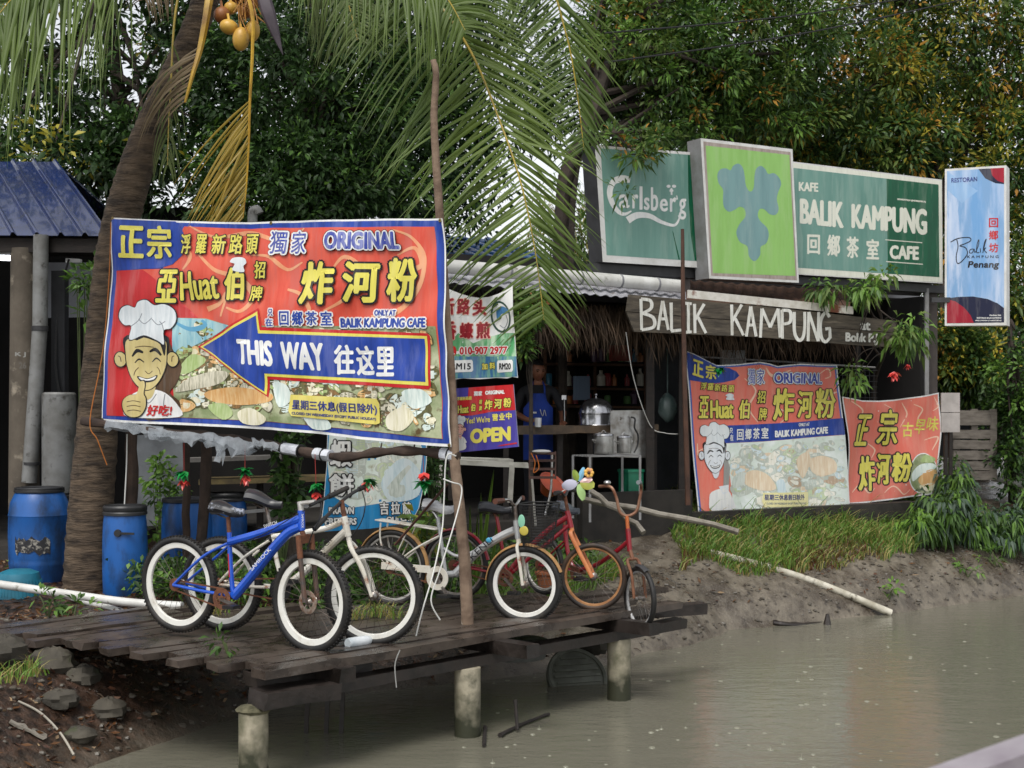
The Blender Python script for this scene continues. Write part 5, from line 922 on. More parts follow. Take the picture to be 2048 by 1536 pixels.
# rear roof panel and end wall, added to keep daylight out of the stall
a_, b_ = PS(560, 520, .85), PS(1860, 590, .85); a_.z = b_.z = 3.02; m = MB(); k = BN*2.7; m.hexa([a_, b_, b_+k, a_+k, a_+UP*.04, b_+UP*.04, b_+k+UP*.04, a_+k+UP*.04]); m.build('added_rear_roof', [MATS['grey_roof_sheet']], st)
for x in (1840,):
    a_ = PS(x, 900, .3); m = MB(); m.hexa([V((a_.x, a_.y, .2)), V((a_.x, a_.y, .2))+BD*.08, V((a_.x, a_.y, .2))+BD*.08+BN*3.1, V((a_.x, a_.y, .2))+BN*3.1, V((a_.x, a_.y, 3.0)), V((a_.x, a_.y, 3.0))+BD*.08, V((a_.x, a_.y, 3.0))+BD*.08+BN*3.1, V((a_.x, a_.y, 3.0))+BN*3.1]); m.build('added_end_wall', [MATS['stall_back_wall']], st)
# thatch eaves: many straws
vs = []; fs = []; rr = np.random.default_rng(3)
for x0, x1, y0, y1, n in ((1060, 1260, 618, 665, 900), (1260, 1700, 640, 690, 900), (900, 1060, 590, 610, 250)):
    for _ in range(n):
        u = rr.random(); x = x0+(x1-x0)*u; o = rr.uniform(-.3, .35); p0 = PS(x, y0+rr.uniform(-14, 14)+(x-x0)*.03, o+.2); dr = V((rr.normal(0, .3), -.55+rr.normal(0, .2), -.75)); l = rr.uniform(.2, .5); p1 = p0+dr*l*.6; p2 = p1+(dr+V((0, .2, -.6)))*l*.4; w = .006
        k = len(vs); vs += [p0+BD*w, p0-BD*w, p1+BD*w, p1-BD*w, p2+BD*.001, p2-BD*.001]; fs += [(k, k+1, k+3, k+2), (k+2, k+3, k+5, k+4)]
me = fastmesh([tuple(v) for v in vs], fs); tag(place('thatch_eaves', me, [mat('thatch', '#4f3d2c', '#2e241b', sc=5, rough=.9)], st), kind='stuff')
# gutter pipe
gp = thing('gutter_pipe', 'long white plastic pipe along the stall roof below the blue tiles', 'pipe', PS(1100, 545, .6)); PVC = mat('white_pvc', '#cfcfcb', '#b3b2ac', sc=4, rough=.4, c3='#6d6a5c', sc3=9, lo3=.6, hi3=.72)
m = MB(); a_, b_ = PS(886, 532, -.1), PS(1362, 573, -.1); m.tube([a_, b_], .075, 14); m.build('pipe', [PVC], gp); GR_ = mat('grey_ring', '#77777a', rough=.5)
for x in (930, 1010, 1150, 1232, 1310): q = a_+(b_-a_)*((x-886)/476); m = MB(); m.lathe(q-BD*.02, [(.078, 0), (.081, .004), (.081, .02), (.078, .024)], 16, axis=(b_-a_)); m.build('joint_ring', [GR_], gp)
# blue tiled house roof behind
hs_ = thing('house', 'low house with a shiny blue tiled roof behind the stall and palm fronds', 'house', PS(1040, 700, 4.5))
a_, b_ = PS(840, 540, 3.6), PS(1205, 556, 3.6); up = BN*3.2+UP*.85; wavy_roof('roof', a_, b_, b_+up, a_+up, mat('blue_tile', '#3f74b5', '#35609c', sc=3, rough=.3, spec=.6, bump=.02, bs=7), hs_, .24, .05, 220, 'wave')
m = MB()
for k in range(1, 12): q = up*(k/12); m.tube([a_+q+UP*.03, b_+q+UP*.03], .018, 6)
m.build('tile_course', [MATS['blue_tile']], hs_); m = MB(); a2, b2 = a_+BN*.3, b_+BN*.3; m.hexa([V((a2.x, a2.y, 0)), V((b2.x, b2.y, 0)), V((b2.x, b2.y, 0))+BN*.2, V((a2.x, a2.y, 0))+BN*.2, a2-UP*.05, b2-UP*.05, b2+BN*.2-UP*.05, a2+BN*.2-UP*.05]); m.build('wall', [WALLD], hs_)
# sign supports
sf = thing('sign_support', 'dark steel posts and rails holding up the three lightbox signs', 'frame', PS(1500, 700, .3)); m = MB()
m.beam(PS(1178, 536, .25), PS(1886, 580, .25), .14, .1); m.build('rail', [DKM], sf)
for x, yt in ((1368, 545), (1862, 575)):
    m = MB(); q = PS(x, 1000, .3); m.beam((q.x, q.y, 0), (q.x, q.y, PS(x, yt, .3).z), .13, .13, up=(0, 1, 0)); m.build('post', [mat('brown_steel', '#4a4340', '#39322f', sc=5, rough=.6)], sf)
q = PS(1853, 1000, .2); m = MB(); m.beam((q.x, q.y, 0), (q.x, q.y, 3.1), .05, .05, up=(0, 1, 0)); m.build('post', [GRYM], sf)
q = P(1985, 806, 17.3); m = MB(); m.beam((q.x, q.y, 2.7), (q.x, q.y, 4.3), .09, .09, up=(0, 1, 0)); m.beam(P(1862, 600, 17.3), P(1985, 600, 17.3), .06, .06); m.build('bracket', [DKM], sf)
# ---------------- stall equipment
SST = mat('stainless', '#c3c3c5', '#9c9ca0', sc=6, rough=.22, metal=.95); SSTD = mat('used_aluminium', '#b5b5b4', '#857f78', sc=8, rough=.35, metal=.85, c3='#4d443c', sc3=12, lo3=.6, hi3=.7)
ct = thing('counter', 'rough timber serving counter across the front of the food stall', 'counter', PS(1150, 860, .1)); a_, b_ = PS(900, 852, .12), PS(1312, 856, .12); b_.z = a_.z = 1.33
m = MB(); m.beam(a_+BN*.3, b_+BN*.3, .62, .05, seg=8, jit=.004); m.beam(a_-BN*.02, b_-BN*.02, .04, .09, seg=10, jit=.008); m.build('top', [mat('worn_plank', '#5b4a38', '#31281f', sc=5, rough=.7, c3='#8a7150', sc3=6, lo3=.6, hi3=.68)], ct)
for x in (915, 1012, 1120, 1180, 1308):
    q = PS(x, 860, .15); m = MB(); m.beam((q.x, q.y, .36), (q.x, q.y, 1.3), .06, .06, up=(0, 1, 0)); m.build('leg', [DARKW], ct)
cz = 1.36
q = PS(1192, 850, .42); sm = thing('food_steamer', 'large domed stainless steel steamer standing on the stall counter', 'steamer', (q.x, q.y, cz)); m = MB(); R_ = .2; m.lathe((q.x, q.y, cz), [(R_, 0), (R_+.006, .01), (R_, .02), (R_, .13), (R_+.008, .135), (R_+.008, .15)], 36, cap=False); m.build('pan', [SST], sm)
m = MB(); m.lathe((q.x, q.y, cz+.15), [(R_+.004, 0), (R_, .02), (R_*.93, .07), (R_*.75, .12), (R_*.45, .155), (R_*.15, .17), (0, .172)], 36); lid = m.build('lid', [SST], sm); m = MB(); m.lathe((q.x, q.y, cz+.32), [(.01, 0), (.01, .02), (.025, .03), (.02, .045), (0, .048)], 14); m.build('knob', [SST], lid)
a_, b_ = PS(1221, 820, .02), PS(1306, 820, .02); pn = thing('splash_guard', 'upright grey steel splash panel with a hanging black hose, beside the steamer', 'panel', (a_+b_)/2); m = MB()
m.hexa([PS(1221, 914, .0), PS(1306, 916, .0), PS(1306, 916, .03), PS(1221, 914, .03), PS(1221, 821, 0), PS(1305, 820, 0), PS(1305, 820, .03), PS(1221, 821, .03)]); m.build('sheet', [SSTD], pn)
m = MB(); m.tube(crv([PS(1262, 834, -.03), PS(1270, 838, -.05), PS(1269, 855, -.05), PS(1276, 870, -.05), PS(1275, 890, -.05), PS(1268, 905, -.05)], 6), .011, 6); m.build('hose', [BLKP], pn)
for x, yb, yt, w, lb in ((1207, 907, 872, 40, 'wider dented aluminium pot on the rack under the steamer'), (1248, 906, 876, 29, 'narrower aluminium pot on the rack, next to the black hose')):
    d = sdepth(x, -.25); r = w/2/F*d; q = PS(x, yb, -.25); h = (yb-yt)/F*d; o = thing('cooking_pot', lb, 'pot', q); m = MB(); m.lathe(q, [(r*.94, 0), (r, .02), (r, h), (r*1.05, h+.005)], 28); m.build('pot', [SSTD], o); m = MB(); m.lathe(q+UP*(h+.006), [(r*1.05, 0), (r*1.0, .015), (r*.5, .03), (0, .032)], 28); l_ = m.build('lid', [SST], o); m = MB(); m.tube(crv([q+UP*(h+.035)+BD*-.03, q+UP*(h+.06), q+UP*(h+.035)+BD*.03], 5), .006, 6); m.build('handle', [SSTD], l_)
    m = MB()
    for k in (-1, 1): m.tube(crv([q+UP*h*.75+BD*r*k, q+UP*h*.8+BD*(r+.035)*k-BN*.0, q+UP*h*.6+BD*r*k], 5), .006, 6)
    m.build('side_handle', [SSTD], o)
rk = thing('pot_rack', 'low grey metal rack carrying two pots in front of the counter', 'rack', PS(1235, 990, -.2)); m = MB(); zt = PS(1210, 908, -.25).z-.015
c1, c2 = PS(1180, 900, -.42), PS(1280, 900, -.42)
for q in (c1, c2, c1+BN*.35, c2+BN*.35): m.beam((q.x, q.y, .35), (q.x, q.y, zt), .025, .025, up=(0, 1, 0))
m.build('leg', [GRYM], rk); m = MB()
for k in range(7): a_ = c1+BN*.35*k/6; b_ = c2+BN*.35*k/6; m.beam((a_.x, a_.y, zt), (b_.x, b_.y, zt), .02, .015)
m.build('shelf', [GRYM], rk)
q = PS(1262, 970, .1); m = MB(); m.box((q.x, q.y, .6), (.2, .2, .5), rz=.5); m.box((q.x, q.y, .86), (.22, .22, .03), rz=.5); single('plastic_bin', m, [mat('green_plastic', '#1f7a5c', '#196349', sc=3, rough=.4)], 'green plastic bin on the stall floor behind the pot rack', 'bin', (q.x, q.y, .36))
q = PS(1076, 850, .05); m = MB(); m.lathe((q.x, q.y, cz), [(.035, 0), (.04, .1), (.036, .1), (.032, .01)], 18); single('cup', m, [mat('tin_cup', '#c9cacb', rough=.3, metal=.5)], 'pale metal cup on the counter in front of the cook', 'cup', (q.x, q.y, cz))
q = PS(1008+122, 850, .4); m = MB(); m.beam(PS(1128, 842, .4), PS(1127, 798, .4), .035, .008); m.box(PS(1128, 795, .4), (.05, .012, .05)); single('spatula', m, [SST], 'tall steel spatula standing on the counter near the steamer', 'spatula', q)
# shelves with goods behind the cook
sv = thing('shelf', 'dim wooden shelving on the back wall of the food stall', 'shelf', PS(1180, 800, 3.0)); m = MB()
for y in (728, 776, 812): a_, b_ = PS(1090, y, 3.0), PS(1290, y+3, 3.0); m.beam(a_, b_, .3, .03)
m.build('board', [mat('shelf_timber', '#6a4a33', '#4a3222', sc=5, rough=.7)], sv); m = MB()
for x in (1090, 1190, 1290): m.beam(PS(x, 700, 3.05), PS(x, 850, 3.05), .04, .06, up=(0, 1, 0))
m.build('upright', [MATS['shelf_timber']], sv)
GC = [('amber', '#a8642c'), ('crimson', '#8c2326'), ('pale', '#b9b4a5'), ('sea', '#2f6f8c'), ('leaf', '#4e7a3d'), ('plum', '#4c2f4a')]
rr = random.Random(4); k = 0
for y in (726, 774, 810):
    for x in range(1098, 1288, 13):
        if rr.random() < .25: continue
        q = PS(x, y, 2.95); nm, c = rr.choice(GC); h = rr.uniform(.12, .24); w = rr.uniform(.035, .06); m = MB(); kd = rr.random()
        if kd < .5: m.lathe(q+UP*.015, [(w, 0), (w, h*.65), (w*.4, h*.8), (w*.4, h), (0, h)], 12); kn = 'bottle'
        else: m.lathe(q+UP*.015, [(w, 0), (w*1.05, .01), (w*1.05, h*.7), (w*.9, h*.75), (w*.95, h*.8), (0, h*.82)], 12); kn = 'jar'
        k += 1; single(kn, m, [mat('goods_'+nm, c, rough=.35)], '%s %s on the dim stall shelves' % (nm, kn) if 0 else {'amber': 'orange brown', 'crimson': 'dark red', 'pale': 'pale', 'sea': 'blue', 'leaf': 'green', 'plum': 'dark purple'}[nm]+' '+kn+' among the goods on the dim stall shelves', kn, q, {'amber': 'orange brown', 'crimson': 'dark red', 'pale': 'pale', 'sea': 'blue', 'leaf': 'green', 'plum': 'dark purple'}[nm]+' '+kn+'s on the stall shelves')
for x0, x1, y0, y1, c, lb in ((1148, 1178, 752, 800, '#7d8fa6', 'pale blue notice sheet pinned behind the cook'), (1220, 1262, 690, 722, '#8a3a2c', 'reddish box stored high on the stall back wall'), (1442, 1490, 700, 760, '#a7abac', 'grey framed window panel seen above the square banner')):
    a_, b_ = PS(x0, y1, 2.6 if x0 < 1400 else 1.5), PS(x1, y1, 2.6 if x0 < 1400 else 1.5); h = (y1-y0)/F*a_.y; m = MB(); m.beam(a_+UP*h/2, b_+UP*h/2, .05, h); m.beam(a_+UP*h*.5-BN*.03+BD*.04, b_+UP*h*.5-BN*.03-BD*.04, .012, h*.8); single('notice' if 'notice' in lb else 'box' if 'box' in lb else 'window_panel', m, [mat('c'+c[1:], c, rough=.6)], lb, lb.split()[-1] if 0 else ('notice' if 'notice' in lb else 'box' if 'box' in lb else 'window'), a_)
q = PS(1335, 815, .6); m = MB(); m.ball(q, (.11, .1, .17), 12, 10, jit=.08); m.tube([q+UP*.16, q+UP*.7], .008, 5); single('plastic_bag', m, [mat('clear_bag', '#7f8f8c', '#4d6a66', sc=6, rough=.25)], 'bulging translucent plastic bag hanging right of the steel panel', 'bag', q)
# ================================================================ left: sheds' screens, table, stand
a_, b_ = P(268, 940, 14.9), P(372, 940, 14.8); m = MB(); m.hexa([P(262, 1052, 14.9), P(378, 1052, 14.8), P(378, 1052, 14.85), P(262, 1052, 14.95), P(268, 870, 14.9), P(374, 870, 14.8), P(374, 870, 14.85), P(268, 870, 14.95)]); single('metal_screen', m, [GALV], 'leaning galvanised metal sheet behind the two wooden posts', 'screen', (a_+b_)/2)
tb = thing('bench', 'long low table with worn yellowish edge in the shade under the large banner', 'table', P(520, 960, 14.6)); 
m = MB(); m.beam(P(400, 962, 14.4), P(660, 955, 14.6), .5, .05); m.build('top', [mat('yellowed_edge', '#7a6a42', '#4d4330', sc=8, rough=.7)], tb); m = MB(); m.beam(P(370, 920, 14.2), P(600, 912, 14.4), .3, .04); m.build('upper_shelf', [mat('grey_board', '#77736e', '#55524e', sc=5, rough=.8)], tb)
for x in (415, 520, 650): m = MB(); a_ = P(x, 960, 14.5); m.beam((a_.x, a_.y, 0), a_, .06, .06, up=(0, 1, 0)); m.build('leg', [DARKW], tb)
m = MB(); m.beam(P(480, 1025, 13.9), P(640, 1010, 14.0), .04, .03); single('rail_bar', m, [GRYM], 'thin grey metal bar low behind the two mountain bike saddles', 'bar', P(560, 1020, 14))
ws = thing('white_frame', 'whitewashed timber table frame under the OPEN board', 'frame', P(970, 950, 13.6)); WTW = mat('whitewashed_timber', '#b9b7ae', '#8a877d', sc=5, rough=.75, c3='#4f4a42', sc3=9, lo3=.6, hi3=.7)
m = MB(); m.beam(P(905, 924, 13.5), P(1056, 931, 13.6), .06, .05, seg=5, jit=.003); m.beam(P(902, 917, 13.9), P(1022, 921, 14.0), .3, .03); m.build('top', [WTW], ws)
for x, yb in ((1024, 1005), (880, 1040)): m = MB(); m.beam(P(x, 930, 13.55), P(x-4, yb, 13.55), .05, .05, up=(0, 1, 0)); m.build('leg', [WTW], ws)
mc = thing('metal_stand', 'rusty slatted metal stand with two pale bent legs behind the wire basket', 'stand', P(1085, 980, 12.6)); BRW = mat('brown_slat', '#5c4038', '#44302a', sc=8, rough=.6); m = MB()
for y in (907, 921, 938, 955): m.beam(P(1058, y, 12.6), P(1112, y, 12.6), .012, .022)
for x in (1059, 1111): m.beam(P(x, 903, 12.61), P(x, 958, 12.61), .014, .014, up=(0, 1, 0))
m.build('slats', [BRW], mc); m = MB(); m.tube([P(1064, 958, 12.6), P(1071, 1052, 12.6)], .011, 8); m.build('leg', [WTW], mc); m = MB(); m.tube(crv([P(1104, 905, 12.62), P(1103, 960, 12.62), P(1100, 990, 12.62), P(1090, 1030, 12.62)], 5), .011, 8); m.build('leg', [CHR], mc); m = MB(); m.ball(P(1083, 903, 12.55), (.085, .06, .018), 14, 8); m.build('cap', [mat('cap_white', '#bdbdbb', rough=.35)], mc)
m = MB(); m.tube(crv([P(1062, 906, 12.5), P(1070, 925, 12.5), P(1067, 945, 12.5), P(1078, 935, 12.5), P(1072, 910, 12.5)], 5), .005, 5); m.build('orange_twine', [mat('orange_twine', '#b5672a', rough=.8)], mc)
m = MB(); q = P(1092, 985, 12.9); m.lathe(q, [(.06, 0), (.13, .12), (.14, .125), (.12, .11)], 16, axis=(.5, -.5, .7)); single('plastic_basin', m, [mat('orange_plastic', '#a8421f', '#8f3417', sc=5, rough=.45)], 'tilted orange plastic basin behind the metal stand', 'basin', q)
m = MB(); q = P(1095, 1165, 12.4); m.lathe((q.x, q.y, -.02), [(.07, 0), (.1, .14), (.112, .15), (.112, .17), (.095, .17), (.085, .13)], 20); single('flower_pot', m, [mat('terracotta', '#a8663f', '#8a4f30', sc=6, rough=.8)], 'terracotta flower pot seen between the wheels of the red bicycles', 'pot', (q.x, q.y, -.02))
# ================================================================ coconut palm, poles, rails, barrels and small things
PT = mat('palm_bark', '#5f5040', '#2c231b', sc=5.0, lo=.38, hi=.64, rough=.9, bump=.03, bs=7, bst=(1, 1, 6), st=(1, 1, 3), c3='#8d8a78', sc3=8, lo3=.66, hi3=.74)
GP = mat('green_frond', '#5d6f33', '#3f5527', sc=2, rough=.35); 
FR_G = leafmat('frond_green', '#5f7329', '#43591f', .5, .3); FR_Y = leafmat('frond_yellow', '#8f7c2c', '#a58a32', .4, .3); FR_D = leafmat('frond_dry', '#5a4b38', '#7a6a4f', .6, .2); FR_GY = leafmat('frond_grey_green', '#647238', '#4b5a2c', .5, .28)
RA_Y = mat('rachis_yellow', '#b39a3a', '#8a7a30', sc=5, rough=.4); RA_S = mat('stem_yellow', '#b9942c', '#7d5a1c', sc=4, rough=.45)
base = P(172, 1172, 12.66); palm = thing('coconut_palm', 'leaning coconut palm with ringed trunk, ripe yellow coconuts and long drooping fronds', 'palm tree', (base.x, base.y, -.1))
tp = [(172, 1190, 46), (180, 1050, 45), (195, 850, 40), (212, 650, 37), (230, 500, 36), (262, 370, 35), (302, 255, 31), (345, 160, 28), (378, 85, 26), (410, 0, 26), (432, -110, 32)]
pts = crv([P(x, y, 12.66) for x, y, w in tp], 18); ws = np.interp(np.linspace(0, 1, len(pts)), np.linspace(0, 1, len(tp)), [w for x, y, w in tp]); m = MB()
m.tube(pts, [w/F*12.66*(1.03 if i % 3 == 0 else 1.0) for i, w in enumerate(ws)], 20, jit=.025); m.build('trunk', [PT], palm)
def frond(pl, d, nl, L0, fwdL=50, fwdR=50, side=(0, -1, .25), droop=.35, m=FR_G, rm=RA_Y, rr=.014, wid=.028, sides=(1, 1), lscale=None, name='frond', seed=0, start=.08, lR=1.0, n5=5):
    rg = random.Random(seed+5); dd = d if hasattr(d, '__len__') else [d]*len(pl)
    c = crv([P(x, y, z) for (x, y), z in zip(pl, dd)], 10); n = len(c); mb = MB(); mb.tube(c, [rr*(1.25-1.0*i/n) for i in range(n)], 6)
    fo = mb.build(name, [rm], palm); vs = []; fs = []
    for s_ in (1, -1):
        if not sides[0 if s_ == 1 else 1]: continue
        for i in range(nl):
            u = start+(1-start)*(i+rg.random()*.5)/nl; k = min(int(u*(n-1)), n-2); p = c[k]+(c[k+1]-c[k])*(u*(n-1)-k); t = (c[min(k+2, n-1)]-c[max(k-1, 0)]).normalized()
            sv_ = t.cross(V(side).normalized()).normalized()*s_; a = math.radians((fwdL if s_ == 1 else fwdR)+rg.gauss(0, 5)); fd = V(side).normalized()*rg.uniform(-.05, .25)
            dr = (sv_*math.cos(a)+t*math.sin(a)+fd).normalized(); l = L0*(lR if s_ == -1 else 1)*(.55+.45*math.sin(math.pi*min(1, u*.75+.22)))*rg.uniform(.85, 1.08)
            if u > .8: l *= 1-.45*(u-.8)/.2
            w = wid*rg.uniform(.8, 1.1); k0 = len(vs); q = p.copy(); wd = dr.cross(V(side)).normalized(); nm = dr.cross(wd); tw = rg.uniform(-.5, .5); wd = wd*math.cos(tw)+nm*math.sin(tw)
            for j in range(n5+1):
                f = j/n5; ww = w*.5*(.5+2.2*f if f < .22 else 1-(f-.22)/.78*.96); fold = dr.cross(wd).normalized()*ww*.45
                vs += [q+wd*ww, q-fold, q-wd*ww]
                dr = (dr+V((0, 0, -droop*2/n5*(.25+f))) ).normalized(); q = q+dr*l/n5
            for j in range(n5):
                b_ = k0+j*3; fs += [(b_, b_+1, b_+4, b_+3), (b_+1, b_+2, b_+5, b_+4)]
    o = place('leaflets', fastmesh([tuple(v) for v in vs], fs, smooth=False), [m], fo); return fo
# the big frond in front of the trees, its neighbour, and the others round the crown
frond([(450, -150), (640, -170), (790, -90), (880, 10), (945, 110), (995, 230), (1040, 360), (1070, 500), (1088, 640)], [12.5, 12.1, 11.8, 11.5, 11.4, 11.3, 11.2, 11.2, 11.2], 95, 1.28, 22, 52, droop=.28, seed=1, wid=.034, start=.2, lR=.8)
frond([(450, -160), (700, -230), (960, -170), (1085, -60), (1130, 60), (1152, 170), (1168, 300)], [12.6, 12.7, 12.9, 13, 13, 13, 13], 62, 1.15, 25, 60, droop=.25, seed=2, wid=.032, start=.3, lR=.75)
frond([(450, -140), (560, -160), (680, -120), (790, -70), (880, -20), (930, 60)], [12.5, 11.9, 11.3, 11, 10.9, 10.9], 75, .95, 40, 20, droop=.9, seed=3, wid=.03, start=.25)
frond([(440, -140), (350, -170), (250, -160), (140, -100), (40, -20), (-50, 90)], [12.5, 12.1, 11.8, 11.5, 11.4, 11.4], 85, 1.8, 35, 45, droop=.38, seed=4, wid=.036, start=.3)
frond([(440, -140), (280, -150), (150, -110), (40, -40), (-20, 60)], [12.5, 12.9, 13.2, 13.4, 13.4], 50, 1.0, 35, 35, droop=.9, seed=14, wid=.028, start=.35)
frond([(460, -130), (560, -140), (640, -90), (690, -10), (715, 80)], [12.6, 12.9, 13.1, 13.2, 13.2], 46, .9, 35, 35, droop=1.0, seed=5, wid=.028, start=.3, m=FR_GY)
frond([(445, -150), (700, -260), (1000, -300), (1150, -220), (1230, -110)], [12.7, 13.5, 14.2, 14.6, 14.8], 50, 1.1, 30, 40, droop=.6, seed=15, wid=.03, start=.4)
frond([(440, -160), (420, -330), (380, -420), (300, -440)], [12.8, 13.6, 14.6, 15.4], 50, 1.1, 40, 40, droop=.5, seed=16)
frond([(470, -90), (503, 20), (505, 100), (500, 200), (497, 300), (492, 380), (486, 436)], [12.3, 12.0, 11.95, 11.95, 11.95, 11.95, 11.95], 48, 1.05, 56, 56, side=(.25, -1, .1), droop=.3, m=FR_Y, rm=RA_S, rr=.016, wid=.024, sides=(1, 0), seed=6, start=.5)
frond([(430, -100), (418, 0), (402, 90), (385, 150), (370, 205)], [12.4, 12.2, 12.15, 12.1, 12.1], 14, .95, 45, 50, droop=1.1, m=FR_D, rm=RA_S, rr=.036, wid=.026, sides=(1, 0), seed=7, start=.5)
frond([(430, -110), (360, -90), (320, -50), (290, 0)], [12.5, 12.4, 12.4, 12.4], 22, .5, 35, 35, droop=1.2, m=FR_D, rm=RA_S, rr=.02, wid=.02, seed=8, start=.3)
frond([(440, -120), (360, -20), (340, 200), (335, 330)], [12.5, 12.3, 12.25, 12.25], 12, .6, 65, 65, droop=1.4, m=FR_GY, rm=RA_Y, rr=.012, wid=.02, seed=9, start=.5)
COCO = mat('coconut', '#c9a046', '#b08535', sc=3, rough=.4, c3='#6d4a1f', sc3=5, lo3=.56, hi3=.66); m2 = mat('coconut_brown', '#8a5526', '#6a3c1a', sc=4, rough=.5)
for k, (x, y, w, h, mm) in enumerate(((482, 78, 17, 24, 0), (458, 54, 19, 15, 0), (505, 62, 15, 22, 0), (444, 30, 17, 17, 1), (462, 16, 14, 13, 0), (492, 22, 15, 15, 1), (470, -8, 16, 15, 1), (505, 0, 16, 18, 1))):
    d = 12.15+.05*k; c = P(x, y, d); a, b = w/F*d, h/F*d; mb = MB(); mb.ball(c, (a, a, b), 16, 12, ax=Matrix.Rotation(random.uniform(-.3, .3), 3, 'Y')); mb.tube([c+UP*b*.9, c+UP*(b+.06)+V((-.02, .05, 0))], .012, 6); mb.build('coconut', [(COCO, m2)[mm]], palm)
mb = MB()
for k in range(34):
    a = P(480+random.uniform(-8, 22), random.uniform(-40, 10), 12.2); b = a+V((random.uniform(-.05, .2), random.uniform(-.15, .05), random.uniform(-.35, -.1))); mb.tube(crv([a, (a+b)/2+V((random.uniform(-.05, .05), 0, .02)), b], 4), .005, 5)
mb.build('flower_stalk', [mat('stalk_amber', '#a8762a', '#7d5220', sc=9, rough=.6)], palm)
mb = MB(); pts = crv([P(520, -30, 12.1), P(535, 20, 12.05), P(552, 70, 12.05), P(566, 110, 12.05)], 6); mb.tube(pts, [.02, .04, .05, .055, .06, .06, .06, .058, .055, .05, .045, .04, .035, .028, .022, .016, .01, .006, .002][:len(pts)], 8, flat=.5); mb.build('flower_sheath', [mat('sheath', '#4a4048', '#332c33', sc=5, rough=.6)], palm)
# ---- poles, rails
BRK = mat('branch_bark', '#84705e', '#5d4a3c', sc=6, rough=.85, bump=.01, bs=22, c3='#b3a797', sc3=10, lo3=.62, hi3=.72); BRD = mat('dark_bark', '#42332a', '#2a201a', sc=6, rough=.85, bump=.006, bs=22)
q = PZ(935, 1248, 0); D_ = q.y; pole = thing('pole', 'crooked bare branch pole standing on the jetty at the right end of the largest banner', 'pole', q); m = MB()
pl_ = crv([P(935, 1249, D_), P(930, 1130, D_), P(920, 1030, D_), P(908, 900, D_+.02), P(903, 780, D_+.08), P(890, 600, D_+.12), P(880, 440, D_+.1), P(872, 320, D_+.1), P(868, 230, D_+.1), P(872, 150, D_+.1), P(866, 120, D_+.1)], 6); m.tube(pl_, np.linspace(.047, .022, len(pl_)), 12, jit=.06); m.build('branch', [BRK], pole)
rail = thing('branch_rail', 'knotty horizontal branch rail wrapped in shreds of plastic, below the largest banner', 'rail', P(560, 890, 11.3)); m = MB()
rp_ = crv([P(165, 842, 12.3), P(300, 860, 12.0), P(420, 872, 11.75), P(500, 884, 11.55), P(600, 902, 11.2), P(690, 914, 10.9), P(760, 904, 10.75), P(840, 903, 10.6), P(918, 912, 10.42)], 6); m.tube(rp_, [.035+.008*math.sin(i*1.3) for i in range(len(rp_))], 10, jit=.08)
for k in (30, 36, 41): m.tube([rp_[k], rp_[k]+UP*.07+DD*.02], [.01, .004], 5)
m.build('branch', [BRD], rail); PLS = mat('plastic_shreds', '#b9c0c6', '#8f979e', sc=9, rough=.25, bump=.01, bs=20, alpha=.5); m = MB()
rg = random.Random(9)
def shred(a, b, drop, nn=10):
    vs = []
    for i in range(nn+1):
        p = a+(b-a)*i/nn; dz = drop*(.4+.6*abs(math.sin(i*1.9+a.x*5)))*rg.uniform(.6, 1.2); vs += [p+V((0, -.045, .03+rg.uniform(-.01, .02))), p+V((rg.uniform(-.02, .02), -.06, -dz*.5)), p+V((rg.uniform(-.03, .03), -.05+rg.uniform(-.02, .03), -dz))]
    m.add(vs, [(i*3+j, i*3+j+1, i*3+4+j, i*3+3+j) for i in range(nn) for j in (0, 1)])
shred(P(215, 848, 12.2), P(330, 862, 11.95), .08); shred(P(300, 862, 12.0), P(430, 876, 11.7), .09); shred(P(410, 873, 11.75), P(510, 890, 11.5), .13); shred(P(430, 882, 11.7), P(450, 886, 11.65), .2, 4); shred(P(505, 884, 11.5), P(560, 895, 11.3), .05)
o = m.build('plastic_sheet', [PLS], rail); m = MB()
for k0, k1 in ((22, 24), (26, 28), (45, 47)): m = MB(); m.tube(rp_[k0:k1+1], .047, 10, jit=.05); m.build('wrapping', [mat('white_wrap', '#c9ccd2', '#a3a7af', sc=9, rough=.35, bump=.01, bs=30)], rail)
for k in (22, 24, 27, 46): m = MB(); t = (rp_[k+1]-rp_[k]); m.lathe(rp_[k], [(.05, 0), (.056, .006), (.05, .012)], 12, axis=t); m.build('cable_tie', [BLKP], rail)
for x0, y0, x1, y1, d, w, lb in ((262, 858, 266, 1075, 12.8, 24, 'thick dark timber post just right of the palm trunk'), (372, 880, 372, 1040, 12.9, 15, 'slim dark timber post left of the leaning one under the rail'), (415, 880, 396, 1080, 12.7, 22, 'leaning dark timber post behind the open blue barrel'), (572, 890, 582, 1090, 12.6, 20, 'twisted grey timber post behind the white mountain bike saddle')):
    a, b = P(x0, y0, d), P(x1, y1, d); b.z = min(b.z, -.05); m = MB(); pp = [a+(b-a)*i/8+V((random.uniform(-.01, .01), 0, 0)) for i in range(9)]; m.tube(pp, [w/2/F*d*random.uniform(.9, 1.1) for _ in pp], 10, jit=.06)
    if 'twisted' in lb: m.tube([p+V((.05+.03*math.sin(i), 0, 0)) for i, p in enumerate(pp)], .03, 8, jit=.08)
    single('timber_post', m, [BRD if 'twisted' not in lb else mat('grey_bark', '#5f554c', '#3c342d', sc=6, rough=.9, bump=.006, bs=22)], lb, 'post', b)
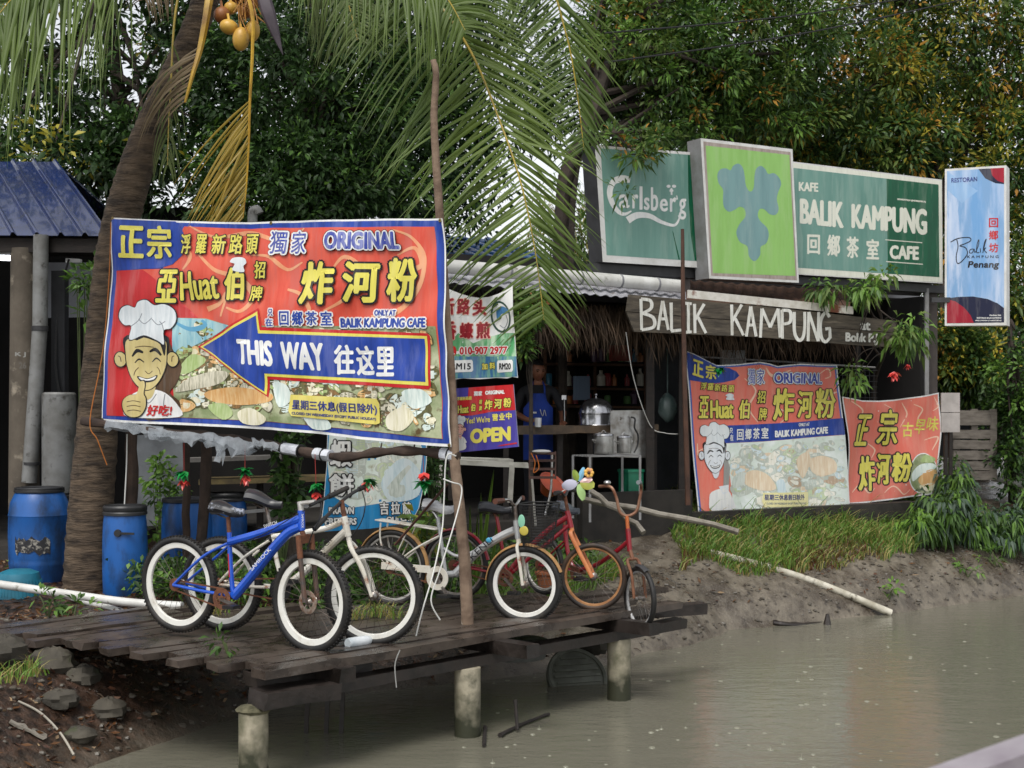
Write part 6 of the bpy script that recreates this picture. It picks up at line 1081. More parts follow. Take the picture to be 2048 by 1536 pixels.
m = MB(); q = P(1366, 1050, 15.2); m.tube([P(1376, 1010, 15.2), P(1370, 800, 15.2), P(1366, 600, 15.2), P(1365, 458, 15.2)], [.03, .028, .024, .018], 8, jit=.05); single('thin_pole', m, [mat('rust_bamboo', '#54382a', '#3a261c', sc=5, rough=.7)], 'thin rusty pole in front of the plank sign at the square banner', 'pole', q)
for x, d, yt, lb in ((1715, 18.6, 690, 'dark wire fence post just right of the square banner'),):
    q = P(x, 1000, d); m = MB(); m.beam((q.x, q.y, .1), (q.x, q.y, P(x, yt, d).z), .07, .07, up=(0, 1, 0)); single('fence_post', m, [DARKW], lb, 'post', (q.x, q.y, .1))
wf = thing('wire_fence', 'sagging wire mesh fence behind the square banner', 'fence', PS(1540, 900, .3)); m = MB(); m.tube(crv([PS(1372, 712, .25), PS(1540, 722, .25), PS(1750, 735, .25)], 6), .012, 6); m.build('rail', [GRYM], wf); m = MB()
for x in range(1685, 1755, 9): m.tube([PS(x, 735, .25), PS(x, 830, .25)], .003, 4)
for y in range(740, 830, 11): m.tube([PS(1680, y, .25), PS(1755, y+1, .25)], .003, 4)
m.build('mesh', [DKM], wf)
# strings and ropes
ROPE = mat('white_string', '#c9c9c4', rough=.7)
def string(lb, pts, r=.0055, mm=ROPE, name='string'): m = MB(); m.tube(crv(pts, 6), r, 6); return single(name, m, [mm], lb, 'string', pts[0])
string('long white string tied round the pole, trailing to the jetty boards', [P(912, 912, 10.32), P(893, 915, 10.3), P(888, 1000, 10.3), P(884, 1060, 10.25), P(868, 1140, 10.0), P(845, 1220, 9.75), P(832, 1272, 9.65)])
string('second white string knotted lower on the pole, hanging beside the crank', [P(886, 958, 10.3), P(905, 965, 10.3), P(922, 972, 10.33), P(921, 1000, 10.3), P(905, 1060, 10.2), P(880, 1140, 10.1), P(862, 1200, 10.0), P(880, 1240, 10.0)])
string('thin pale cord slung from the thatch to the steel panel', [PS(1252, 665, -.3), PS(1268, 760, -.2), PS(1300, 850, -.1), PS(1330, 866, -.1), PS(1362, 868, 0)], .005)
string('orange twine climbing the palm trunk beside the banner', [P(222, 445, 12.15), P(218, 560, 12.2), P(206, 700, 12.25), P(180, 840, 12.2), P(195, 880, 12.2), P(214, 930, 12.25)], .005, mat('orange_string', '#a8652a', rough=.8))
string('thin white cord hanging straight beside the thick timber post', [P(254, 868, 12.4), P(253, 930, 12.4), P(249, 1008, 12.4)], .006)
string('loose grey wire dangling from the jetty edge', [P(800, 1300, 9.0), P(790, 1330, 9.0), P(793, 1375, 9.0)], .004, mat('grey_wire', '#8f8f8c', rough=.6))
m = MB(); m.tube([P(895, 968, 10.9), P(790, 1090, 11.0)], .02, 8, flat=.5); single('rusty_bar', m, [mat('rust_bar', '#4f2f22', '#3a2219', sc=6, rough=.8)], 'rusty flat bar leaning from the pole down behind the white front wheel', 'bar', P(790, 1090, 11))
# ---- barrels
def barrel(lb, x, yt, yb, w, d, kind, col='blue'):
    r = w/2/F*d; zt = P(x, yt, d).z; q = P(x, yb, d); z0 = GZ(q.x, q.y)-.02; o = thing('barrel', lb, 'barrel', (q.x, q.y, z0), 'blue plastic barrels under the palm'); c = (q.x, q.y, z0); h = zt-z0
    BB = mat('barrel_blue', '#1b589f', '#174a86', sc=3, rough=.35, r2=.5, c3='#122c4c', sc3=6, lo3=.48, hi3=.68, st=(1, 1, .45)); BP = mat('barrel_black', '#1b1b1d', '#2a2a2b', sc=7, rough=.45); m = MB()
    if kind == 'wide': prof = [(r*.86, 0), (r*.93, .03), (r*.97, h*.2), (r*.985, h*.22), (r*.97, h*.24), (r*.985, h*.27), (r, h*.5), (r*.985, h*.7), (r, h*.715), (r*.985, h*.73), (r*.93, h*.84), (r*.8, h*.93), (r*.76, h*.95)]
    else: prof = [(r*.9, 0), (r*.97, .02), (r, h*.3), (r, h*.62), (r*.97, h*.8), (r*.93, h*.88), (r*.93, h*.9)]
    m.lathe(c, prof, 36); m.build('body', [BB], o); m = MB(); k = prof[-1][1]; rt = prof[-1][0]
    if kind == 'open': m.lathe((c[0], c[1], c[2]+k), [(rt*.99, -.01), (rt*1.06, 0), (rt*1.06, .03), (rt*1.0, .035), (rt*.95, .03), (rt*.9, -.2), (0, -.22)], 36, cap=False)
    else: m.lathe((c[0], c[1], c[2]+k), [(rt*1.0, -.005), (rt*1.07, .0), (rt*1.07, .02), (rt*1.03, .03), (rt*1.06, .04), (rt*1.06, h-k-.015), (rt*1.0, h-k), (rt*.9, h-k-.012), (rt*.88, h-k-.05), (0, h-k-.055)], 36)
    m.build('rim', [BP], o)
    if kind == 'clamp':
        m = MB(); a = c[2]+h*.72; m.lathe((c[0]-.01, c[1]-r*1.0, a), [(.035, .01), (.03, -.02)], 12, axis=(0, 1, 0)); m.beam((c[0]-.02, c[1]-r*1.04, a), (c[0]+.13, c[1]-r*1.0, a-.005), .02, .018); m.build('clasp', [BP], o)
    if kind == 'wide':
        m = MB(); rg = random.Random(2); vs = []
        for i in range(15):
            a = -2.1+i*.085
            for z in (0, 1): vs.append((c[0]+math.cos(a)*(r+.003)*1.0, c[1]+math.sin(a)*(r+.003), c[2]+h*(.34+.15*z)+rg.uniform(-.025, .025)))
        m.add(vs, [(2*i, 2*i+2, 2*i+3, 2*i+1) for i in range(14)]); m.build('torn_label', [mat('torn_paper', '#26262a', '#8f8c84', sc=20, lo=.5, hi=.56, rough=.8)], o)
    return o
barrel('widest blue barrel with a torn label, left of the palm trunk', 79, 974, 1148, 120, 13.5, 'wide')
barrel('narrow blue barrel with a black clasp, right of the palm trunk', 250, 1010, 1178, 88, 12.4, 'clamp')
barrel('open blue barrel with a rusty rim behind the white mountain bike rear wheel', 374, 986, 1135, 100, 13.7, 'open')
barrel('faded blue barrel with a black lid under the mountain bike saddles', 456, 985, 1120, 76, 14.4, 'lid')
barrel('blue barrel mostly hidden between the palm trunk and the widest barrel', 140, 992, 1140, 80, 14.6, 'lid')
# ---- plastic flower ornaments
GRN = mat('foil_green', '#16843a', '#0f6b2d', sc=9, rough=.3); REDF = mat('foil_red', '#c8322f', '#d8655c', sc=6, rough=.3)
def ornament(lb, x, y, d, s=1, yr=1, string_to=None, green=1, red=1):
    q = P(x, y, d); o = thing('plastic_flower', lb, 'ornament', q, 'red and green plastic flowers hung along the rail'); rg = random.Random(int(x))
    for (on, mm, nm, dz, n, l) in ((green, GRN, 'leaves', .0, 18, .085), (red, REDF, 'petals', -.055*yr, 12, .07)):
        if not on: continue
        m = MB()
        for k in range(n):
            a = rg.uniform(0, 6.28); e = rg.uniform(-1.2, .2) if nm == 'leaves' else rg.uniform(-1.4, -.3); dr = V((math.cos(a)*math.cos(e), math.sin(a)*math.cos(e), math.sin(e))); sd_ = dr.cross(UP).normalized(); b = q+UP*(dz+.03)*s; L = l*s*rg.uniform(.7, 1.1); w = .022*s
            m.add([b, b+dr*L*.45+sd_*w, b+dr*L+V((0, 0, -.01)), b+dr*L*.45-sd_*w, b+dr*L*.5+dr.cross(sd_)*.008], [(0, 1, 4), (1, 2, 4), (2, 3, 4), (3, 0, 4)])
        m.build(nm, [mm], o)
    if string_to: m = MB(); m.tube([q+UP*.03, P(*string_to)], .003, 5); m.build('thread', [mat('red_thread', '#8a2a26', rough=.8)], o)
ornament('green and red plastic flower hanging over the open blue barrel', 368, 950, 11.9, 1.15, 1.2, (368, 870, 11.9)); ornament('plastic flower showing mostly red, hanging left of the saddles', 490, 945, 11.55, 1.15, .9, (490, 884, 11.55)); ornament('plastic flower hanging beside the blue mountain bike stem', 632, 975, 10.9, 1.0, 1.2, (630, 908, 10.9)); ornament('mostly green plastic flower beside the pole, over the prawn banner', 848, 972, 10.55, 1.2, -1.0, (846, 905, 10.6)); ornament('plastic flower stuck on the white mountain bike handlebar', 736, 968, 9.95, 1.1, .2); ornament('small green plastic leaves stuck at the top of the square banner', 1437, 742, 16.2, 1.3, 1, None, 1, 0); ornament('bright red plastic flower hanging in the small tree above the orange banner', 1788, 742, 16.0, 1.7, .6, None, 0, 1); ornament('tiny red plastic flower deeper in the small tree, right of the bright one', 1815, 728, 17, 1.0, .6, None, 0, 1)
# ---- pipes and rubbish on the ground
def pipe(lb, pts, r, mm=None, jit=0): m = MB(); m.tube(crv(pts, 5), r, 12, jit=jit); return single('plastic_pipe', m, [mm or PVC], lb, 'pipe', pts[0])
def G(x, y, up=.02, z=-.05): # pixel -> point on the ground
    t = np.arange(6.5, 45, .03); r = ray(x, y); X = r.x*t; Z = EYE+r.z*t; k = int(np.argmax(Z < gz(X, t)+up)); return V((X[k], t[k], Z[k]))
pipe('long white pipe lying on the soil from the turquoise tub to the jetty', [P(-20, 1166, 11.9), P(100, 1183, 11.75), P(250, 1204, 11.6), P(365, 1212, 11.5)], .035); pipe('short broken white pipe lying behind the long one', [P(130, 1190, 12.1), P(190, 1208, 11.85), P(250, 1226, 11.6)], .03)
pipe('pale pipe running down the mud bank into the river', [G(1420, 1105, .03), G(1530, 1133, .03), G(1640, 1168, .03), P(1782, 1226, 15.55)], .04, mat('mud_stained_pipe', '#c9c4b5', '#8f8874', sc=5, rough=.6, c3='#4a4336', sc3=9, lo3=.57, hi3=.68))
pipe('grey pipe elbow poking up behind the top edge of the largest banner', [P(505, 470, 13), P(505, 438, 13), P(506, 424, 13), P(513, 420, 13), P(518, 428, 13)], .045, PIPEG)
pipe('pale pipe lying on the soil at the far right bank', [P(1985, 955, 19.5), P(2060, 972, 19)], .05)
o = thing('tub', 'upturned turquoise ribbed plastic tub beside the long white pipe', 'tub', P(40, 1190, 12.1)); q = P(38, 1195, 12.2); m = MB(); m.lathe((q.x, q.y, GZ(q.x, q.y)-.02), [(.2, 0), (.19, .12), (.165, .21), (.1, .235), (0, .24)], 30); m.build('shell', [mat('turquoise_plastic', '#1f6f86', '#17586b', sc=5, rough=.45)], o); m = MB()
for k in range(40): a = k*math.pi/20; m.beam((q.x+math.cos(a)*.197, q.y+math.sin(a)*.197, GZ(q.x, q.y)), (q.x+math.cos(a)*.186, q.y+math.sin(a)*.186, GZ(q.x, q.y)+.13), .008, .006, up=(math.cos(a), math.sin(a), 0))
m.build('ribs', [MATS['turquoise_plastic']], o)
m = MB(); a, b = PZ(695, 1287, .02), PZ(738, 1280, .02); m.tube([a, a+(b-a)*.1, a+(b-a)*.8, b, b+(b-a)*.1, b+(b-a)*.2], [.032, .036, .036, .03, .014, .014], 14); single('bottle', m, [mat('clear_bottle', '#c9d2d6', '#e9eef0', sc=9, rough=.1)], 'empty clear plastic bottle lying between the two front wheels', 'bottle', a)
# round lid / drum half in the water, planks, driftwood
o = thing('drum_lid', 'round ribbed grey lid half buried in mud between the piles', 'lid', (.55, 11.6, -.6)); q = P(1155, 1352, 11.75); nrm = V((.25, -.75, .62)).normalized(); m = MB(); m.lathe(q, [(0, .0), (.22, .0), (.225, .012), (.25, .016), (.262, 0), (.255, -.06), (0, -.07)], 40, axis=nrm); m.build('disc', [mat('slimy_grey', '#67695f', '#4b4d43', sc=5, rough=.5, c3='#3c4030', sc3=8)], o); m = MB(); sx_ = nrm.cross(UP).normalized(); sy_ = nrm.cross(sx_)
for k in range(-3, 4): w = math.sqrt(.2**2-(.055*k)**2); m.beam(q+sy_*.055*k-sx_*w+nrm*.004, q+sy_*.055*k+sx_*w+nrm*.004, .02, .016, up=nrm)
m.build('rib', [MATS['slimy_grey']], o)
m = MB(); q = P(1030, 1292, 11.3); m.lathe((q.x, q.y, -.40), [(.24, 0), (.27, .1), (.28, .13), (.26, .14)], 30); single('basin', m, [mat('grey_basin', '#6d6f6d', '#4e504d', sc=5, rough=.5)], 'grey basin under the jetty behind the middle pile', 'basin', (q.x, q.y, -.4))
m = MB(); m.tube(crv([G(1545, 1245, .02), G(1590, 1250, .03), G(1650, 1247, .02)], 5), [.05]*6+[.04]*4+[.02], 8, jit=.2, flat=.6); m.tube([P(1655, 1252, 14.9), P(1655, 1228, 14.9)], [.05, .02], 7, jit=.2); single('driftwood', m, [WOODD], 'dark sodden log at the water line of the right bank', 'driftwood', G(1590, 1248))
m = MB()
for pl2 in ([(1035, 1452), (1085, 1432), (1098, 1428)], [(1000, 1470), (1040, 1450)], [(970, 1455), (968, 1490)], [(1030, 1400), (1035, 1460)]): m.tube(crv([PZ(x, y, WATER+.02) if y > 1425 else P(x, y, 10.1) for x, y in pl2], 4), [.018]+[.012]*(len(crv([V((0,0,0))]*len(pl2), 4))-1), 6, jit=.2)
single('floating_branch', m, [DARKW], 'broken twig floating in the river right of the middle pile', 'twig', PZ(1070, 1440, WATER))
for x0, y0, x1, y1, lb, w in ((20, 1440, 90, 1475, 'grey split board lying on the lower left mud', .12), (1160, 1000, 1480, 1060, 'long pale weathered log lying low before the stall', .0), (1180, 985, 1290, 1062, 'thin crooked stick leaning at the stall kerb', .0)):
    a, b = (G(x0, y0), G(x1, y1)) if w else (P(x0, y0, 14.6), P(x1, y1, 14.3)); m = MB()
    if w: m.beam(a, b, w, .02, seg=5, jit=.008)
    else: m.tube([a+(b-a)*i/6+V((random.uniform(-.02, .02),)*3) for i in range(7)], .03, 8, jit=.1)
    single('weathered_log' if not w else 'loose_board', m, [mat('drift_grey', '#8d877c', '#5c554b', sc=5, rough=.8)], lb, 'log' if not w else 'board', a)
string('pale bent stem lying on the lower left mud', [G(36, 1402), G(80, 1425), G(120, 1465), G(148, 1510)], .008, mat('pale_stem', '#a59f92', rough=.7), 'dry_stem')
# stones under the jetty end
STN = mat('mossy_stone', '#4f4a40', '#33302a', sc=4, rough=.85, bump=.015, bs=14, c3='#3b4424', sc3=6, lo3=.58, hi3=.7)
for k, (x, y, d, r) in enumerate(((105, 1330, 9.9, .14), (165, 1355, 9.9, .13), (60, 1310, 10.2, .12), (8, 1300, 9.6, .14), (215, 1420, 9.7, .12), (120, 1400, 9.5, .1), (160, 1470, 9.3, .09), (262, 1440, 9.9, .11), (350, 1440, 10.3, .1), (1190, 1290, 12.1, .12))):
    q = P(x, y, d); m = MB(); m.ball(q, (r*random.uniform(1, 1.4), r, r*random.uniform(.6, .9)), 14, 10, jit=.17); single('stone', m, [STN], 'mossy stone in the muddy bank under the jetty', 'stone', q, 'mossy stones in the muddy bank under the jetty')
# right: pallet, grey board, fence planks
pa = thing('pallet', 'weathered grey wooden pallet standing upright at the far right', 'pallet', P(1945, 950, 19.2)); GW = mat('grey_pallet_wood', '#837b72', '#5d564e', sc=5, rough=.85, st=(1, 1, 4)); 
for y in (835, 868, 889, 910, 931, 950): m = MB(); m.beam(P(1905, y, 19.2), P(1992, y+1, 19.3), .03, .12 if y != 835 else .2, seg=3, jit=.004); m.build('slat', [GW], pa)
for x in (1912, 1948, 1986): m = MB(); m.beam(P(x, 960, 19.3), P(x, 818, 19.3), .09, .06, up=(0, 1, 0)); m.build('bearer', [GW], pa)
gb = thing('notice_board', 'small blank pale board on two stakes at the right end of the orange banner', 'board', P(1900, 860, 17.6)); m = MB()
for y in (805, 845): m.beam(P(1882, y, 17.6), P(1919, y, 17.65), .02, .24)
m.build('panel', [mat('pale_board', '#b0a9a5', '#96908c', sc=5, rough=.7)], gb)
for x in (1891, 1901): m = MB(); m.beam(P(x, 950, 17.65), P(x, 790, 17.65), .04, .05, up=(0, 1, 0)); m.build('stake', [DARKW], gb)
pf = thing('plank_fence', 'grey plank fence at the far right edge behind the creeper', 'fence', P(2050, 930, 20))
for x in range(2015, 2140, 17): m = MB(); m.beam(P(x, 985, 20), P(x+random.uniform(-3, 3), 830+random.uniform(-14, 14), 20), .08, .03, up=(0, 1, 0)); m.build('plank', [GW], pf)
m = MB(); m.box(P(1945, 800, 21), (3.4, .1, 1.7)); single('dim_wall', m, [mat('slate_wall', '#26292d', '#1a1c1f', sc=2, rough=.8)], 'dim slate coloured wall behind the pallet', 'wall', P(1945, 880, 21))
m = MB(); a, b = P(1700, 1650, 2.2), P(2120, 1496, 2.35); m.beam(a, b, .07, .055); m.beam(a-UP*.09+V((.06, .02, 0)), b-UP*.09+V((.06, .02, 0)), .05, .1); single('handrail', m, [mat('pale_rail', '#938d92', '#7d747c', sc=9, rough=.5, c3='#5a2f33', sc3=6, lo3=.6, hi3=.66)], 'blurred pale painted handrail crossing the lower right corner', 'handrail', a)
for y0, y1, lb in ((66, 5, 'thin black overhead cable, higher of the two, across the right trees'), (125, 20, 'thin black overhead cable, lower of the two, across the right trees')): string(lb, [P(1210, y0, 16), P(1630, (y0+y1)/2-10, 17.5), P(2100, y1-60, 19)], .010, BLKP, 'cable')
# ================================================================ trees, shrubs, grass
LM = {k: leafmat('leaf_'+k, a, b) for k, a, b in (('dark', '#273e1c', '#345024'), ('deep', '#1f331a', '#2c4221'), ('mid', '#4c6c30', '#3c5826'), ('olive', '#667a36', '#4e6329'), ('fresh', '#6d9239', '#577a32'), ('yellow', '#b3a238', '#98983a'), ('orange', '#c88a3a', '#b5953c'), ('rust', '#9c4f2c', '#7d5a28'), ('grey', '#4f6350', '#3d5040'), ('grass', '#6f9138', '#587b2f'), ('straw', '#8f8a4c', '#a3955c'), ('brown', '#5c3a24', '#6d4c2a'), ('aloe', '#6f8a3a', '#57742f'))}
BARK = mat('tree_bark', '#3b322a', '#241e19', sc=5, rough=.9, bump=.01, bs=14, st=(1, 1, 2))
def unit(a): return a/np.maximum(np.linalg.norm(a, axis=1, keepdims=True), 1e-9)
def leafmesh(base, ax, l, w, rng, mi, droop=.25, up=None):
    n = len(base); up = np.tile([[0, -.25, 1.0]], (n, 1)) if up is None else up
    ax = unit(ax); s = unit(np.cross(ax, unit(up+rng.normal(0, .55, (n, 3))))); nn = np.cross(s, ax); l = l[:, None]; w = w[:, None]
    mid = base+ax*l*.45-nn*w*.18; tip = base+ax*l-np.array([[0, 0, 1.0]])*l*droop
    v = np.stack([base, mid+s*w*.5+nn*w*.18, tip, mid-s*w*.5+nn*w*.18, mid], 1).reshape(-1, 3); k = np.arange(n)[:, None]*5
    f = np.concatenate([k+np.array([[0, 1, 4]]), k+np.array([[1, 2, 4]]), k+np.array([[4, 2, 3]]), k+np.array([[0, 4, 3]])], 1).reshape(-1, 3)
    return v, f, np.repeat(mi, 4)
def crown(blobs, seed, ll=.12, lw=.045, per=34, cr=.3, wts=None, droop=.25, hang=0.0, shell=.0):
    """blobs: (centre, radii, clusters); returns mesh arrays and cluster centres. Each cluster has one leaf colour most of the time"""
    rng = np.random.default_rng(seed); B, A, M_, C = [], [], [], []
    ks = list(range(len(wts))); pw = np.array(wts, float)/sum(wts)
    for c, r, n in blobs:
        u = unit(rng.normal(0, 1, (n, 3)))*((shell+(1-shell)*rng.random((n, 1)))**(1/3)); cc = np.array(c)+u*np.array(r)
        for q, dirn in zip(cc, u):
            k = rng.poisson(per)+4; g = cr*rng.uniform(.6, 1.3); d = unit(rng.normal(0, 1, (k, 3))+dirn*.6+np.array([[0, -.1, .15-hang]])); rad = rng.random((k, 1))**.6
            B.append(q+d*rad*g*.8); A.append(d+np.array([[0, 0, -hang]])); m0 = rng.choice(ks, p=pw); mm = np.where(rng.random(k) < .75, m0, rng.choice(ks, k, p=pw)); M_.append(mm); C.append(q)
    B = np.concatenate(B); A = np.concatenate(A); M_ = np.concatenate(M_); n = len(B)
    v, f, mi = leafmesh(B, A, ll*rng.uniform(.65, 1.2, n), lw*rng.uniform(.7, 1.2, n), rng, M_, droop); return v, f, mi, C
def tree(name, label, cat, trunk, r0, blobs, mats, wts, seed, nl=22, **kw):
    """trunk: world points, first one on the ground"""
    t = [V(p) for p in trunk]; t[0].z = GZ(t[0].x, t[0].y)-.1; o = thing(name, label, cat, t[0]); v, f, mi, C = crown(blobs, seed, wts=wts, **kw)
    rg = random.Random(seed); m = MB(); c = crv(t, 6); m.tube(c, np.linspace(r0, r0*.3, len(c)), 10, jit=.06)
    for q in rg.sample(C, min(nl, len(C))):
        q = V(q); k = rg.randrange(len(c)//2, len(c)); p = c[k]; mid = p+(q-p)*.5+V((rg.uniform(-.2, .2), rg.uniform(-.2, .2), rg.uniform(-.1, .3)))*min(1, (q-p).length*.4)
        pp = crv([p, mid, q], 4); m.tube(pp, np.linspace(r0*.28, r0*.05, len(pp)), 6)
    m.build('trunk', [BARK], o); place('crown', fastmesh(v, f, mi), mats, o); return o
A3 = lambda *a: a
E_ = lambda x, y, d, rx, ry, rz, n: (P(x, y, d), (rx, ry, rz), n)
tree('dark_tree', 'dark tree against the pale sky above the blue shed roof, behind the palm trunk', 'tree', [P(300, 1000, 20), P(290, 500, 20), P(240, 200, 20), P(200, -100, 20)], .2,
     [E_(90, 190, 19.5, 1.0, 1.0, .8, 55), E_(50, 330, 19, 1.4, 1.0, .55, 60), E_(190, 330, 19, 1.0, 1, .65, 100), E_(200, 120, 20, 1.0, 1.0, .75, 22), E_(330, 60, 20, .8, 1, .8, 26), E_(130, -60, 20, 2.2, 1.4, 1.0, 110), E_(340, 330, 19.5, 1.0, .9, .9, 85), E_(-150, 150, 20, 1.3, 1.2, 2.0, 100), E_(400, 180, 20, .8, .9, .8, 55)],
     [LM['dark'], LM['deep'], LM['mid'], LM['yellow']], (5, 5, 2, .5), 21, ll=.16, lw=.065, per=26, cr=.32)
tree('evergreen_tree', 'dense dark evergreen between the yellow frond and the big green frond', 'tree', [P(620, 1000, 19), P(620, 500, 19), P(640, 200, 19.5)], .25,
     [E_(620, 200, 19, 1.6, 1.2, 1.6, 430), E_(600, 380, 18.5, 1.5, .9, .7, 230), E_(700, 300, 20.5, 2.2, .8, 1.8, 300), E_(800, 350, 19, .85, 1.0, .7, 60), E_(780, 120, 20, 1.3, 1.2, 1.4, 210), E_(500, 60, 20.5, 1.0, 1, 1.2, 90), E_(640, -120, 20, 2.5, 1.5, 1.2, 200), E_(930, 330, 20, .8, .8, 1.0, 60), E_(960, 100, 20.5, 1.2, 1.2, 1.6, 150)],
     [LM['dark'], LM['deep'], LM['mid'], LM['fresh']], (5, 4, 3, .7), 22, ll=.12, lw=.05, per=36, cr=.32)
tree('green_tree', 'big green leafy tree rising behind the beer lightbox', 'tree', [P(1130, 900, 19.5), P(1130, 420, 19.5), P(1175, 260, 19.5), P(1240, 60, 20)], .19,
     [E_(1330, 120, 20.5, 1.25, 1.3, 1.0, 230), E_(1500, 60, 21, 1.3, 1.3, 1.3, 260), E_(1480, 220, 21, 1.3, 1.1, .6, 110), E_(1320, 270, 20.5, .9, 1.0, .35, 42), E_(1250, 10, 21, .8, 1.1, 1.0, 110), E_(1400, -120, 21, 2.2, 1.4, 1.0, 160), E_(1225, 200, 20.5, .35, .5, .5, 22), E_(1120, 190, 21, .55, .7, .9, 40)],
     [LM['mid'], LM['olive'], LM['fresh'], LM['dark'], LM['orange']], (4, 4, 3, 2.5, .35), 23, ll=.125, lw=.042, per=46, cr=.34, nl=34)
tree('autumn_tree', 'wide tree with many orange and yellow young leaves behind the narrow blue lightbox', 'tree', [P(1950, 1000, 22.5), P(1940, 600, 22.5), P(1850, 250, 23), P(1780, 0, 23)], .24,
     [E_(1700, 180, 22.5, 1.5, 1.3, 1.15, 270), E_(1900, 120, 23, 1.6, 1.4, 1.4, 300), E_(1560, 270, 22.5, 1.4, 1.0, .5, 110), E_(1780, 290, 22, 1.2, 1.0, .5, 110), E_(2010, 330, 22.5, .8, 1.0, 1.1, 120), E_(2010, 600, 22, .75, .9, 1.4, 190), E_(1790, -60, 23, 2.0, 1.4, 1.0, 150), E_(2120, 100, 23, 1.2, 1.4, 2.5, 140), E_(1870, 520, 22.5, .5, .8, 1.2, 70), E_(1960, 740, 20.6, .5, .4, .45, 60), E_(1900, 700, 20.6, .35, .3, .5, 40)],
     [LM['mid'], LM['dark'], LM['olive'], LM['yellow'], LM['orange'], LM['rust']], (4, 3.4, 3, 2.4, .8, .05), 24, ll=.13, lw=.05, per=44, cr=.34, nl=34)
tree('back_tree', 'dim tree showing in the gaps between the leafy crowns behind the signs', 'tree', [P(1480, 1000, 28), P(1480, 500, 28), P(1500, 200, 28)], .3,
     [E_(1500, 300, 28, 3.0, 1.5, 1.0, 130), E_(1750, 350, 28, 2.2, 1.5, 1.2, 90), E_(1260, 440, 27, 1.0, 1.2, 1.0, 50)], [LM['dark'], LM['deep'], LM['mid']], (4, 3, 3), 25, ll=.2, lw=.09, per=30, cr=.5)
tree('bamboo', 'pale feathery bamboo clump in the gap left of the beer lightbox', 'bamboo', [P(1120, 900, 25), P(1125, 560, 25), P(1135, 380, 25)], .05,
     [E_(1120, 450, 25, .7, .6, .7, 34), E_(1080, 520, 25, .5, .5, .4, 16)], [LM['straw'], LM['fresh']], (2, 3), 26, ll=.3, lw=.03, per=16, cr=.35, droop=.6)
tree('overhanging_branch', 'leafy twig reaching across the upper edge of the beer lightbox', 'branch', [P(1125, 1000, 17.2), P(1128, 500, 17), P(1150, 330, 16.6), P(1200, 275, 16.2), P(1290, 262, 15.9)], .06,
     [E_(1200, 275, 16.0, .2, .2, .12, 7), E_(1260, 288, 15.8, .28, .2, .16, 13), E_(1320, 282, 15.9, .25, .2, .14, 11), E_(1265, 385, 15.6, .14, .12, .08, 2), E_(1290, 315, 15.7, .3, .1, .06, 5)], [LM['mid'], LM['olive'], LM['fresh'], LM['orange']], (3, 3, 2, .5), 27, ll=.12, lw=.035, per=11, cr=.16, nl=14)
tree('small_tree', 'young tree with long pointed leaves hanging over the right end of the plank sign', 'tree', [P(1752, 1000, 18.6), P(1748, 780, 18.4), P(1770, 690, 17.6), P(1745, 560, 16.9)], .04,
     [E_(1665, 578, 16.6, .3, .2, .05, 9), E_(1738, 580, 16.5, .14, .2, .10, 9), E_(1795, 668, 16.5, .17, .2, .07, 9), E_(1825, 650, 16.6, .2, .2, .08, 7), E_(1712, 765, 17.0, .15, .2, .22, 6), E_(1775, 553, 16.6, .1, .15, .05, 3), E_(1830, 690, 16.6, .12, .2, .08, 3)], [LM['fresh'], LM['olive'], LM['mid']], (3, 3, 2), 28, ll=.14, lw=.042, per=9, cr=.13, droop=.5, hang=.4)
tree('bush', 'reddish green clipped bush beside the phone number banner, under the frond tip', 'bush', [P(1062, 960, 14.6), P(1062, 800, 14.6), P(1062, 680, 14.6)], .03,
     [E_(1056, 630, 14.5, .17, .16, .22, 34), E_(1042, 690, 14.5, .10, .12, .14, 16)], [LM['mid'], LM['fresh'], LM['rust'], LM['olive']], (4, 3, .8, 2), 29, ll=.07, lw=.035, per=22, cr=.12)
tree('creeper', 'leafy creeper covering a trunk at the far right beside the pallet', 'creeper', [P(2030, 990, 19.4), P(2025, 800, 19.4), P(2020, 640, 19.4)], .1,
     [E_(2025, 880, 19.2, .22, .25, .7, 60), E_(2040, 760, 19.2, .4, .3, .5, 50), E_(1985, 830, 19.6, .15, .2, .5, 22)], [LM['mid'], LM['fresh'], LM['dark']], (3, 2, 3), 30, ll=.09, lw=.05, per=20, cr=.2)
def plant(name, label, cat, base, blobs, mats, wts, seed, group=None, keep=False, **kw):
    b = V(base); b.z = b.z if keep else GZ(b.x, b.y)-.02; o = thing(name, label, cat, b, group); v, f, mi, C = crown(blobs, seed, wts=wts, **kw); place('leaves', fastmesh(v, f, mi), mats, o); m = MB(); rg = random.Random(seed)
    for q in rg.sample(C, min(9, len(C))): q = V(q); m.tube(crv([b, b+(q-b)*.5+UP*.04, q], 4), [.008]*4+[.006]*4+[.004], 5)
    m.build('stems', [mat('green_stem', '#4d5a30', '#3c4726', sc=6, rough=.7)], o); return o
plant('shrub', 'leafy shrub with drooping leaves at the foot of the orange banner', 'shrub', G(1900, 1060), [E_(1890, 1020, 17.5, .32, .3, .24, 40), E_(1915, 965, 18.2, .2, .3, .26, 28), E_(1830, 1050, 17.2, .25, .25, .1, 16), E_(1940, 1040, 17.7, .22, .25, .16, 20)], [LM['fresh'], LM['mid'], LM['grey']], (3, 4, 3), 41, ll=.13, lw=.045, per=20, cr=.15, droop=.7, hang=.5)
plant('shrub', 'grey green shrub at the right edge above the mud bank', 'shrub', G(2020, 1080), [E_(2010, 1050, 17.8, .4, .35, .22, 30), E_(2070, 1030, 18.2, .5, .4, .3, 34)], [LM['grey'], LM['mid'], LM['fresh']], (4, 3, 1.5), 42, ll=.13, lw=.045, per=20, cr=.16, droop=.7, hang=.5)
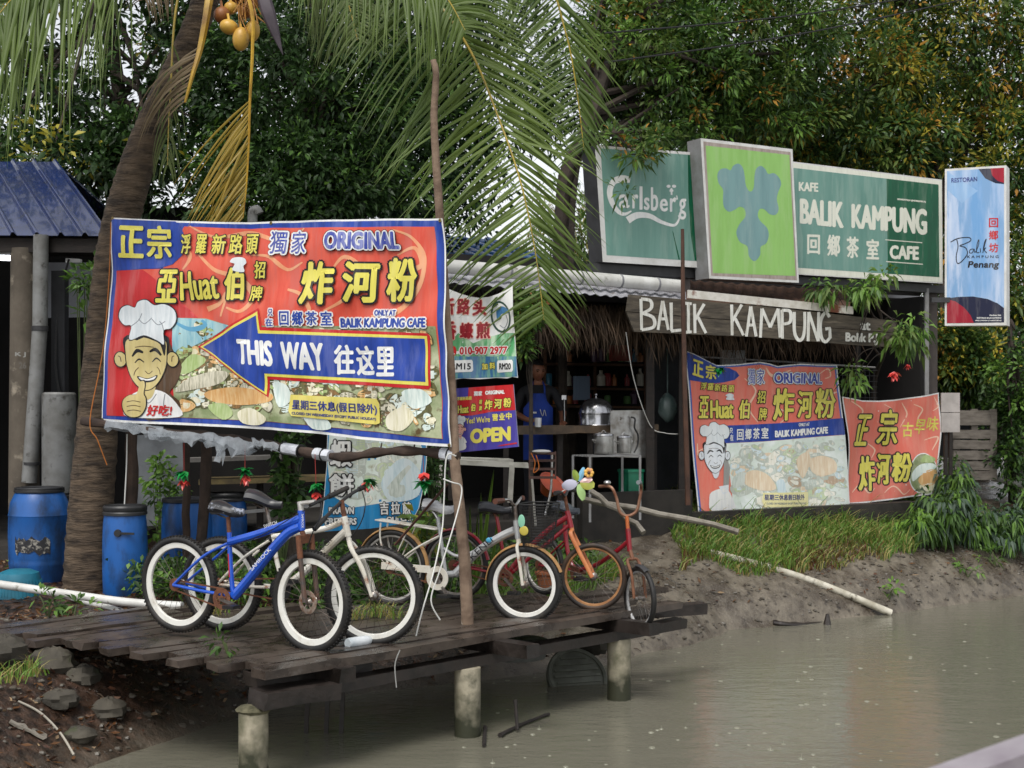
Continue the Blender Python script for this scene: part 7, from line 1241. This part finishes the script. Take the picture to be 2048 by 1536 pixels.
for k, (x, y, lb, n) in enumerate(((1778, 1200, 'tiny plant by the lower end of the bank pipe', 3), (1935, 1150, 'small seedling alone on the right mud slope', 3), (1990, 1130, 'second seedling nearest the grey green shrub', 3), (60, 1150, 'low weed in front of the widest barrel', 5), (120, 1150, 'sprawling weed left of the palm foot', 6), (160, 1165, 'round leaved weed at the palm foot', 4), (95, 1232, 'small weed beside the turquoise tub', 4), (148, 1235, 'tiny green weed on bare soil near the jetty planks', 2), (455, 1308, 'tiny green weed growing between the front jetty planks', 2), (1580, 985, 'dark weed at the foot of the square banner', 3))):
    b = G(x, y) if (x, y) != (455, 1308) else PZ(455, 1308, 0); pl_ = plant('weed', lb, 'weed', b, [(b+UP*(.10 if n > 2 or k == 8 else .05), (.09+.02*n, .08, .07), n)], [LM['fresh'], LM['mid']], (3, 2), 50+k, keep=k == 8, ll=.09 if y > 1140 else .13, lw=.035, per=10, cr=.1, droop=.3)
plant('vine', 'heart leaved vine climbing the twisted grey post', 'vine', P(560, 1080, 12.5), [E_(562, 930, 12.45, .07, .06, .25, 12), E_(575, 1000, 12.45, .1, .06, .2, 10), E_(610, 880, 12.5, .1, .05, .06, 4)], [LM['mid'], LM['dark']], (3, 2), 70, ll=.09, lw=.07, per=9, cr=.1)
plant('vine', 'thin creeper on the galvanised metal sheet beside the posts', 'vine', P(320, 1060, 14.3), [E_(330, 990, 14.4, .2, .1, .3, 16), E_(325, 930, 14.5, .12, .1, .1, 5), E_(300, 1060, 14.2, .2, .1, .15, 8)], [LM['mid'], LM['fresh']], (2, 2), 71, ll=.09, lw=.05, per=9, cr=.13)
plant('vine', 'thick dark vine hanging behind the pole beside the prawn banner', 'vine', P(868, 1080, 13.2), [E_(868, 940, 13.1, .09, .1, .3, 24)], [LM['dark'], LM['mid']], (3, 2), 72, ll=.06, lw=.03, per=16, cr=.1)
plant('shrub', 'yellow green spotted shrub behind the seat of the silver bicycle', 'shrub', P(850, 1100, 12.6), [E_(850, 1050, 12.5, .16, .1, .14, 12)], [LM['yellow'], LM['fresh'], LM['olive']], (2, 2, 2), 73, ll=.13, lw=.05, per=10, cr=.12)
plant('shrub', 'leafy twig showing under the shed roof left of the palm trunk', 'shrub', P(165, 1100, 14.2), [E_(175, 560, 14.0, .22, .2, .12, 12), E_(180, 635, 14.0, .06, .1, .04, 2)], [LM['mid'], LM['fresh']], (3, 1), 74, ll=.12, lw=.05, per=13, cr=.14)
# aloe like spiky plant
b = P(955, 1100, 12.5); b.z = GZ(b.x, b.y); al = thing('aloe', 'tall spiky aloe with thick upright leaves behind the pole', 'aloe', b)
for x, y, w in ((988, 938, .06), (962, 985, .055), (940, 1010, .05), (1000, 1010, .05), (975, 1000, .05), (930, 1050, .045), (1010, 1060, .05), (955, 1030, .05)):
    t = P(x, y, 12.45+random.uniform(-.15, .15)); s0 = b+V((random.uniform(-.06, .06), random.uniform(-.05, .05), 0)); m = MB(); c = crv([s0, s0+(t-s0)*.5+V((0, 0, .04)), t], 6); vs = []; n = len(c); sd_ = (t-s0).cross(V((0, 1, 0))).normalized()
    for i, p in enumerate(c): q = i/(n-1); ww = w*.5*(1-q)**.6*(1+.05*(i % 2)); vs += [p+sd_*ww+V((0, -.012, 0)), p+V((0, .008, 0)), p-sd_*ww+V((0, -.012, 0)), p+V((0, .02, 0))]
    m.add(vs, [(i*4+j, i*4+(j+1) % 4, i*4+4+(j+1) % 4, i*4+4+j) for i in range(n-1) for j in range(4)]); m.build('leaf', [LM['aloe']], al)
# grass
def grass(name, pts, hts, mis, mats, seed, spread=.5, w=.008):
    rng = np.random.default_rng(seed); n = len(pts); a = rng.uniform(0, 2*np.pi, n); le = np.stack([np.cos(a), np.sin(a), 0*a], -1)*spread*rng.uniform(.2, 1.2, (n, 1)); s = np.stack([-np.sin(a+1), np.cos(a+1), 0*a], -1); h = hts[:, None]; ws = w*rng.uniform(.6, 1.4, (n, 1)); vs = []
    for q, ww in ((0, 1), (.4, .9), (.75, .6), (1, .08)): c = pts+np.array([[0, 0, 1.0]])*h*(q-.25*q*q*spread*1.6*q)+le*h*q*q; vs += [c+s*ws*ww, c-s*ws*ww]
    v = np.stack(vs, 1).reshape(-1, 3); k = np.arange(n)[:, None]*8; f = np.concatenate([k+np.array([[2*i, 2*i+1, 2*i+3, 2*i+2]]) for i in range(3)], 1).reshape(-1, 4)
    o = place(name, fastmesh(v, f, np.repeat(mis, 3)), mats, None, tuple(pts.mean(0))); return tag(o, kind='stuff')
rng = np.random.default_rng(77); GMT = [LM['grass'], LM['fresh'], LM['straw'], LM['olive'], LM['brown']]
def scatter(n, x0, x1, y0, y1, f):
    X = rng.uniform(x0, x1, n); Y = rng.uniform(y0, y1, n); k = f(X, Y); X = X[k]; Y = Y[k]; return np.stack([X, Y, gz(X, Y)], -1)
def scr(P_): return HX+F*P_[:, 0]/P_[:, 1], HY+F*(EYE-P_[:, 2])/P_[:, 1]
p = scatter(60000, 1.2, 6.5, 13.6, 19, lambda X, Y: (wdist(X, Y) > .28+.35*vnoise(X, Y, 1.6, 5)+.25*np.clip(vnoise(X, Y, 5, 8)-.4, 0, 1)) & (wdist(X, Y) < 3.2))
sx_, sy_ = scr(p); k = (sx_ > 1330+40*vnoise(p[:, 0], p[:, 1], 3, 6)) & (sx_ < 1870) & (sy_ > 985) & (sy_ < np.interp(sx_, [1340, 1420, 1600, 1700, 1800, 1860], [1128, 1118, 1180, 1182, 1130, 1060])+22*vnoise(p[:, 0], p[:, 1], 4, 9)); p = p[k][:22000]; sx_, sy_ = scr(p)
br = vnoise(p[:, 0], p[:, 1], 1.3, 12)+1.1*np.exp(-((sx_-1690)/90)**2-((sy_-1120)/45)**2); mi = np.where(br > .95, rng.choice([4, 2, 3], len(p)), np.where(br > .75, rng.choice([0, 2, 3, 4], len(p)), rng.choice([0, 1, 2, 3], len(p), p=[.38, .25, .24, .13])))
grass('bank_grass', p, rng.uniform(.08, .24, len(p))*(1-.35*(br > .9))*(.6+.9*vnoise(p[:, 0], p[:, 1], 2.4, 15))*np.where(rng.random(len(p)) < .05, 1.8, 1), mi, GMT, 1, .9, .006)
p = scatter(9000, .9, 2.2, 13.2, 15.3, lambda X, Y: wdist(X, Y) > .6); sx_, sy_ = scr(p); k = (sx_ > 1310) & (sx_ < 1420) & (sy_ > 960) & (sy_ < 1080); p = p[k][:900]; grass('tall_grass', p, rng.uniform(.25, .55, len(p)), rng.choice([0, 2, 3], len(p)), GMT, 2, .9, .007)
p = scatter(30000, -2.6, 1.9, 11.7, 14.6, lambda X, Y: (wdist(X, Y) > .3) & (vnoise(X, Y, 2.2, 31) > .35)); sx_, sy_ = scr(p); dk = (p[:, 0]-D0.x)*DN.x+(p[:, 1]-D0.y)*DN.y
k = (dk > 2.15) & (((sx_ > 985) & (sx_ < 1350)) | (rng.random(len(p)) < .22)); p = p[k][:7500]; sx_, sy_ = scr(p); grass('grass', p, rng.uniform(.1, .3, len(p))*np.where(sx_ > 1000, 1.15, .7), rng.choice([0, 1, 2, 3], len(p), p=[.45, .3, .12, .13]), GMT, 3, .8, .006)
rg2 = np.random.default_rng(5); pp = np.array([tuple(PZ(x, y, 0)) for x, y, n in ((442, 1228, 26), (752, 1232, 90), (715, 1238, 50), (790, 1236, 40), (60, 1350, 60), (20, 1365, 40)) for _ in range(n)]); pp[:, :2] += rg2.normal(0, .05, (len(pp), 2)); grass('grass_tufts', pp, rg2.uniform(.06, .2, len(pp)), rg2.choice([0, 2], len(pp)), GMT, 6, .9, .004)
# leafy ground cover behind the bicycles, litter on the soil, splashes of rain on the water
p = scatter(2600, -3.2, 1.0, 11.9, 14.5, lambda X, Y: (wdist(X, Y) > .3) & (vnoise(X, Y, 1.6, 40) > .48)); dk = (p[:, 0]-D0.x)*DN.x+(p[:, 1]-D0.y)*DN.y; p = p[dk > 2.3]; n = len(p); rr_ = np.repeat(p, 7, 0); rr_ = rr_+np.stack([rng.normal(0, .07, len(rr_)), rng.normal(0, .07, len(rr_)), rng.uniform(.02, .3, len(rr_))], -1)
v, f, mi = leafmesh(rr_, rng.normal(0, 1, rr_.shape)+[[0, -.2, .3]], rng.uniform(.05, .11, len(rr_)), rng.uniform(.025, .05, len(rr_)), rng, rng.choice([0, 1, 2], len(rr_)), .3); tag(place('ground_cover', fastmesh(v, f, mi), [LM['mid'], LM['fresh'], LM['dark']], None, (-1, 13, 0)), kind='stuff')
p = scatter(9000, -6, .5, 8.3, 15, lambda X, Y: (wdist(X, Y) > .1)); p2 = scatter(2500, 1, 7, 13.5, 20, lambda X, Y: (wdist(X, Y) > .15)); p = np.concatenate([p, p2[:900]]); n = len(p); p[:, 2] += .012; ax = rng.normal(0, 1, (n, 3)); ax[:, 2] *= .25
v, f, mi = leafmesh(p, ax, rng.uniform(.03, .1, n), rng.uniform(.012, .04, n), rng, rng.choice([0, 1, 2], n, p=[.5, .35, .15]), .02); tag(place('leaf_litter', fastmesh(v, f, mi), [LM['brown'], mat('litter_dark', '#3a241a', '#57341f', sc=9, rough=.7), mat('litter_pale', '#8a7355', '#6d5a45', sc=9, rough=.7)], None, (-2, 12, 0)), kind='stuff')
# twigs, roots and crumbs of mud along the bank
rgb_ = np.random.default_rng(19); p = scatter(16000, .9, 7.5, 12.8, 18, lambda X, Y: (wdist(X, Y) > .02) & (wdist(X, Y) < 1.0)); p = p[:900]; q2 = scatter(5000, -4, -1.6, 8.3, 11.5, lambda X, Y: wdist(X, Y) > .02)[:500]; p = np.concatenate([p, q2]); m = MB(); mud_r = random.Random(8)
for i, a in enumerate(p):
    a = V(a)
    if i % 9 == 0: d = V((mud_r.uniform(-1, 1), mud_r.uniform(-1, 1), mud_r.uniform(0, .25)))*mud_r.uniform(.05, .16); m.m = 1; m.tube([a-d*.5, a+V((.01, 0, .012)), a+d*.5], [.004, .005, .002], 5)
    else: m.m = 0; r_ = mud_r.uniform(.006, .026); m.ball(a, (r_*1.3, r_, r_*.7), 7, 5, jit=.25)
tag(m.build('bank_debris', [mat('mud_clod', '#5f594f', '#423c34', sc=9, rough=.4), mat('wet_twig', '#2f2620', '#5a4a3a', sc=9, rough=.6)], None, (2, 14, -.4)), kind='stuff')
m = MB(); rg = random.Random(31)
for _ in range(120):
    x, y = rg.uniform(900, 2100), rg.uniform(1230, 1560); q = PZ(x, y, WATER)
    if wdist(np.array([q.x]), np.array([q.y]))[0] > -.12: continue
    s_ = rg.uniform(.3, .7); R_ = .03*s_; m.lathe((q.x, q.y, WATER), [(R_*.8, .0), (R_, .006*s_), (R_*1.15, .0)], 10, cap=False)
    if rg.random() < .3: m.lathe((q.x, q.y, WATER), [(R_*.35, 0), (.005*s_, .012*s_), (.003*s_, .04*s_), (0, .06*s_)], 6)
tag(m.build('rain_splashes', [mat('splash', '#80806f', rough=.12)], None, (2, 11, WATER)), kind='stuff')
# ================================================================ the cook
pb = PS(1076, 900, 1.0); pb.z = .37; SK = mat('skin', '#8a5a42', '#7a4c38', sc=7, rough=.5); SHIRT = mat('black_shirt', '#17171b', '#222226', sc=5, rough=.85, bump=.004, bs=18); TRS = mat('dark_trousers', '#1c1e26', '#15161c', sc=5, rough=.85)
man = thing('person', 'person in black shirt and blue apron working behind the stall counter, looking down', 'person', pb)
def skin(name, nodes, edges, root, mats, parent, pick=None, sub=2):
    me = bpy.data.meshes.new(name); me.from_pydata([n[0] for n in nodes], edges, []); o = bpy.data.objects.new(name, me); COL.objects.link(o); o.modifiers.new('s', 'SKIN'); 
    for i, n in enumerate(nodes): sv_ = me.skin_vertices[0].data[i]; sv_.radius = n[1] if hasattr(n[1], '__len__') else (n[1], n[1]); sv_.use_root = i == root
    ss = o.modifiers.new('u', 'SUBSURF'); ss.levels = ss.render_levels = sub; bpy.context.view_layer.update(); ev = o.evaluated_get(bpy.context.evaluated_depsgraph_get()); out = bpy.data.meshes.new_from_object(ev); bpy.data.objects.remove(o)
    if pick: out.polygons.foreach_set('material_index', [pick(p.center) for p in out.polygons])
    out.polygons.foreach_set('use_smooth', np.ones(len(out.polygons), bool)); return out
N_ = [((0, 0, .93), (.15, .11)), ((0, .0, 1.1), (.145, .10)), ((0, .01, 1.28), (.165, .11)), ((0, .015, 1.40), (.12, .085)), ((0, .0, 1.48), .055), ((0, -.015, 1.54), .055)]
E2 = [(0, 1), (1, 2), (2, 3), (3, 4), (4, 5)]
for s_ in (-1, 1):
    k = len(N_); N_ += [((.10*s_, 0, .86), .09), ((.11*s_, -.01, .47), .06), ((.11*s_, .01, .09), .045), ((.125*s_, -.12, .05), .04)]; E2 += [(0, k), (k, k+1), (k+1, k+2), (k+2, k+3)]
for s_, el, wr, hd in ((-1, (-.27, -.05, 1.13), (-.13, -.25, 1.06), (-.05, -.30, 1.05)), (1, (.29, -.05, 1.14), (.27, -.28, 1.04), (.27, -.36, 1.03))):
    k = len(N_); N_ += [((.185*s_, .01, 1.39), .062), (el, .047), (wr, .029), (hd, (.036, .02))]; E2 += [(3, k), (k, k+1), (k+1, k+2), (k+2, k+3)]
    h = V(hd); dr = (h-V(wr)).normalized(); sd_ = dr.cross(UP).normalized()
    for j in range(4):
        b0 = h+dr*.03+sd_*(-.027+.018*j); l = (.065, .075, .07, .055)[j]; k2 = len(N_); N_ += [(tuple(b0), .0095), (tuple(b0+dr*l*.5-UP*.008), .009), (tuple(b0+dr*l*.85-UP*.035), .008)]; E2 += [(k+3, k2), (k2, k2+1), (k2+1, k2+2)]
    b0 = h+sd_*(.03 if s_ < 0 else -.03)*1-dr*.01; k2 = len(N_); sg_ = 1 if s_ < 0 else -1; N_ += [(tuple(b0), .012), (tuple(b0+sd_*.02*sg_+dr*.035-UP*.01), .0095)]; E2 += [(k+3, k2), (k2, k2+1)]
def pick(c):
    if c.z < .93: return 2
    if c.z < 1.45 and abs(c.x) < .23 and c.y > -.13: return 1
    if c.z > 1.16 and c.z < 1.46: return 1
    return 0
body = skin('body', N_, E2, 0, [SK, SHIRT, TRS], man, pick)
# head: one shaped surface joined to the body mesh
bmh = bmesh.new(); bmesh.ops.create_uvsphere(bmh, u_segments=28, v_segments=20, radius=1)
Rh = Matrix.Rotation(.30, 3, 'Z') @ Matrix.Rotation(.22, 3, 'X')
for v in bmh.verts:
    x, y, z = v.co; p = V((x*.078, y*.096, z*.118)); 
    if z < 0: p.x *= 1-.28*z*z; p.y *= 1-.15*z*z
    if y < 0:
        fy = -y; p.y -= .022*math.exp(-(x/.16)**2-((z+.12)/.17)**2); p.y -= .008*math.exp(-((abs(x)-.3)/.28)**2-((z-.22)/.1)**2)*fy; p.y += .010*math.exp(-((abs(x)-.36)/.17)**2-((z-.06)/.12)**2)*fy; p.y -= .008*math.exp(-(x/.3)**2-((z+.48)/.08)**2)*fy; p.y -= .010*math.exp(-(x/.35)**2-((z+.85)/.2)**2)
    ear = math.exp(-((abs(x)-.98)/.12)**2-((z+.05)/.22)**2-((y-.05)/.2)**2); p.x += math.copysign(.02*ear, x)
    v.co = Rh@p+V((0, -.045, 1.62))
bmh.from_mesh(body); 
mh = bpy.data.meshes.new('body'); bmh.to_mesh(mh); bmh.free(); mh.polygons.foreach_set('use_smooth', np.ones(len(mh.polygons), bool)); mh.transform(Matrix.Translation(pb)); bo = place('body', mh, [SK, SHIRT, TRS], man)
HC = V((0, -.045, 1.62))
def hp(x, y, z): return pb+HC+Rh@V((x, y, z))
bmh = bmesh.new(); bmesh.ops.create_uvsphere(bmh, u_segments=28, v_segments=18, radius=1)
bmesh.ops.delete(bmh, geom=[v for v in bmh.verts if v.co.z < -.3 or (v.co.y < -.1 and v.co.z < .55) or (v.co.z < .15 and v.co.y < .15)], context='VERTS')
for v in bmh.verts: j = 1+.03*math.sin(v.co.x*31)*math.cos(v.co.y*27); v.co = pb+HC+Rh@V((v.co.x*.084*j, v.co.y*.103*j, v.co.z*.126*j))
mh = bpy.data.meshes.new('hair'); bmh.to_mesh(mh); bmh.free(); mh.polygons.foreach_set('use_smooth', np.ones(len(mh.polygons), bool)); place('hair', mh, [mat('black_hair', '#121112', '#1e1c1b', sc=20, rough=.5)], man)
m = MB()
for s_ in (-1, 1): m.ball(hp(.03*s_, -.083, .010), (.013, .008, .006), 10, 6)
m.build('eyes', [mat('eye_dark', '#1a1413', rough=.2)], man); m = MB()
for s_ in (-1, 1): m.tube(crv([hp(.014*s_, -.096, .028), hp(.032*s_, -.095, .034), hp(.05*s_, -.083, .027)], 4), .0045, 6)
m.build('eyebrows', [MATS['black_hair']], man); m = MB(); m.tube(crv([hp(-.024, -.09, -.055), hp(0, -.098, -.053), hp(.024, -.09, -.055)], 5), .005, 6); m.build('lips', [mat('lips', '#7a4640', rough=.5)], man)
m = MB(); vs = []; na, nb = 12, 9
for j in range(nb+1):
    z = 1.36-j*.085; w = .085 if j < 1 else .10 if j == 1 else .17
    for i in range(na+1): a = (i/na-.5)*2; vs.append(pb+V((a*w, -.128-.03*math.sqrt(max(0, 1-a*a))+.045*a*a-.004*math.sin(i*1.9+j*.4), z)))
m.add(vs, [(j*(na+1)+i, j*(na+1)+i+1, (j+1)*(na+1)+i+1, (j+1)*(na+1)+i) for j in range(nb) for i in range(na)])
for s_ in (-1, 1): m.tube(crv([pb+V((.075*s_, -.14, 1.355)), pb+V((.07*s_, -.09, 1.45)), pb+V((.05*s_, .03, 1.50))], 4), .010, 6)
ap = m.build('apron', [mat('blue_apron', '#1c3f9e', '#16327f', sc=4, rough=.8)], man); m = MB(); m.box(pb+V((-.05, -.168, 1.14)), (.06, .004, .02)); m.tube(crv([pb+V((.02, -.168, 1.18)), pb+V((.05, -.168, 1.10)), pb+V((.07, -.164, 1.17)), pb+V((.09, -.162, 1.1))], 5), .004, 5); m.build('print', [mat('apron_print', '#c9c9c9', rough=.6)], ap)
